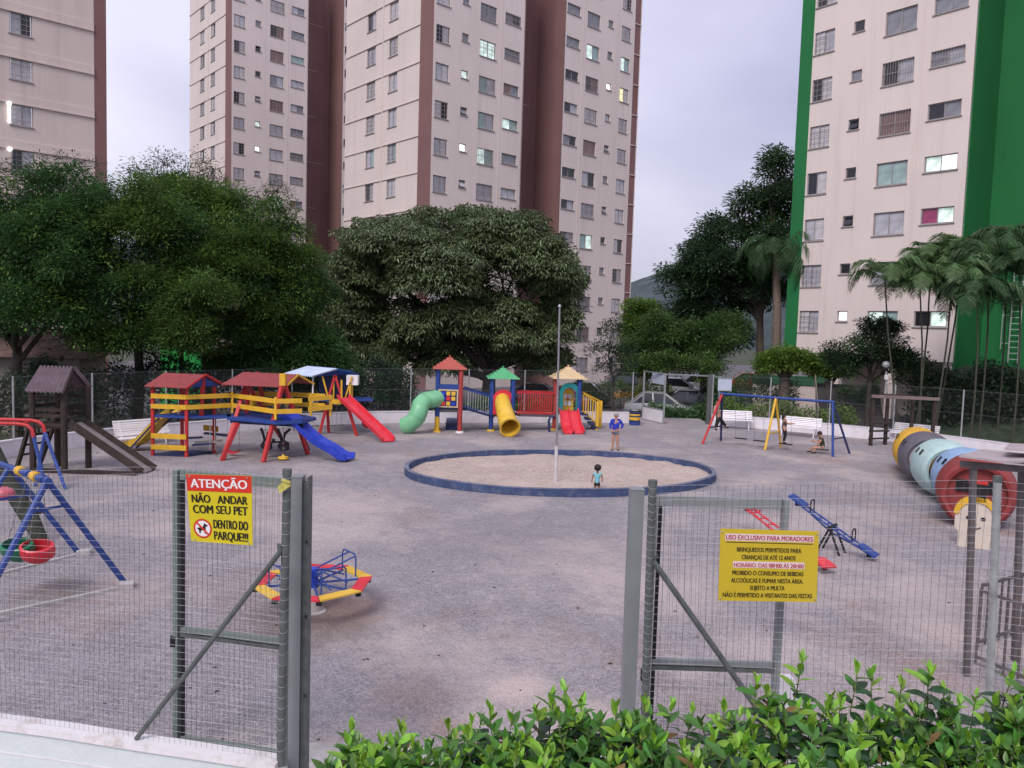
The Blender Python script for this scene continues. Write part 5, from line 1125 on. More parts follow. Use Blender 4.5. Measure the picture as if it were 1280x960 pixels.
# ---------------- blue and yellow swing set
def swing_blue():
    t = thing('swing_set', 'long blue swing set with yellow middle legs and four seats', 'swing set', tuple(G(970, 560)))
    fr = [((878, 555), (901, 551), (903, 492), M_red, M_dblue), ((956, 563), (976, 559), (970, 497), M_yel, M_yel), ((1041, 571), (1062, 567), (1041, 503), M_blue, M_dblue)]; aps = []
    for f0, f1, ap, m0, m1 in fr:
        a, b = G(*f0), G(*f1); yy = (a.y+b.y)/2; q = P(ap[0], ap[1], yy); aps.append(q)
    z = sum(a.z for a in aps)/3
    for q, (f0, f1, ap, m0, m1) in zip(aps, fr):
        q.z = z; part('leg', m0, t, lambda m: m.tube([q, G(*f0)], .045, 8), 40); part('leg', m1, t, lambda m: m.tube([q, G(*f1)], .04, 8), 40)
        part('cross_brace', m1, t, lambda m: m.tube([q.lerp(G(*f0), .68), q.lerp(G(*f1), .68)], .025, 6), 40)
    part('top_beam', M_blue, t, lambda m: m.tube([aps[0]-(aps[1]-aps[0])*.03, aps[1], aps[2]+(aps[2]-aps[1])*.03], .05, 10), 40)
    def on_beam(px):
        i = 0 if px < 970 else 1; s = (px-[903, 970][i])/[67, 71][i]; return aps[i].lerp(aps[i+1], s)
    seats = []
    for px, py, wpx in ((926, 548, 13), (949, 551, 12), (982, 555, 14), (1028, 562, 13)):
        tp = on_beam(px); c = P(px, py, tp.y); d = (aps[2]-aps[0]); d.z = 0; d.normalize(); hw = wpx/2*tp.y/F_PX
        for s in (-1, 1): chain(t, c+d*s*hw, V3(tp.x+d.x*s*hw, tp.y+d.y*s*hw, tp.z))
        m = MB(); m.bar(c-d*hw*1.15, c+d*hw*1.15, .16, .03); m.build('swing_seat', M_black, t); seats.append((c, d))
    return seats
SWS = swing_blue()

# ---------------- wooden monkey bars
def monkey():
    t = thing('monkey_bars', 'dark wooden climbing bars with a weathered top beam, behind the yellow tunnel ring', 'climbing frame', tuple(G(1097, 557)))
    p = [G(1088, 557), G(1106, 556), V3(16.0, 31.0), V3(16.7, 30.7)]; tp = P(1092, 495, 30.6).z
    for q in p: part('post', M_wood, t, lambda m: m.bar(q, V3(q.x, q.y, tp), .11, .11, (0, 1, 0)))
    part('top_beam', mat('grey_weathered_wood', (.20, .155, .14), .85, .25, 9, .4, 20), t, lambda m: m.bar(V3(p[0].x-.1, p[0].y-.09, tp), V3(p[3].x+.15, p[3].y-.05, tp-.05), .1, .12)); part('top_beam', M_wood, t, lambda m: m.bar(V3(p[1].x, p[1].y+.5, tp), V3(p[3].x, p[3].y+.5, tp-.05), .1, .1))
    for z in (.28, .58, .88): part('rung', M_wood, t, lambda m: m.bar(V3(p[0].x-.12, p[0].y-.07, z), V3(p[1].x+.1, p[1].y-.07, z), .05, .07))
monkey()

# ---------------- caterpillar tunnel
def tunnel():
    A, B = V3(10.45, 17.3, .8), V3(13.4, 25.7, .70); ax = V3(.50, .86, 0).normalized()
    t = thing('caterpillar_tunnel', 'crawl tunnel of five big painted concrete rings in a row, red ring nearest', 'tunnel', (A.x, A.y, 0))
    ms = [paint('ring_red', (.25, .038, .036), .6, .3), paint('ring_light_blue', (.27, .42, .62), .6, .5), paint('ring_aqua', (.42, .58, .56), .6, .5), paint('ring_grey', (.12, .11, .135), .6, .5), paint('ring_yellow', (.66, .38, .035), .6, .5)]
    dk = mat('slot_dark', (.012, .012, .014), .9); lbs = ['red ring', 'light blue ring', 'pale aqua ring', 'dark grey ring', 'yellow ring']
    seg = [((10.5, 17.3), (11.25, 18.65), .80), ((11.5, 18.9), (11.75, 20.2), .76), ((11.72, 20.45), (12.12, 21.95), .75), ((12.12, 22.3), (12.7, 23.8), .74), ((12.75, 24.15), (13.45, 25.65), .70)]
    for i, (p_, q_, r_) in enumerate(seg):
        c = V3(p_[0], p_[1], r_-.02); d_ = V3(q_[0], q_[1], r_-.02)-c; ln = d_.length; xa = d_.normalized(); m = MB(); side = xa.cross(V3(0, 0, 1)).normalized()
        pr = [(.72*r_, .12), (.76*r_, .0), (r_*.86, -.03), (r_*.92, .02), (r_*.99, .20), (r_*1.05, ln*.5), (r_*.99, ln-.20), (r_*.90, ln-.02), (.72*r_, ln), (.72*r_, .2)]
        m.lathe(pr, c, 44, xa, True); o = m.build('tunnel_ring', ms[i], t, 35); o['label'] = lbs[i]
        if i: 
            for s_, a_ in ((.36, 34), (.62, 34), (.36, 146), (.62, 146)):
                q = c+xa*(ln*s_); dd = (side*math.cos(R(180-a_))+V3(0, 0, 1)*math.sin(R(a_))).normalized(); mb = MB(); w_ = dd.cross(xa).normalized(); p0 = q+dd*(r_*1.035+.004)
                mb.bar(p0-w_*.085, p0+w_*.085, .10, .02, dd); mb.build('slot', dk, o)
        else:
            fp = MB(); fp.lathe([(0, .16), (.70*r_, .16), (.71*r_, .10), (.73*r_, .10), (.73*r_, .22), (0, .22)], c, 44, xa); fp.build('recessed_face', ms[0], o, 35)
            sl = MB(); z0 = c+V3(0, 0, .17); sl.bar(z0-side*.42+xa*.13, z0+side*.42+xa*.13, .07, .26, (0, 0, 1)); sl.build('dark_opening', dk, o)
    # face board
    f = G(1217, 685); f.z = 0; t2 = thing('face_board', 'white arched board painted with a small smiling face, yellow hair and black hat', 'face board', tuple(f))
    ydir = V3(ax.x, ax.y, 0); sd_ = V3(ydir.y, -ydir.x, 0); w_ = .37; h_ = .62
    arch = [f-sd_*w_*.8, f-sd_*w_*.8+V3(0, 0, .32), f-sd_*w_+V3(0, 0, .38)]+[f-sd_*w_*math.cos(k*math.pi/12)+V3(0, 0, h_+.36*math.sin(k*math.pi/12)) for k in range(13)]+[f+sd_*w_+V3(0, 0, .38), f+sd_*w_*.8+V3(0, 0, .32), f+sd_*w_*.8]
    part('board', mat('cream_board', (.60, .52, .44), .8, .08, 4, .3, 20, dirt=(.42, .36, .28, .6)), t2, lambda m: m.prism(arch, ydir*.12))
    hair = [f+ydir*.03-sd_*(w_+.03)*math.cos(k*math.pi/12)+V3(0, 0, h_+.06+.38*math.sin(k*math.pi/12)) for k in range(13)]
    hair2 = [f+ydir*.03-sd_*(w_-.07)*math.cos(k*math.pi/12)+V3(0, 0, h_+.06+.27*math.sin(k*math.pi/12)) for k in range(13)]
    def hr(m):
        for y_ in (-.06, .13): m.strip([x+ydir*y_ for x in hair], [x+ydir*y_ for x in hair2])
        m.strip([x-ydir*.06 for x in hair], [x+ydir*.13 for x in hair])
    part('hair', M_yel, t2, hr)
    hc = f+ydir*.05+V3(0, 0, h_+.42)
    part('hat', M_black, t2, lambda m: (m.box(hc+V3(0, 0, .10), (.30, .16, .36), math.atan2(sd_.y, sd_.x)), m.box(hc+V3(0, 0, .26), (.42, .15, .05), math.atan2(sd_.y, sd_.x))), None)
    part('hat_band', M_red, t2, lambda m: m.box(hc+V3(0, 0, .31), (.34, .18, .05), math.atan2(sd_.y, sd_.x)))
    fc = lambda u, z: f+sd_*u+V3(0, 0, z)-ydir*.012
    part('eye', M_black, t2, lambda m: m.prism([fc(.13+.045*math.cos(a*.785), .62+.035*math.sin(a*.785)) for a in range(8)], -ydir*.01)); part('eye', M_black, t2, lambda m: m.prism([fc(-.13+.045*math.cos(a*.785), .62+.035*math.sin(a*.785)) for a in range(8)], -ydir*.01))
    part('nose', M_wood, t2, lambda m: m.tube([fc(-.01, .56), fc(-.03, .50), fc(.02, .49)], .008, 5)); part('mouth', M_black, t2, lambda m: m.tube([fc(.10*k/4, .40+.045*(k/4)**2) for k in range(-4, 5)], .010, 5))
tunnel()

# ---------------- seesaws, carousel, barrel
def seesaw(label, ful, low, high, m_, seed):
    f = G(*ful); lo = G(*low); lo.z = .14; hi = P(high[0], high[1], 2*f.y-lo.y); t = thing('seesaw', label, 'seesaw', tuple(f), 'seesaws'); d = (hi-lo); sd_ = V3(-d.y, d.x, 0).normalized()
    tubes('beam_tube', m_, t, [[lo+sd_*.09, hi+sd_*.09], [lo-sd_*.09, hi-sd_*.09]], .022, 8)
    bars('strut', m_, t, [(lo.lerp(hi, k/9)+sd_*.09, lo.lerp(hi, k/9)-sd_*.09) for k in range(1, 9)], .02, .02)
    tubes('lower_tube', m_, t, [[lo.lerp(hi, .1)-V3(0, 0, .03), lo.lerp(hi, .5)-V3(0, 0, .13), lo.lerp(hi, .9)-V3(0, 0, .03)]], .018, 6)
    dn = d.normalized()
    for e, s in ((lo, 1), (hi, -1)):
        part('seat', m_, t, lambda m: m.bar(e-dn*s*.16+V3(0, 0, .035), e+dn*s*.20+V3(0, 0, .035), .27, .04))
        h = e+dn*s*.34; part('handle', M_black if m_ is not M_pred else M_red, t, lambda m: m.tube(smooth3([h+sd_*.09, h+sd_*.09+V3(0, 0, .17), h+sd_*.05+V3(0, 0, .24), h-sd_*.05+V3(0, 0, .24), h-sd_*.09+V3(0, 0, .17), h-sd_*.09], 3), .014, 6), 50)
        part('bump_stop', M_black, t, lambda m: m.lathe([(.05, -.08), (.05, 0), (0, 0)], e-V3(0, 0, .0), 8), 40)
    c = lo.lerp(hi, .5); dh = V3(d.x, d.y, 0).normalized()
    for s in (-1, 1): tubes('stand_leg', M_black, t, [[c+sd_*.14*s, V3(c.x, c.y, 0)+sd_*.16*s+dh*.22], [c+sd_*.14*s, V3(c.x, c.y, 0)+sd_*.16*s-dh*.22]], .022, 6)
    part('axle', M_black, t, lambda m: m.tube([c-sd_*.2, c+sd_*.2], .035, 8), 40)
seesaw('blue seesaw on a black stand, right of the yellow notice', (1040, 690), (1086, 700), (997, 627), M_blue, 1)
seesaw('red seesaw partly hidden behind the yellow notice', (984, 690), (1030, 716), (934, 634), M_pred, 2)
def carousel():
    Y = 11.25; c = P(391, 766, 11.1); c.z = 0; t = thing('merry_go_round', 'small merry-go-round with red and yellow seat boards and blue bars, behind the left gate post', 'merry-go-round', tuple(c)); z = .45; r_ = .86; n = 8; a0 = R(20)
    ring = lambda i, rr, zz=0: c+V3(rr*math.cos(a0+i*2*math.pi/n), rr*math.sin(a0+i*2*math.pi/n), z+zz)
    for i in range(n):
        q = [ring(i, r_-.19), ring(i, r_), ring(i+1, r_), ring(i+1, r_-.19)]; g = [x.lerp(sum(q, V3(0, 0, 0))/4, .02) for x in q]
        MB().hexa([x-V3(0, 0, .022) for x in g]+g).build('seat_board', M_pred if i % 2 else M_pyel, t)
        part('bolt_end', M_black, t, lambda m: m.box(ring(i, r_-.06, -.06), (.07, .07, .05)))
    part('column', M_conc, t, lambda m: m.lathe([(.0, -.05), (.20, -.05), (.19, .01), (.13, .02), (.125, .36), (0, .36)], c, 16), 40)
    part('hub', M_pblue, t, lambda m: m.lathe([(0, .36), (.075, .36), (.075, .64), (0, .66)], c, 16), 40)
    for i in range(0, n, 1):
        o_ = ring(i, r_-.10); mid = ring(i, r_-.30); tubes('spoke', M_blue, t, [[c+V3(0, 0, .42), o_-V3(0, 0, .03)]], .016, 6)
        if i % 2 == 0:
            b0 = ring(i+.1, r_-.24, 0); b1 = ring(i+.9, r_-.24, 0); u = V3(0, 0, .33)
            tubes('hand_rail', M_blue, t, [[b0, b0+u*.85, b0.lerp(b1, .1)+u, b0.lerp(b1, .9)+u, b1+u*.85, b1], [c+V3(0, 0, .62), b0.lerp(b1, .5)+u], [c+V3(0, 0, .5), b0+u*.95]], .0125, 6)
    part('stay', M_blue, t, lambda m: [m.tube([c+V3(0, 0, .64), ring(i+.5, r_-.35)], .013, 6) for i in range(n)], 40)
carousel()
def barrel():
    b = G(793, 531); t = thing('litter_barrel', 'old drum litter bin painted in dark blue and yellow bands by the back gate', 'litter bin', tuple(b)); r_ = .25
    for z0, z1, m_ in ((0, .12, M_blue), (.12, .23, M_dblue), (.23, .36, M_yel), (.36, .43, M_dblue), (.43, .5, M_yel), (.5, .64, M_dblue)):
        part('painted_band', m_, t, lambda m: m.lathe([(r_*.98, z0), (r_*1.02, (z0+z1)/2), (r_*.98, z1)], b, 20), 50)
    part('rim', M_black, t, lambda m: m.lathe([(r_, .62), (r_*1.05, .64), (r_, .66), (r_*.9, .64)], b, 20, close=True), 50); part('bag', mat('bin_bag', (.25, .24, .25), .5), t, lambda m: m.sphere(b+V3(0, 0, .63), (.2, .2, .07), 10, 6), 60)
barrel()
def spring_rider():
    f = P(982, 905, 7.4); f.z = 0; t = thing('spring_rider', 'white spring rider with black spots, mostly hidden behind the right gate leaf and hedge', 'spring rider', tuple(f))
    c = P(982, 868, 7.6)
    part('body', M_white, t, lambda m: m.prism([c+V3(x*.01, 0, z*.01) for x, z in ((-14, -40), (14, -40), (15, -10), (13, 8), (8, 16), (-8, 16), (-13, 10), (-15, -10))], V3(0, .12, 0)))
    for x, z in ((.105, .0), (-.05, -.14), (.06, -.2)): part('spot', M_black, t, lambda m: m.prism([c+V3(x+.035*math.cos(a*.785), -.006, z+.03*math.sin(a*.785)) for a in range(8)], V3(0, .004, 0)))
    part('spring', M_black, t, lambda m: m.tube([V3(c.x+.1*math.cos(a), c.y+.06+.1*math.sin(a), (c.z-.4)*a/25) for a in [k*.5 for k in range(51)]], .02, 5, False), 60)
spring_rider()
# ============================================================ FOREGROUND FENCES, GATES, SIGNS
M_gatepaint = mat('grey_green_gate_paint', (.20, .24, .22), .5, .12, 5, .15, 40, metal=.2, dirt=(.15, .13, .10, .6), dscale=5)
M_post = mat('light_grey_post', (.27, .29, .30), .45, .08, 4, .1, 40, metal=.25, dirt=(.24, .22, .21, .5), dscale=3)
M_walln = mat('pale_blue_wall_paint', (.62, .68, .68), .7, .05, 3, .3, 20, dirt=(.42, .47, .46, .55), dscale=3); M_coping = mat('white_coping', (.72, .70, .71), .7, .06, 4, .3, 25, dirt=(.40, .34, .26, .7), dscale=5)
def near_wall():
    # measured along the picture: back edge of the coping top and front edge
    A = [P(x, y, Y) for x, y, Y in ((-260, 862, 7.9), (-120, 877, 7.45), (0, 893, 7.12), (90, 903, 6.95), (180, 917, 6.78), (270, 930, 6.66), (358, 942, 6.6))]; z = .52
    A = [G(x, y, z) for x, y in ((-260, 850), (-120, 872), (0, 891), (90, 903), (180, 917), (270, 930), (356, 943))]
    A = smooth_v(A, 4); t = thing('boundary_wall', 'pale blue wall with white coping under the wire fence, bottom left corner', 'wall', (A[0].x, A[0].y, 0)); n = len(A)
    def off(i, d):
        a = A[max(0, i-1)]; b = A[min(n-1, i+1)]; v = (b-a); v.z = 0; v.normalize(); return A[i]+Vector((v.y, -v.x, 0))*d
    w = MB(); c = MB()
    for i in range(n-1):
        q = [off(i, .14), off(i+1, .14), off(i+1, .02), off(i, .02)]; w.hexa([V3(p.x, p.y, -.05) for p in q]+[V3(p.x, p.y, z-.06) for p in q])
        q = [off(i, .17), off(i+1, .17), off(i+1, 0), off(i, 0)]; c.hexa([V3(p.x, p.y, z-.06) for p in q]+[V3(p.x, p.y, z) for p in q])
    w.build('wall_face', M_walln, t); c.build('coping', M_coping, t)
    j = MB()
    for i in range(n-1): j.bar(off(i, .142)+V3(0, 0, -.28), off(i+1, .142)+V3(0, 0, -.28), .006, .012)
    j.build('joint_line', M_coping, t)
    return [off(i, .085) for i in range(n)]
def smooth_v(p, k=4): return smooth3([Vector(x) for x in p], k)
WL = near_wall()
def wire_panel(t, bot, top, cell, seed, r=.0013, kind='stuff', wav=.006, name='wire_mesh', rows=None, back=.0):
    """welded mesh between polylines bot and top (same length lists of points)"""
    rn = random.Random(seed); mb = MB(); L_ = [0]
    for a, b in zip(bot[:-1], bot[1:]): L_.append(L_[-1]+(b-a).length)
    def at(pl, s):
        s = max(0, min(s, L_[-1]-1e-6)); i = max(k for k in range(len(L_)-1) if L_[k] <= s); return pl[i].lerp(pl[i+1], (s-L_[i])/(L_[i+1]-L_[i]))
    W = L_[-1]; nc = int(W/cell); H_ = (top[0]-bot[0]).length; nr = rows or int(H_/cell)
    ph = [rn.uniform(0, 6) for _ in range(6)]
    def q(u, v):
        b, t_ = at(bot, u), at(top, u); p = b.lerp(t_, v)
        return p+V3(wav*math.sin(v*5+ph[0]+u*1.1)+wav*.5*math.sin(v*13+u*3+ph[1]), wav*math.sin(u*2+v*4+ph[2]), wav*1.2*math.sin(u*2.3+ph[3]+v*2)+wav*.4*math.sin(u*9+ph[4]))
    mb.cur = 0
    for i in range(nc+1): mb.tube([q(i*cell, k/10) for k in range(11)], r*1.05, 3, False)
    mb.cur = 1
    m_ = max(8, int(W/.2))
    for j in range(nr+1): mb.tube([q(W*k/m_, j/nr) for k in range(m_+1)], r, 3, False)
    return mb.build(name, [mat('wire_dull', (.10, .09, .09), .6, .4, 8, metal=.3), M_wire], t, kind=kind)
# left fence panel
def left_fence():
    t = thing('wire_fence', 'welded wire fence panel on the pale blue wall, with a dark diagonal stay', 'fence', tuple(WL[-1]), 'near wire fences')
    bot = WL; tp = []
    pxs = [(-260, 590), (-120, 590), (0, 588), (90, 586), (180, 584), (270, 589), (354, 597)]
    P_ = smooth_v([P(x, y, 7) for x, y in pxs]);
    for b in bot:
        # height of the top wire above the wall at this place
        k = (b.y/7.); x = b.x/b.y; best = min(range(len(P_)), key=lambda i: abs(P_[i].x/P_[i].y-x)); zz = CAM_H+(P_[best].z-CAM_H)*k; tp.append(V3(b.x, b.y, zz))
    wire_panel(t, bot, tp, .05, 1)
    # round post
    b = WL[-1]; q = P(357, 700, b.y); top = P(359, 589, b.y); base = P(351, 942, b.y)
    part('round_post', M_galvd, t, lambda m: (m.tube([base-V3(0, 0, .1), top], .034, 12)), 50)
    part('post_cap', M_galvd, t, lambda m: m.lathe([(0, .0), (.038, 0), (.038, .05), (0, .055)], top-V3(0, 0, .03), 12), 40)
    s0 = P(350, 690, b.y-.03); s1 = min(WL, key=lambda w_: abs(P(178, 919, w_.y).x-w_.x)); s1 = V3(s1.x, s1.y-.02, .53)
    part('diagonal_stay', M_galvd, t, lambda m: m.tube([s1, s0], .022, 8), 50); part('stay_clip', M_galvd, t, lambda m: m.bar(s0, s0+V3(-.012, 0, .07), .03, .012))
    # twisted tie wires round post and stay
    m = MB()
    for k in range(26): p = base.lerp(top, (k+.5)/26); m.tube([p+V3(.036*math.cos(a), .036*math.sin(a), .012*math.sin(a)) for a in [x*.785 for x in range(9)]], .002, 3, False)
    m.build('tie_wire', M_wire, t, kind='stuff')
    c = P(352, 611, b.y-.05); part('yellow_rag', mat('yellow_cloth', (.42, .38, .10), .9, .25, 15), t, lambda m: (m.add([P(361, 600, b.y-.05), P(364, 607, b.y-.06), P(357, 612, b.y-.07), P(349, 617, b.y-.08), P(347, 608, b.y-.05), P(353, 603, b.y-.06)], [(0, 1, 2, 5), (5, 2, 4), (2, 3, 4)]), m.tube([P(352, 600, b.y-.05), P(363, 604, b.y-.05)], .016, 6)))
left_fence()
def gate_leaf(label, cs, Y0, Y1, mid, m_, seed, group='open yard gate leaves', tw=.085):
    """cs: pixels of the outer corners top-left, top-right; Y0,Y1 depths; ground z 0"""
    (x0, y0), (x1, y1) = cs; a = P(x0, y0, Y0); b = P(x1, y1, Y1); z = (a.z+b.z)/2; a.z = b.z = z
    t = thing('gate_leaf', label, 'gate', (a.x, a.y, 0), group); g = V3(0, 0, z-.08)
    bars('frame_stile', m_, t, [(a-g, a), (b-g, b)], tw, tw*.6, (b-a))
    part('top_rail', m_, t, lambda m: m.bar(a+V3(.0, 0, -tw/2)+(b-a).normalized()*tw*.5, b+V3(0, 0, -tw/2)-(b-a).normalized()*tw*.5, tw*.6, tw*1.02))
    zm = P(x0, mid, Y0).z; zm = zm
    for dz, m2, h_ in ((0, m_, tw*.55), (-.055, M_galvd, .035)): part('middle_rail', m2, t, lambda m: m.bar(V3(a.x, a.y, zm+dz)+(b-a).normalized()*tw*.5, V3(b.x, b.y, zm+dz)-(b-a).normalized()*tw*.5, tw*.55, h_))
    part('bottom_rail', m_, t, lambda m: m.bar(V3(a.x, a.y, .16)+(b-a).normalized()*tw*.5, V3(b.x, b.y, .16)-(b-a).normalized()*tw*.5, tw*.6, tw*.9))
    for q in (a, b): pass
    e = MB(); e.bar(a-g+(b-a).normalized()*(tw*.5+.014)+V3(0, 0, .05), a+(b-a).normalized()*(tw*.5+.014)-V3(0, 0, tw), .028, .03, (b-a)); e.build('channel_edge', M_black, t)
    wire_panel(t, [V3(a.x, a.y+.02, .2), V3(b.x, b.y+.02, .2)], [V3(a.x, a.y+.02, z-.05), V3(b.x, b.y+.02, z-.05)], .05, seed, .0011)
    h = MB(); hp = V3(a.x-.03, a.y-.02, zm-.12); h.box(hp, (.05, .05, .1)); h.build('latch', M_black, t)
    return t
gate_leaf('left gate leaf swung open behind the wire fence, behind the ATENÇÃO notice', ((222, 589), (360, 597)), 7.25, 7.0, 785, M_gatepaint, 5)
gate_leaf('right gate leaf swung open behind the wire fence, behind the larger yellow notice', ((818, 622), (982, 622)), 6.75, 6.75, 826, M_post, 6)
def gate_post(label, x0, x1, ytop, Y, side, xb):
    a = P(x0, ytop, Y); w = (x1-x0)*Y/F_PX; cx = a.x+w/2; base = P((x0+x1)/2+xb, 960, Y); t = thing('gate_post', label, 'gate post', (cx, Y, 0), 'square gate posts')
    z = a.z; d = .13
    part('post', M_post, t, lambda m: m.box((cx, Y+d/2, z/2), (w, d, z)))
    sx = cx+side*(w/2+.018)
    if side > 0: part('guide_channel', M_galvd, t, lambda m: m.box((sx, Y+d/2, z/2-.02), (.032, d*.6, z-.05)))
    if side > 0: part('guide_flange', M_galvd, t, lambda m: m.box((sx+side*.028, Y+d/2+.01, z/2), (.022, d*.9, z)))
    part('post_cap', M_post, t, lambda m: m.box((cx, Y+d/2, z+.004), (w+.008, d+.008, .008)))
    for zz in ((z-.55, z-1.2, z-1.9) if side > 0 else ()): part('bolt', M_black, t, lambda m: m.sphere((sx+side*.03, Y, zz), .014, 8, 5), 60)
gate_post('left square gate post with a dark channel, beside the round post', 363, 377.5, 597, 6.52, 1, 0)
gate_post('right square gate post with a pale face, left of the right gate leaf', 789, 806, 613, 6.5, -1, 0)
def right_fence():
    bt = [P(815, 900, 6.4), P(930, 900, 6.35), P(1050, 900, 6.3), P(1170, 900, 6.25), P(1242, 900, 6.2), P(1340, 900, 6.1), P(1500, 900, 5.9)]
    tp = [P(815, 608, 6.4), P(930, 604, 6.35), P(1050, 603, 6.3), P(1170, 602.5, 6.25), P(1242, 601, 6.2), P(1340, 612, 6.1), P(1500, 620, 5.9)]
    t = thing('wire_fence', 'welded wire fence panel at right with two round steel posts, behind the leafy hedge', 'fence', (tp[0].x, tp[0].y, 0), 'near wire fences')
    bt = [V3(p.x, p.y, .25) for p in tp]; wire_panel(t, bt, tp, .0605, 2, .0014, wav=.007)
    for (x, y, xb, Y, r_) in ((816, 603, 806, 6.37, .034), (1247, 598, 1236, 6.17, .031)):
        top = P(x, y, Y); base = P(xb, 890, Y); dd = (top-base); bb = top-dd*(top.z/dd.z)*1.0
        part('round_post', M_galvd if x < 900 else M_galv, t, lambda m: m.tube([bb, top], r_, 12), 50)
        part('post_cap', M_galvd, t, lambda m: m.lathe([(0, 0), (r_*1.1, 0), (r_*1.1, .05), (0, .055)], top-V3(0, 0, .03), 12), 40)
        m = MB()
        for k in range(46):
            p = bb.lerp(top, (k+.5)/46); m.tube([p+V3((r_+.002)*math.cos(a), (r_+.002)*math.sin(a), .018*math.sin(a)) for a in [q*.785 for q in range(9)]], .0022, 3, False)
        m.build('tie_wire', M_wire, t, kind='stuff')
    s0, s1 = P(817, 702, 6.34), P(960, 905, 6.3)
    part('diagonal_stay', M_galvd, t, lambda m: m.tube([s0, s1+(s1-s0)*.6], .024, 8), 50); part('stay_clip', M_galvd, t, lambda m: m.bar(s0, s0+V3(.03, 0, .06), .03, .012))
right_fence()
# ---------------- notices
M_sy = mat('notice_yellow', (.62, .52, .015), .45, .05, 2, dirt=(.5, .42, .05, .3), dscale=2); M_sy2 = mat('notice_yellow_plate', (.58, .43, .03), .4, .05, 2, dirt=(.5, .36, .05, .3), dscale=2); M_sred = mat('notice_red', (.60, .035, .02), .45, .06, 2); M_sw = mat('notice_white', (.78, .76, .76), .5, .03, 2); M_sk = mat('notice_black', (.012, .01, .01), .5, .1, 2); M_spk = mat('notice_pale_pink', (.74, .60, .60), .5, .05, 3); M_sdr = mat('notice_dark_red', (.42, .02, .04), .5, .05, 2)
def board(t, Q, u0, u1, v0, v1, h0, h1, m, name='board', n=6):
    mb = MB()
    for i in range(n):
        for j in range(n):
            a, b = u0+(u1-u0)*i/n, u0+(u1-u0)*(i+1)/n; c, d = v0+(v1-v0)*j/n, v0+(v1-v0)*(j+1)/n; mb.add([Q(a, d, h1), Q(b, d, h1), Q(b, c, h1), Q(a, c, h1)], [(0, 1, 2, 3)])
    mb.add([Q(u0, v1, h0), Q(u1, v1, h0), Q(u1, v0, h0), Q(u0, v0, h0)], [(3, 2, 1, 0)])
    for (a, c), (b, d) in (((u0, v0), (u1, v0)), ((u1, v0), (u1, v1)), ((u1, v1), (u0, v1)), ((u0, v1), (u0, v0))): mb.add([Q(a, c, h0), Q(b, d, h0), Q(b, d, h1), Q(a, c, h1)], [(0, 1, 2, 3)])
    return mb.build(name, m, t)
def notice1():
    Y = 6.42; c = [P(233, 592.5, Y), P(314.5, 595, Y-.12), P(316.5, 681.5, Y-.12), P(239.5, 676, Y)]; Q0 = quadmap(c); Q = lambda u, v, h=0.: Q0(u, v, h+.004*math.sin(u*5+v*3))
    t = thing('warning_sign', 'red and yellow notice headed ATENÇÃO with a no-dogs symbol, tied to the left fence', 'sign', tuple(c[0].xy.to_3d()+V3(0, 0, c[3].z)))
    board(t, Q, 0, 1, 0, 1, 0, .004, M_sy); board(t, Q, 0.002, .998, 0.002, .245, .0045, .0055, M_sred, 'heading_panel')
    put_text(Q, 'ATENÇÃO', .07, .93, .065, .19, .008, M_sw, t, .012)
    put_text(Q, 'NÃO', .07, .355, .295, .41, .008, M_sk, t, .01); put_text(Q, 'ANDAR', .47, .93, .30, .415, .008, M_sk, t, .01)
    put_text(Q, 'COM SEU PET', .08, .93, .45, .57, .008, M_sk, t, .01)
    put_text(Q, 'DENTRO DO', .385, .93, .66, .785, .008, M_sk, t, .01); put_text(Q, 'PARQUE!!!', .385, .93, .83, .95, .008, M_sk, t, .01)
    # round symbol
    cu, cv = .205, .80; asp = 1.0
    ringp = lambda r_, k, n=28: Q(cu+r_*math.cos(2*math.pi*k/n), cv+r_*asp*math.sin(2*math.pi*k/n), .0075)
    m = MB(); m.add([Q(cu+.12*math.cos(2*math.pi*k/28), cv+.12*math.sin(2*math.pi*k/28), .0065) for k in range(28)], [tuple(range(28))]); m.build('symbol_disc', M_sw, t)
    m = MB(); A = [ringp(.145, k) for k in range(29)]; B = [ringp(.118, k) for k in range(29)]; m.strip(A, B); m.build('symbol_ring', M_sred, t)
    dog = [(-.075, .02), (-.10, -.01), (-.085, .0), (-.06, -.015), (.0, -.02), (.02, -.06), (.03, -.085), (.045, -.07), (.085, -.05), (.075, -.035), (.05, -.03), (.045, .01), (.045, .075), (.028, .075), (.022, .03), (-.03, .03), (-.04, .075), (-.058, .075), (-.06, .03)]
    m = MB(); m.add([Q(cu+x*1.0, cv+y*1.0, .0078) for x, y in dog], [tuple(range(len(dog)))]); m.build('dog_symbol', M_sk, t)
    m = MB(); s = .118*.707; m.add([Q(cu-s-.010, cv-s+.010, .0088), Q(cu-s+.010, cv-s-.010, .0088), Q(cu+s+.010, cv+s-.010, .0088), Q(cu+s-.010, cv+s+.010, .0088)], [(0, 1, 2, 3)]); m.build('symbol_bar', M_sred, t)
    for u in (.06, .94):
        for v in (.03, .97): m = MB(); m.tube([Q(u, v, .0), Q(u, v, .016)], .006, 6); m.build('tie', M_wire, t)
notice1()
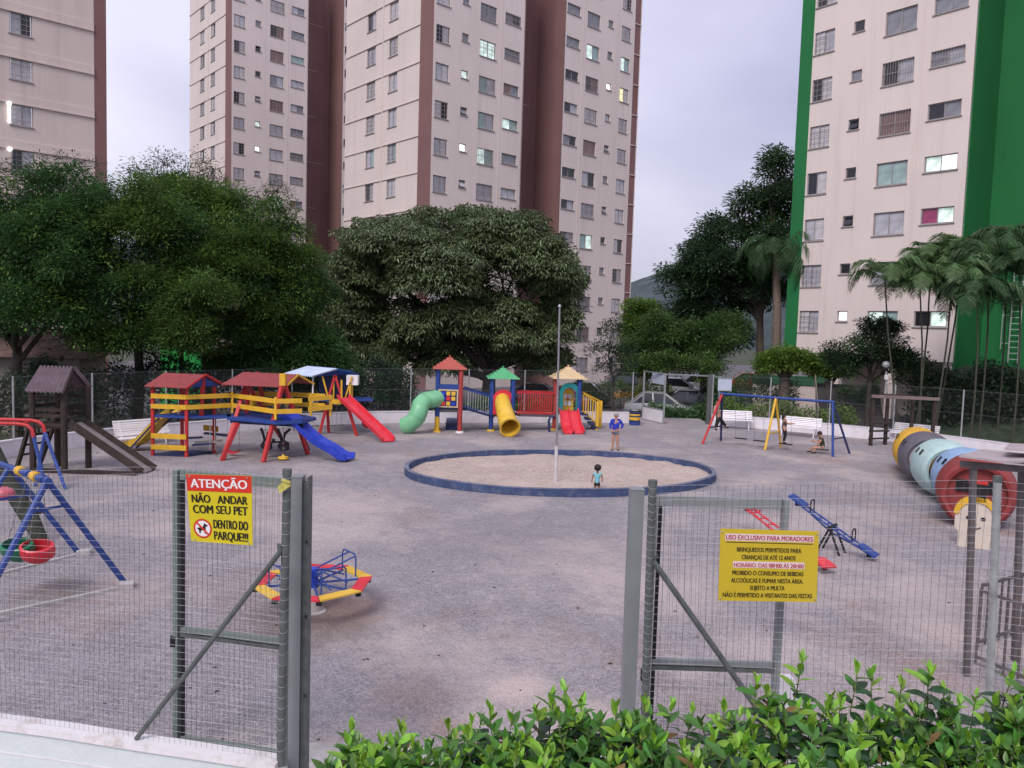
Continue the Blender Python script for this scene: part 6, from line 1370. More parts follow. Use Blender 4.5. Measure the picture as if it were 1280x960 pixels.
def notice2():
    Y = 6.27; c = [P(900.5, 660.5, Y), P(1023.5, 664, Y-.02), P(1020.5, 752.5, Y-.02), P(897.5, 750.5, Y)]; Q = quadmap(c)
    t = thing('rules_sign', 'larger yellow notice with the rules of use, tied to the right fence', 'sign', tuple(c[0].xy.to_3d()+V3(0, 0, c[3].z)))
    board(t, Q, 0, 1, 0, 1, 0, .004, M_sy2)
    board(t, Q, .05, .95, .065, .16, .0045, .0052, M_spk, 'heading_panel', 1); put_text(Q, 'USO EXCLUSIVO PARA MORADORES', .06, .94, .083, .145, .0065, M_sdr, t, .006)
    m = MB(); m.add([Q(.06, .188, .006), Q(.94, .188, .006), Q(.94, .178, .006), Q(.06, .178, .006)], [(0, 1, 2, 3)]); m.build('rule_line', M_sk, t)
    for s, u0, u1, v in (('BRINQUEDOS PERMITIDOS PARA', .175, .825, .25), ('CRIANÇAS DE ATÉ 12 ANOS', .225, .77, .355), ('PROIBIDO O CONSUMO DE BEBIDAS', .135, .855, .575), ('ALCOÓLICAS E FUMAR NESTA ÁREA.', .125, .855, .68), ('SUJEITO A MULTA', .32, .67, .78), ('NÃO É PERMITIDO A VISITANTES DAS FESTAS', .045, .95, .885)):
        put_text(Q, s, u0, u1, v, v+.06, .0065, M_sk, t, .006)
    board(t, Q, .14, .865, .445, .535, .0045, .0052, M_spk, 'hours_panel', 1); put_text(Q, 'HORÁRIO: DAS 08H00 ÀS 20H00', .15, .855, .468, .525, .0065, M_sdr, t, .006)
    for u in (.02, .98):
        for v in (.04, .96): m = MB(); m.tube([Q(u, v, 0), Q(u, v, .016)], .006, 6); m.build('tie', M_wire, t)
notice2()
# ---------------- small shelter with a thin roof at right, with picket railing
def shelter():
    Y = 9.6; t = thing('gate_shelter', 'weathered grey steel shelter with a thin crooked sheet roof at the right edge', 'shelter', tuple(G(1208, 845)))
    Mr = mat('rusty_grey_steel', (.14, .125, .125), .65, .3, 7, .3, 30, metal=.3, dirt=(.20, .12, .09, .6), dscale=4); Mro = mat('weathered_roof_sheet', (.40, .34, .35), .7, .2, 3, .3, 15, dirt=(.22, .16, .15, .7), dscale=3)
    ps = []
    for (xb, yb, xt, yt) in ((1208, 845, 1217, 582), (1268, 826, 1277, 588), (1330, 850, 1338, 590)):
        b = G(xb, yb); q = P(xt, yt, b.y); part('post', Mr, t, lambda m: m.bar(b, q, .062, .062, (0, 1, 0))); ps.append((b, q))
    b = G(1300, 905); q = P(1290, 600, b.y+2.6)
    zr = ps[0][1].z
    part('roof_beam', Mr, t, lambda m: m.bar(P(1202, 580, 9.5), P(1345, 592, 9.8), .06, .08)); part('roof_beam', Mr, t, lambda m: m.bar(P(1225, 572, 10.6), P(1345, 582, 10.8), .05, .07))
    m = MB(); g = [[P(1199+i*26, [569, 571.5, 574, 575, 573, 576, 578][i]+[0, 1, 2.5, 1, -1, 0, 1][i], 9.35) for i in range(7)], [P(1228+i*24, [561, 564, 566, 566, 567, 569, 570][i], 10.9) for i in range(7)]]
    for i in range(6):
        q = [g[0][i], g[0][i+1], g[1][i+1], g[1][i]]; m.hexa([x-V3(0, 0, .025) for x in q]+q)
    m.build('roof_sheet', Mro, t); part('roof_sheet', Mro, t, lambda m: m.hexa([P(1256, 561, 9.9)+V3(0, 0, -.02), P(1340, 566, 9.7)+V3(0, 0, -.02), P(1340, 558, 10.6)+V3(0, 0, -.02), P(1262, 555, 10.8)+V3(0, 0, -.02), P(1256, 560, 9.9), P(1340, 565, 9.7), P(1340, 557, 10.6), P(1262, 554, 10.8)]))
    # railings
    r = thing('picket_railing', 'low steel picket railing running from the shelter post to the right edge', 'railing', tuple(G(1228, 830)))
    a0, a1 = G(1219, 832), G(1330, 880); c0, c1 = G(1222, 812), G(1345, 770)
    for (p, q, h) in ((a0, a1, 1.0), (c0, c1, .9)):
        u = V3(0, 0, h); bars('rail', Mr, r, [(p+u, q+u), (p+u*.12, q+u*.12)], .035, .035); n = max(4, int((q-p).length/.17))
        for k in range(n+1): s = p.lerp(q, k/n); MB().bar(s+V3(0, 0, .04), s+u*1.03, .022, .022, (0, 1, 0)).build('picket', Mr, r)
shelter()
# ============================================================ NEAR HEDGE (gardenia-like shoots)
def near_hedge():
    rn = random.Random(21); t = thing('leafy_hedge', 'glossy green hedge with bright young shoots along the bottom edge', 'hedge', (1.2, 4., 0))
    def lm(name, rgb, rough=.35): return mat(name, rgb, rough, .22, 9, .15, 30, spec=.6, island=.22, trans=.22)
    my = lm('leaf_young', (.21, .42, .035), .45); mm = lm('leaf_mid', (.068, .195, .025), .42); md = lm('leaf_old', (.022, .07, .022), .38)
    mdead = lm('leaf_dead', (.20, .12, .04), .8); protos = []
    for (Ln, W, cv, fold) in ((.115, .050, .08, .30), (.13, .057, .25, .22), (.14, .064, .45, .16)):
        def geo(s=5):
            V = []; Fq = []
            for i in range(s+1):
                q = i/s; x = Ln*q; z = -cv*Ln*q*q*.7+.12*Ln*q; w_ = W/2*math.sin(math.pi*min(1, q**.8*.97+.03))**.85 if i < s else .0006
                V += [(x, -w_, z+w_*fold), (x, 0, z), (x, w_, z+w_*fold)]
            for i in range(s): a = i*3; Fq += [(a, a+3, a+4, a+1), (a+1, a+4, a+5, a+2)]
            return V, Fq
        protos.append(geo())
    pm = {}
    for i, (V, Fq) in enumerate(protos):
        for m in (my, mm, md, mdead): mb = MB(); mb.add(V, Fq); o = mb.build('tmp', m, None, 80); pm[(i, m.name)] = o.data; bpy.data.objects.remove(o)
    leaves = []; stems = MB()
    def sil(x):
        pts = [(405, 960), (418, 925), (440, 910), (470, 925), (500, 905), (520, 925), (560, 905), (610, 885), (650, 890), (690, 868), (705, 862), (725, 880), (770, 885), (800, 872), (830, 880), (870, 890), (910, 885), (960, 858), (1000, 850), (1040, 872), (1080, 855), (1120, 872), (1170, 850), (1210, 878), (1250, 858), (1300, 850), (1400, 860)]
        for (a, b), (c, d) in zip(pts[:-1], pts[1:]):
            if a <= x <= c: return b+(d-b)*(x-a)/(c-a)
        return 900
    def shoot(tip, h, s, lean, young):
        base = tip-V3(lean[0], lean[1], h); stems.tube([base, base.lerp(tip, .55)+V3(rn.uniform(-.01, .01), 0, 0), tip], [.0045, .0035, .002], 5, False)
        nl = int(h/.028)+4; a0 = rn.uniform(0, 6)
        for k in range(nl):
            f = k/(nl-1); p = base.lerp(tip, f); age = 1-f      # 0 tip
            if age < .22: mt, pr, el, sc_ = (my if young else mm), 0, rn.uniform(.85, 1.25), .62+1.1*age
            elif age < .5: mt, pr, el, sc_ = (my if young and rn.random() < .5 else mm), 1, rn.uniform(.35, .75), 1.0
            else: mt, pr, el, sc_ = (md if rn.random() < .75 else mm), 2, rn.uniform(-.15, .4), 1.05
            for q in (0, 1):
                if age > .3 and rn.random() < .02: mt = mdead
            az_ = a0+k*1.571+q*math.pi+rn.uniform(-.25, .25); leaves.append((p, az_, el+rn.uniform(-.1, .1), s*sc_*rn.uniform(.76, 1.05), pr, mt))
    x = 418
    # silhouette shoots (back row, tall)
    for px, py in ((440, 908), (500, 905), (560, 903), (612, 884), (640, 892), (690, 868), (705, 858), (727, 872), (805, 874), (840, 878), (866, 886), (905, 880), (945, 845), (958, 862), (1003, 822), (1040, 870), (1072, 832), (1090, 836), (1052, 868), (1128, 850), (1162, 836), (1178, 858), (1200, 876), (1245, 872), (1268, 838), (1285, 845), (1310, 850), (770, 884), (670, 885), (590, 896), (475, 922), (1220, 868)):
        Y = rn.uniform(4.1, 4.5); shoot(P(px, py+2, Y), rn.uniform(.22, .34) if py > 830 else .42, rn.uniform(.85, 1.1), (rn.uniform(-.06, .06), rn.uniform(-.05, .05)), True)
    for i in range(660):
        x = rn.uniform(408, 1400); y0 = sil(x)+12; f = rn.random(); y = y0+(1030-y0)*f
        if y < y0: continue
        Y = 4.35-(4.35-3.25)*(y-850)/180+rn.uniform(-.12, .12); Y = max(3.1, Y)
        shoot(P(x, y, Y), rn.uniform(.12, .24), rn.uniform(.75, 1.1), (rn.uniform(-.07, .07), rn.uniform(-.07, .07)), rn.random() < .5)
    dist = []
    for L_ in leaves:
        d = L_[0]-Vector((0, 0, CAM_H)); dp = d.dot(_F); u = 640+F_PX*d.dot(_RR)/dp; v = 480-F_PX*d.dot(_UU)/dp
        inside = -10 < u < 1290 and v < 968; dist.append((0 if inside else 1, d.length/L_[3]))
    order = sorted(range(len(leaves)), key=lambda i: dist[i])
    O = ORG[t.name]
    for i in order[:300]:
        p, a, el, s, pr, m = leaves[i]; inst('leaf', pm[(pr, m.name)], t, p-O, (rnd.uniform(-.4, .4), -el, a), (s, s, s))
    # the rest joined by leaf kind
    acc = {}
    for i in order[300:]:
        p, a, el, s, pr, m = leaves[i]; key = (pr, m.name); from_ = Matrix.Translation(p-O)@(Matrix.Rotation(a, 4, 'Z')@Matrix.Rotation(-el, 4, 'Y')@Matrix.Rotation(rnd.uniform(-.4, .4), 4, 'X'))@Matrix.Scale(s, 4); acc.setdefault(key, []).append(np.array(from_))
    Vs = []; Fs = []; Ms = []; n0 = 0; mats = [my, mm, md, mdead]
    for (pr, mn), Ml in acc.items():
        V0 = np.array(protos[pr][0]); V1 = np.c_[V0, np.ones(len(V0))]; A = np.array(Ml); W = np.einsum('nij,kj->nki', A, V1)[:, :, :3].reshape(-1, 3)
        F0 = np.array(protos[pr][1]); Fq = (F0[None]+(np.arange(len(Ml))*len(V0))[:, None, None]).reshape(-1, 4)+n0; Vs.append(W); Fs.append(Fq); Ms.append(np.full(len(Fq), [m.name for m in mats].index(mn))); n0 += len(W)
    ob = np_mesh('leaf_mass', np.concatenate(Vs), np.concatenate(Fs), my, t, 'stuff', 4, True); ob.data.materials.append(mm); ob.data.materials.append(md); ob.data.materials.append(mdead); ob.data.polygons.foreach_set('material_index', np.concatenate(Ms).astype(np.int32)); ob['label'] = 'smaller and hidden leaves of the hedge'
    for i in range(260):
        x = rn.uniform(-.35, 2.8); y = rn.uniform(3.3, 4.3); b = V3(x, y, 0)
        stems.tube([b, V3(b.x+rn.uniform(-.1, .1), b.y+rn.uniform(-.1, .1), 1.2), V3(b.x+rn.uniform(-.2, .2), b.y+rn.uniform(-.15, .15), rn.uniform(1.6, 1.9))], [.016, .011, .005], 5, False)
    stems.build('stems', mat('hedge_stem', (.13, .15, .06), .8, .3, 10), t)
near_hedge()
# small loose things on the gravel
def debris():
    rn = random.Random(8); mb = MB()
    for _ in range(110):
        y = 7.5+rn.random()**1.6*22; x = rn.uniform(-.7, .7)*y+1; r_ = rn.uniform(.008, .022); c = V3(x, y, r_*.3)
        if rn.random() < .5: mb.sphere(c, (r_*1.3, r_, r_*.6), 6, 4)
        else:
            a = rn.uniform(0, 6); d = V3(math.cos(a), math.sin(a), 0)*r_*2.4; s = V3(-d.y, d.x, 0)*.4; mb.add([c-d, c+s+V3(0, 0, .012), c+d, c-s+V3(0, 0, .012)], [(0, 1, 2), (0, 2, 3)])
    mb.build('fallen_leaves', mat('dry_leaf', (.10, .06, .04), .9, .6, 3, island=.5), None, kind='stuff', label='scattered dry leaves and pebbles on the gravel', cat='litter')
debris()

# ============================================================ BEHIND THE YARD: gate, cars, lamp, stairs, bank
def back_gate():
    t = thing('yard_gate', 'open yard gate with a pale lower panel and notice, beside the litter barrel', 'gate', tuple(G(828, 530)))
    a, b = G(803, 524), G(829, 530); z = P(829, 467, b.y).z
    for p in (a, b): part('gate_post', M_post, t, lambda m: m.bar(p, V3(p.x, p.y, z), .08, .08, (0, 1, 0)))
    part('top_rail', M_post, t, lambda m: m.bar(V3(a.x, a.y, z), V3(b.x, b.y, z), .05, .05)); part('lower_panel', M_wallp, t, lambda m: m.bar(V3(a.x, a.y, .32), V3(b.x, b.y, .32), .04, .56)); part('middle_rail', M_post, t, lambda m: m.bar(V3(a.x, a.y, .64), V3(b.x, b.y, .64), .05, .05))
    part('notice', mat('pale_notice', (.45, .50, .60), .5, .06), t, lambda m: m.bar(V3(a.x+.35, a.y-.25, z-.28), V3(b.x-.02, b.y-.0, z-.28), .03, .5))
    t2 = thing('steel_portal', 'tall grey steel gate frame and column between the parked cars and the swing set', 'portal', tuple(G(886, 530)))
    c, d = G(886, 530), G(897, 532); part('column', M_galvd, t2, lambda m: m.bar(c, V3(c.x, c.y, P(886, 468, c.y).z), .28, .2, (0, 1, 0))); part('column', M_post, t2, lambda m: m.bar(d, V3(d.x, d.y, P(897, 470, d.y).z), .08, .08, (0, 1, 0)))
    zz = P(886, 470, c.y).z; part('top_rail', M_post, t2, lambda m: m.bar(V3(b.x, b.y+.1, z-.03), V3(c.x, c.y, zz), .05, .06)); 
    e = P(915, 470, c.y-.6); part('top_rail', M_post, t2, lambda m: m.bar(V3(c.x+.1, c.y, zz-.03), V3(e.x, e.y, zz-.05), .05, .05))
    q = P(906, 481, 35.3); t3 = thing('notice_board', 'white blank notice hung on the fence left of the swing set beam', 'sign', tuple(q)); part('board', mat('pale_notice', (.45, .50, .60), .5, .06), t3, lambda m: m.box(q, (.62, .03, .52))); part('frame', M_post, t3, lambda m: [m.box(q+V3(0, -.002, s*.27), (.66, .035, .03)) for s in (-1, 1)])
back_gate()
M_glass = mat('car_glass', (.015, .018, .022), .08, .1, 2, spec=.8); M_tyre = mat('tyre', (.02, .02, .02), .85); M_rim = mat('wheel_rim', (.45, .46, .48), .3, .1, 5, metal=.7); M_hl = mat('headlight_lens', (.75, .76, .8), .15, .05, 3); M_tl = mat('tail_light', (.4, .01, .01), .25); M_plate = mat('number_plate', (.5, .5, .5), .5)
def car(label, x, y, rz, colr, L_=3.9, H_=1.45, wag=False):
    t = thing('parked_car', label, 'car', (x, y, -.42), 'cars parked beyond the yard', rz=rz); pm = mat('car_paint_%s' % label.split()[0].lower(), colr, .28, .05, 2, metal=.35, coat=.7, spec=.6); W = .84; h = L_/2
    # lofted body: sections along x (front +x): (x, half width, belt z, roof z, roof half width)
    st = [(-h, .66, .62, .62), (-h*.97, .78, .80, .80), (-h*.80, W, .90, .90), (-h*.3, W, .93, .93), (h*.25, W, .90, .90), (h*.55, W*.98, .84, .84), (h*.88, W*.9, .70, .70), (h*.985, W*.78, .58, .58), (h, .6, .50, .50)]
    m = MB(); V = []; 
    for (sx, w_, b_, _) in st:
        V += [(sx, -w_*.9, .22), (sx, -w_, .36), (sx, -w_*1.0, .6 if b_ > .62 else b_-.05), (sx, -w_*.92, b_), (sx, 0, b_+.03), (sx, w_*.92, b_), (sx, w_*1.0, .6 if b_ > .62 else b_-.05), (sx, w_, .36), (sx, w_*.9, .22)]
    k = 9; Fq = [(i*k+j, i*k+(j+1) % k, (i+1)*k+(j+1) % k, (i+1)*k+j) for i in range(len(st)-1) for j in range(k)]; Fq += [tuple(range(k-1, -1, -1)), tuple((len(st)-1)*k+j for j in range(k))]
    m.add(V, Fq); m.build('body', pm, t, 35)
    rb = -h*.93 if wag else -h*.78; tb = -h*.80 if wag else -h*.45; tf = h*.08; ff = h*.50
    c = MB(); a = [(rb, W*.86, .90), (tb, W*.68, H_), (tf, W*.68, H_), (ff, W*.86, .87)]
    c.add([(x_, s*w_, z_) for s in (-1, 1) for x_, w_, z_ in a]+[((tb+tf)/2, 0, H_+.03)], [(0, 3, 2, 1), (4, 5, 6, 7), (0, 1, 5, 4), (2, 3, 7, 6)]); c.build('windows', M_glass, t, 30)
    r_ = MB(); r_.add([(tb-.05, -W*.70, H_-.02), (tf+.05, -W*.70, H_-.02), (tf+.05, W*.70, H_-.02), (tb-.05, W*.70, H_-.02), (tb+.08, -W*.6, H_+.035), (tf-.08, -W*.6, H_+.035), (tf-.08, W*.6, H_+.035), (tb+.08, W*.6, H_+.035)], [(3, 2, 1, 0), (4, 5, 6, 7), (0, 1, 5, 4), (1, 2, 6, 5), (2, 3, 7, 6), (3, 0, 4, 7)]); r_.build('roof', pm, t, 60)
    for s in (-1, 1):
        for (p, q) in (((rb, s*W*.87, .9), (tb, s*W*.70, H_)), ((ff, s*W*.87, .87), (tf, s*W*.70, H_)), (((tb+tf)/2-.05, s*W*.885, .9), ((tb+tf)/2-.1, s*W*.70, H_))): b = MB(); b.bar(p, q, .07, .04, (0, 1, 0)); b.build('pillar', pm, t)
        for wx in (-h*.62, h*.62):
            wh = MB(); wh.lathe([(.16, -.1), (.29, -.1), (.30, -.05), (.30, .05), (.29, .1), (.16, .1)], (wx, s*(W-.08), .30), 18, (0, 1, 0)); wo = wh.build('wheel', M_tyre, t, 40)
            rm = MB(); rm.lathe([(0, 0), (.06, .02), (.17, 0), (.18, -.06)], (wx, s*(W+.015), .30), 10, (0, s, 0)); rm.build('rim', M_rim, wo, 30)
        hl = MB(); hl.box((h*.955, s*W*.66, .60), (.16, .28, .13)); hl.build('headlight', M_hl, t); tl = MB(); tl.box((-h*.965, s*W*.72, .72), (.1, .2, .18)); tl.build('tail_light', M_tl, t)
        mi = MB(); mi.box((h*.36, s*(W+.07), .95), (.1, .16, .11)); mi.build('wing_mirror', pm, t)
    for sx in (-1, 1): b = MB(); b.box((sx*(h+.005), 0, .42), (.03, .4, .12)); b.build('number_plate', M_plate, t)
    b = MB(); b.box((0, 0, .2), (L_*.9, W*1.7, .12)); b.build('underbody', M_black, t)
    return t
def carpx(label, px, py, Y, rz, c, **k): p = P(px, py, Y); return car(label, p.x, Y, R(rz), c, **k)
carpx('Silver hatchback parked behind the hedge, its front hidden by the gate post', 826, 500, 41.2, -8, (.50, .50, .49))
carpx('Black saloon parked behind the silver hatchback', 868, 497, 44.2, -8, (.008, .008, .01), L_=4.2, H_=1.36)
carpx('Pale silver estate car parked in the second row, beside the tree', 848, 480, 55, -12, (.46, .46, .50), wag=True, L_=4.3)
carpx('White compact car behind the estate car', 880, 478, 60, -20, (.62, .62, .66))
carpx('Grey compact car partly behind the steel column', 902, 487, 49, 40, (.22, .22, .26), L_=3.7)
carpx('Red car parked far right behind the hedges', 930, 466, 66, 170, (.45, .03, .03))
carpx('White-roofed van parked beside the red car', 948, 464, 70, 170, (.6, .6, .62), wag=True, H_=1.7)
carpx('Dark blue car seen over the red bridge', 660, 488, 45.5, 176, (.02, .025, .05), L_=4.2)
carpx('Maroon car right of the dark blue one', 697, 490, 43.2, 165, (.16, .01, .03), L_=3.8)
carpx('Charcoal car parked behind the cream-roofed play tower', 722, 490, 47.5, 165, (.05, .05, .06), L_=3.9)
carpx('Dim grey car under the trees above the orange kerb', 786, 470, 66, 10, (.10, .12, .14))
def kerbs():
    for lb, a, b, c_ in (('orange painted kerb in front of the trees', (771, 489), (830, 486), (.60, .30, .10)), ('orange painted kerb below the car park hedge', (735, 470), (760, 470), (.60, .42, .08))):
        p, q = G(*a), G(*b); t = thing('painted_kerb', lb, 'kerb', tuple((p+q)/2), 'painted kerbs'); part('kerb', mat('kerb_orange_%d' % a[0], c_, .7, .15, 3), t, lambda m: m.bar(p+V3(0, 0, -.25), q+V3(0, 0, -.25), .5, .42))
kerbs()
def globe_lamp():
    b = P(1110, 545, 33.5); b.z = -.1; top = P(1107.5, 462, 33.5); t = thing('globe_lamp', 'park lamp post with one clear glass globe behind the monkey bars', 'street lamp', tuple(b))
    part('pole', M_galv, t, lambda m: m.tube([b, top], .045, 10, True, .035), 40); c = P(1107.5, 456, 33.5)
    part('globe', mat('smoky_globe', (.30, .32, .33), .12, .1, 3, spec=.8), t, lambda m: m.sphere(c, .16, 16, 10), 60); part('collar', M_black, t, lambda m: m.lathe([(.05, 0), (.09, .05), (.09, .1), (.04, .12)], top-V3(0, 0, .06), 12), 40)
    part('control_box', M_white, t, lambda m: m.box(top-V3(.0, .06, .32), (.13, .09, .2)))
globe_lamp()
def bank():
    # planted slope rising behind the right fence, retaining wall and stairs
    mb = MB(); nx, ny = 30, 8; V = []; ax0, ax1 = V3(17.6, 34.2, 0), V3(30, 22, 0); up_ = V3(.66, .75, 0)
    for i in range(nx+1):
        for j in range(ny+1):
            p = ax0.lerp(ax1, i/nx)+up_*(j*1.1); V.append((p.x, p.y, -.02+min(3.0, j*.48)+.08*math.sin(i*1.7+j)*(j > 0)))
    mb.add(V, [(i*(ny+1)+j, (i+1)*(ny+1)+j, (i+1)*(ny+1)+j+1, i*(ny+1)+j+1) for i in range(nx) for j in range(ny)]); tag(mb.build('planted_bank', mat('bank_ground_cover', (.028, .045, .025), .95, .5, 2.5, .8, 9), None, 70), kind='structure')
    t = thing('retaining_wall', 'pale retaining wall topped by green planting, behind the taller hedge', 'wall', (14.5, 43, 0)); a, b = P(940, 500, 44), P(1032, 500, 43.5)
    part('wall', M_beige, t, lambda m: m.bar(V3(a.x, a.y, .5), V3(b.x, b.y, .5), .3, 2.0)); part('green_band', mat('dark_green_paint', (.015, .09, .04), .8, .1), t, lambda m: m.bar(V3(a.x, a.y-.03, 1.75), V3(b.x, b.y-.03, 1.75), .36, .5))
    s = thing('garden_steps', 'dark stone steps rising to the pale tower, right of the rounded hedge', 'stairs', (17.5, 36.5, 0)); c0 = P(1062, 540, 35.6)
    for k in range(12): part('step', mat('dark_step_stone', (.075, .068, .068), .85, .2, 5), s, lambda m: m.box((c0.x+.30*k*.35, c0.y+.30*k, .16*k+.03), (2.9, .34, .20), R(-18)))
    tubes('hand_rail', mat('bare_rail', (.28, .23, .18), .6), s, [[V3(c0.x-1.5, c0.y, .0), V3(c0.x-1.5, c0.y, .95), V3(c0.x-.5, c0.y+3.2, 2.5), V3(c0.x-.5, c0.y+3.2, 1.7)]], .03, 6)
bank()
# green painted low blocks glimpsed through the trees at left
for i, (px, py, Y, w_, h_, lb) in enumerate(((228, 462, 42, 2.2, 4.2, 'bright green painted pillar glimpsed under the feathery trees'), (486, 480, 47, 1.6, 3.6, 'bright green painted pillar glimpsed under the mango tree'))):
    p = P(px, py, Y); t = thing('painted_pillar', lb, 'pillar', (p.x, Y, 0), 'green painted pillars'); part('shaft', mat('bright_green_paint', (.02, .34, .06), .7, .15, 2), t, lambda m: m.box((p.x, Y, h_/2-.25), (w_, .5, h_+.5))); part('capping', M_conc, t, lambda m: m.box((p.x, Y, h_+.06), (w_+.2, .6, .12)))
# ============================================================ PEOPLE
M_skin = mat('skin', (.46, .25, .18), .55, .05, 6, spec=.3); M_skind = mat('skin_brown', (.27, .14, .10), .55, .05, 6, spec=.3); M_hairb = mat('hair_dark', (.018, .012, .01), .6, .3, 40, .5, 80); M_hairg = mat('hair_grey', (.34, .30, .29), .6, .3, 40, .5, 80)
def skinned(name, joints, edges, m, t, levels=1, root=0):
    me = bpy.data.meshes.new(name); o_ = ORG[t.name]; me.from_pydata([tuple(Vector(j[0])-o_) for j in joints], edges, []); me.materials.append(m)
    ob = bpy.data.objects.new(name, me); col.objects.link(ob); ob.parent = t; md = ob.modifiers.new('skin', 'SKIN'); md.use_smooth_shade = True
    lay = me.skin_vertices[0] if me.skin_vertices else None
    if lay is None:
        bpy.context.view_layer.objects.active = ob; ob.select_set(True); bpy.ops.object.mode_set(mode='OBJECT'); bm_add(me)
        lay = me.skin_vertices[0]
    for i, j in enumerate(joints): lay.data[i].radius = (j[1] if isinstance(j[1], tuple) else (j[1], j[1])); lay.data[i].use_root = (i == root)
    s = ob.modifiers.new('sub', 'SUBSURF'); s.levels = levels; s.render_levels = levels
    return ob
def bm_add(me):
    import bmesh
    b = bmesh.new(); b.from_mesh(me); b.verts.layers.skin.verify(); b.to_mesh(me); b.free()
def person(label, foot, H_, face, J, top_m, leg_m, skin, hair, shoes=M_black, sleeves=.0, legs_cover=1.0, hair_r=1.0, hair_len=0., group=None, pos=None, skirt=False, hand_obj=None):
    """J: joints in units of body height H_, in own frame (x right of the figure, y forward, z up) relative to foot point"""
    t = thing('person', label, 'person', tuple(foot), group); Rm = Matrix.Rotation(face, 3, 'Z'); f = Vector(foot)
    W = {k: f+Rm@(Vector(v)*H_) for k, v in J.items()}; h = H_
    jl = []; ed = []; idx = {}
    def j(n, p, r): idx[n] = len(jl); jl.append((p, r)); return idx[n]
    def e(a, b): ed.append((idx[a], idx[b]))
    j('pelvis', W['pelvis'], (.075*h, .055*h)); j('waist', W['pelvis'].lerp(W['chest'], .5), (.066*h, .05*h)); j('chest', W['chest'], (.082*h, .056*h)); j('neck', W['neck'], .028*h); j('chin', W['neck'].lerp(W['head'], .45), .034*h); j('head', W['head'], (.052*h, .06*h)); j('crown', W['head']+(W['head']-W['neck']).normalized()*.04*h, (.045*h, .05*h))
    for a, b in (('pelvis', 'waist'), ('waist', 'chest'), ('chest', 'neck'), ('neck', 'chin'), ('chin', 'head'), ('head', 'crown')): e(a, b)
    for s in 'lr':
        j('sh'+s, W['sh'+s], .032*h); j('el'+s, W['el'+s], .023*h); j('wr'+s, W['wr'+s], .015*h); d = (W['wr'+s]-W['el'+s]).normalized(); pl = W['wr'+s]+d*.035*h; j('pa'+s, pl, (.017*h, .011*h))
        e('chest', 'sh'+s); e('sh'+s, 'el'+s); e('el'+s, 'wr'+s); e('wr'+s, 'pa'+s)
        sd_ = d.cross(Vector((0, 0, 1))); sd_ = sd_.normalized() if sd_.length > .1 else Vector((1, 0, 0)); nn = d.cross(sd_)
        for k in range(4): q = pl+d*(.030+.006*(1-abs(k-1.4)))*h+sd_*(k-1.5)*.0095*h; j('f%s%d' % (s, k), q, .0048*h); e('pa'+s, 'f%s%d' % (s, k)); q2 = q+(d*.8+nn*.5)*.014*h; j('g%s%d' % (s, k), q2, .004*h); e('f%s%d' % (s, k), 'g%s%d' % (s, k))
        j('th'+s, W['wr'+s]+d*.018*h+sd_*-.022*h, .005*h); e('wr'+s, 'th'+s)
        j('hp'+s, W['hp'+s], .052*h); j('kn'+s, W['kn'+s], .034*h); j('ca'+s, W['kn'+s].lerp(W['an'+s], .35), .032*h); j('an'+s, W['an'+s], .019*h); j('to'+s, W['to'+s], (.02*h, .014*h))
        for a, b in (('pelvis', 'hp'+s), ('hp'+s, 'kn'+s), ('kn'+s, 'ca'+s), ('ca'+s, 'an'+s), ('an'+s, 'to'+s)): e(a, b)
    skinned('body', [(p, (tuple(x*1.15 for x in r) if isinstance(r, tuple) else r*(1.15 if r > .006*h else 1))) for p, r in jl], ed, skin, t, 1)
    # clothing shells
    c = []; ce = []
    add = lambda p, r: (c.append((p, r)), len(c)-1)[1]
    g = 1.34; a0 = add(W['pelvis'].lerp(W['chest'], -.18), (.074*h*g, .058*h*g)); a1 = add(W['pelvis'].lerp(W['chest'], .55), (.070*h*g, .055*h*g)); a2 = add(W['chest'], (.082*h*g, .058*h*g)); a3 = add(W['chest'].lerp(W['neck'], .7), .036*h*g); ce += [(a0, a1), (a1, a2), (a2, a3)]
    for s in 'lr':
        b0 = add(W['sh'+s], .036*h*g); b1 = add(W['sh'+s].lerp(W['el'+s], .45 if sleeves < .5 else 1), .029*h*g); ce += [(a2, b0), (b0, b1)]
        if sleeves >= .5: b2 = add(W['el'+s].lerp(W['wr'+s], .9), .022*h*g); ce += [(b1, b2)]
    skinned('shirt', c, ce, top_m, t, 1)
    c = []; ce = []; a0 = add(W['pelvis'], (.08*h*g, .062*h*g)); a1 = add(W['pelvis'].lerp(W['chest'], .22), (.068*h*g, .054*h*g)); ce.append((a0, a1))
    for s in 'lr':
        b0 = add(W['hp'+s], .057*h*g); b1 = add(W['hp'+s].lerp(W['kn'+s], .5 if legs_cover < .5 else 1), (.046 if legs_cover < .5 else .038)*h*g); ce += [(a0, b0), (b0, b1)]
        if legs_cover >= .9: b2 = add(W['kn'+s].lerp(W['an'+s], .92), .028*h*g); ce += [(b1, b2)]
    skinned('trousers' if legs_cover >= .9 else 'shorts', c, ce, leg_m, t, 1)
    for s in 'lr':
        m = MB(); d = (W['to'+s]-W['an'+s]); m.tube([W['an'+s]-d*.25-Vector((0, 0, .012*h)), W['an'+s]+d*.4-Vector((0, 0, .010*h)), W['to'+s]+d*.15], [.024*h, .026*h, .018*h], 8); m.build('shoe', shoes, t, 60)
    # hair, face
    hd = W['head']; up_ = (hd-W['neck']).normalized(); fw = Rm@Vector(J.get('look', (0, 1, 0))).normalized()
    m = MB(); m.sphere(hd+up_*.028*h-fw*.012*h, (.066*h*hair_r, .068*h*hair_r, .062*h*hair_r), 12, 8)
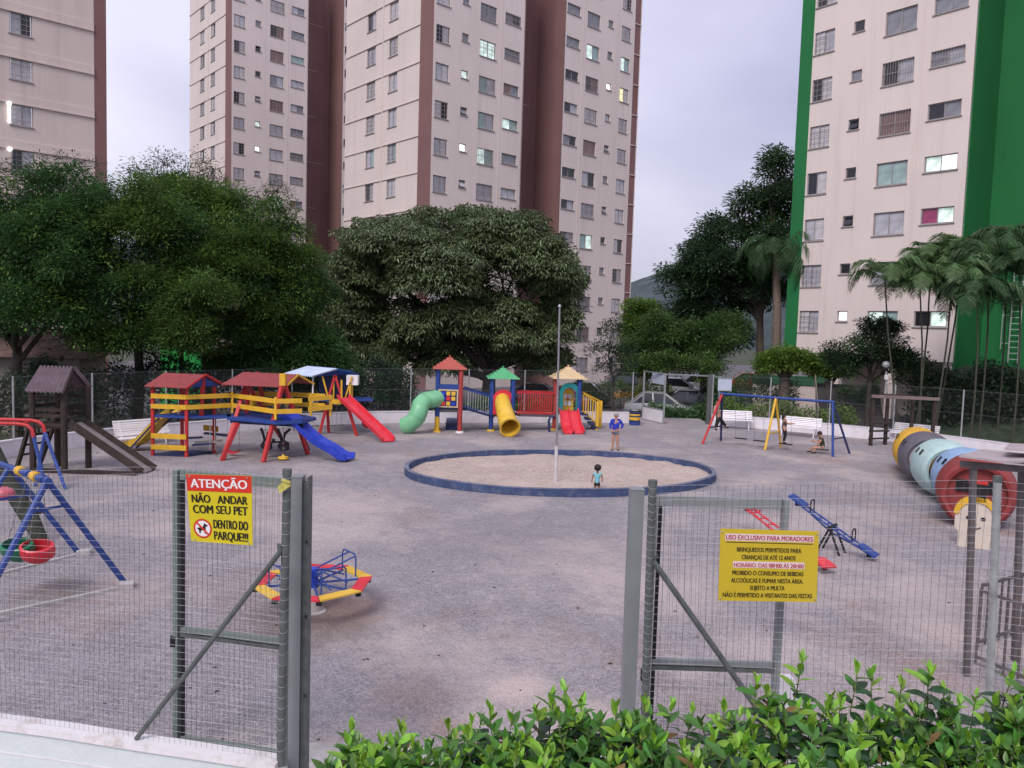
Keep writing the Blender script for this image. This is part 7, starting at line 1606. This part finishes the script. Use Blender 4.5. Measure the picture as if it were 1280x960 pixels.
    if hair_len: m.tube([hd-fw*.045*h+up_*.02*h, hd-fw*.07*h-up_*.05*h, hd-fw*.062*h-up_*hair_len*h], [.035*h, .04*h, .02*h], 8)
    m.build('hair', hair, t, 80)
    sdv = up_.cross(fw)
    for s in (-1, 1): m = MB(); m.sphere(hd+fw*.056*h+sdv*s*.022*h-up_*.005*h, .0075*h, 6, 5); m.build('eye', M_black, t, 80)
    m = MB(); m.sphere(hd+fw*.064*h-up_*.018*h, .009*h, 6, 5); m.build('nose', skin, t, 80); m = MB(); m.tube([hd+fw*.056*h-up_*.037*h-sdv*.014*h, hd+fw*.06*h-up_*.038*h, hd+fw*.056*h-up_*.037*h+sdv*.014*h], .004*h, 5); m.build('mouth', M_sdr, t, 60)
    for s in (-1, 1): m = MB(); m.sphere(hd+sdv*s*.058*h-up_*.008*h, (.012*h, .012*h, .018*h), 6, 5); m.build('ear', skin, t, 80)
    return t
base = dict(pelvis=(0, 0, .53), chest=(0, 0, .73), neck=(0, .0, .84), head=(0, .01, .925), shl=(-.105, 0, .80), shr=(.105, 0, .80), ell=(-.13, -.01, .63), elr=(.13, -.01, .63), wrl=(-.13, .03, .48), wrr=(.13, .03, .48), hpl=(-.05, 0, .50), hpr=(.05, 0, .50), knl=(-.055, .015, .28), knr=(.055, .015, .28), anl=(-.055, 0, .045), anr=(.055, 0, .045), tol=(-.06, .075, .02), tor=(.06, .075, .02))
# woman in blue, hand on hip, facing the sand pit
b = G(768.5, 563); h = P(768.5, 516, b.y).z
J = dict(base, ell=(-.20, -.03, .66), wrl=(-.11, .03, .575), elr=(.15, .0, .64), wrr=(.11, .07, .56), anl=(-.075, 0, .045), anr=(.07, 0, .045), tol=(-.09, .07, .02), tor=(.085, .07, .02))
person('person in a royal blue top and denim shorts standing behind the sand pit', b, h, R(178), J, mat('blue_top', (.025, .045, .42), .8, .15, 12, .3, 20), mat('denim', (.13, .15, .20), .85, .2, 20), M_skin, M_hairg, sleeves=1, legs_cover=.3)
# toddler standing in the sand, seen from behind
b = G(748, 619); b = V3(b.x, b.y+.4, .0); h = P(748, 583, b.y).z+.06
J = dict(pelvis=(0, 0, .31), chest=(0, 0, .58), neck=(0, 0, .715), head=(0, .0, .85), shl=(-.125, 0, .67), shr=(.125, 0, .67), ell=(-.165, .0, .53), elr=(.165, .0, .53), wrl=(-.18, .04, .40), wrr=(.18, .04, .40), hpl=(-.065, 0, .27), hpr=(.065, 0, .27), knl=(-.065, .01, .15), knr=(.065, .01, .15), anl=(-.065, 0, .05), anr=(.065, 0, .05), tol=(-.07, .1, .03), tor=(.07, .1, .03))
person('toddler with dark curly hair in a turquoise vest, seen from behind in the sand pit', b, h, R(0), J, mat('turquoise_vest', (.20, .50, .58), .8, .12, 12), M_black, M_skind, M_hairb, legs_cover=.4, hair_r=2.0)
# child lying forward over the first swing, legs out
q = P(897, 520, 30.2); b = V3(q.x, q.y, .0); h = 1.5; zq = P(900, 517, 30.2).z/h
J = dict(pelvis=(.03, 0, zq-.06), chest=(-.05, 0, zq+.09), neck=(-.03, 0, zq+.21), head=(.0, .0, zq+.30), look=(-.6, .8, 0), shl=(-.10, -.06, zq+.17), shr=(-.02, .08, zq+.17), ell=(-.14, -.08, zq+.06), elr=(.09, .1, zq+.08), wrl=(-.13, -.02, zq-.07), wrr=(.11, .1, zq-.03), hpl=(.02, -.05, zq-.08), hpr=(.05, .05, zq-.08), knl=(-.02, -.05, zq-.22), knr=(.14, .05, zq-.20), anl=(-.07, -.07, zq-.38), anr=(.27, .05, zq-.35), tol=(-.05, -.1, zq-.42), tor=(.33, .05, zq-.36))
person('child in beige top and black trousers hanging at the left end of the swing set', b, h, R(8), J, mat('beige_top', (.40, .24, .20), .8, .2, 10), M_black, M_skin, M_hairb, legs_cover=1, sleeves=.2)
# child standing on the third swing seat
c, d = SWS[2]; b = V3(c.x, c.y, c.z+.02)-d*.08; h = (P(980, 518, b.y).z-b.z)
J = dict(base, ell=(-.12, .1, .68), elr=(.12, .1, .68), wrl=(-.09, .27, .70), wrr=(.1, .27, .70), head=(0, -.02, .925), hpl=(-.045, 0, .5), knl=(-.045, .05, .29), knr=(.045, .05, .29))
person('child in black standing up on the third swing seat, arms stretched forward', b, h, R(-100), J, mat('grey_black_top', (.06, .055, .065), .85, .5, 8), M_black, M_skin, M_hairb, legs_cover=1, sleeves=.2, hair_len=.15, hair_r=1.08)
# adult sitting on the fourth swing seat
c, d = SWS[3]; b = V3(c.x, c.y, 0); h = 1.32; s0 = c.z/h+.035
J = dict(pelvis=(0, 0, s0+.03), chest=(0, .03, s0+.21), neck=(0, .05, s0+.31), head=(0, .09, s0+.385), look=(0, 1, -.25), shl=(-.105, .04, s0+.28), shr=(.105, .04, s0+.28), ell=(-.12, .12, s0+.14), elr=(.12, .12, s0+.14), wrl=(-.07, .24, s0+.20), wrr=(.07, .24, s0+.17), hpl=(-.05, .02, s0+.02), hpr=(.05, .02, s0+.02), knl=(-.07, .22, s0+.02), knr=(.07, .24, s0-.0), anl=(-.08, .20, .06), anr=(.08, .30, .055), tol=(-.09, .28, .025), tor=(.09, .38, .025))
person('person in a mottled dark green top seated on the fourth swing seat', b, h, R(75), J, mat('dark_green_top', (.045, .055, .04), .85, .7, 6), mat('grey_shorts', (.16, .14, .14), .85, .3, 9), M_skin, M_hairb, legs_cover=.4)
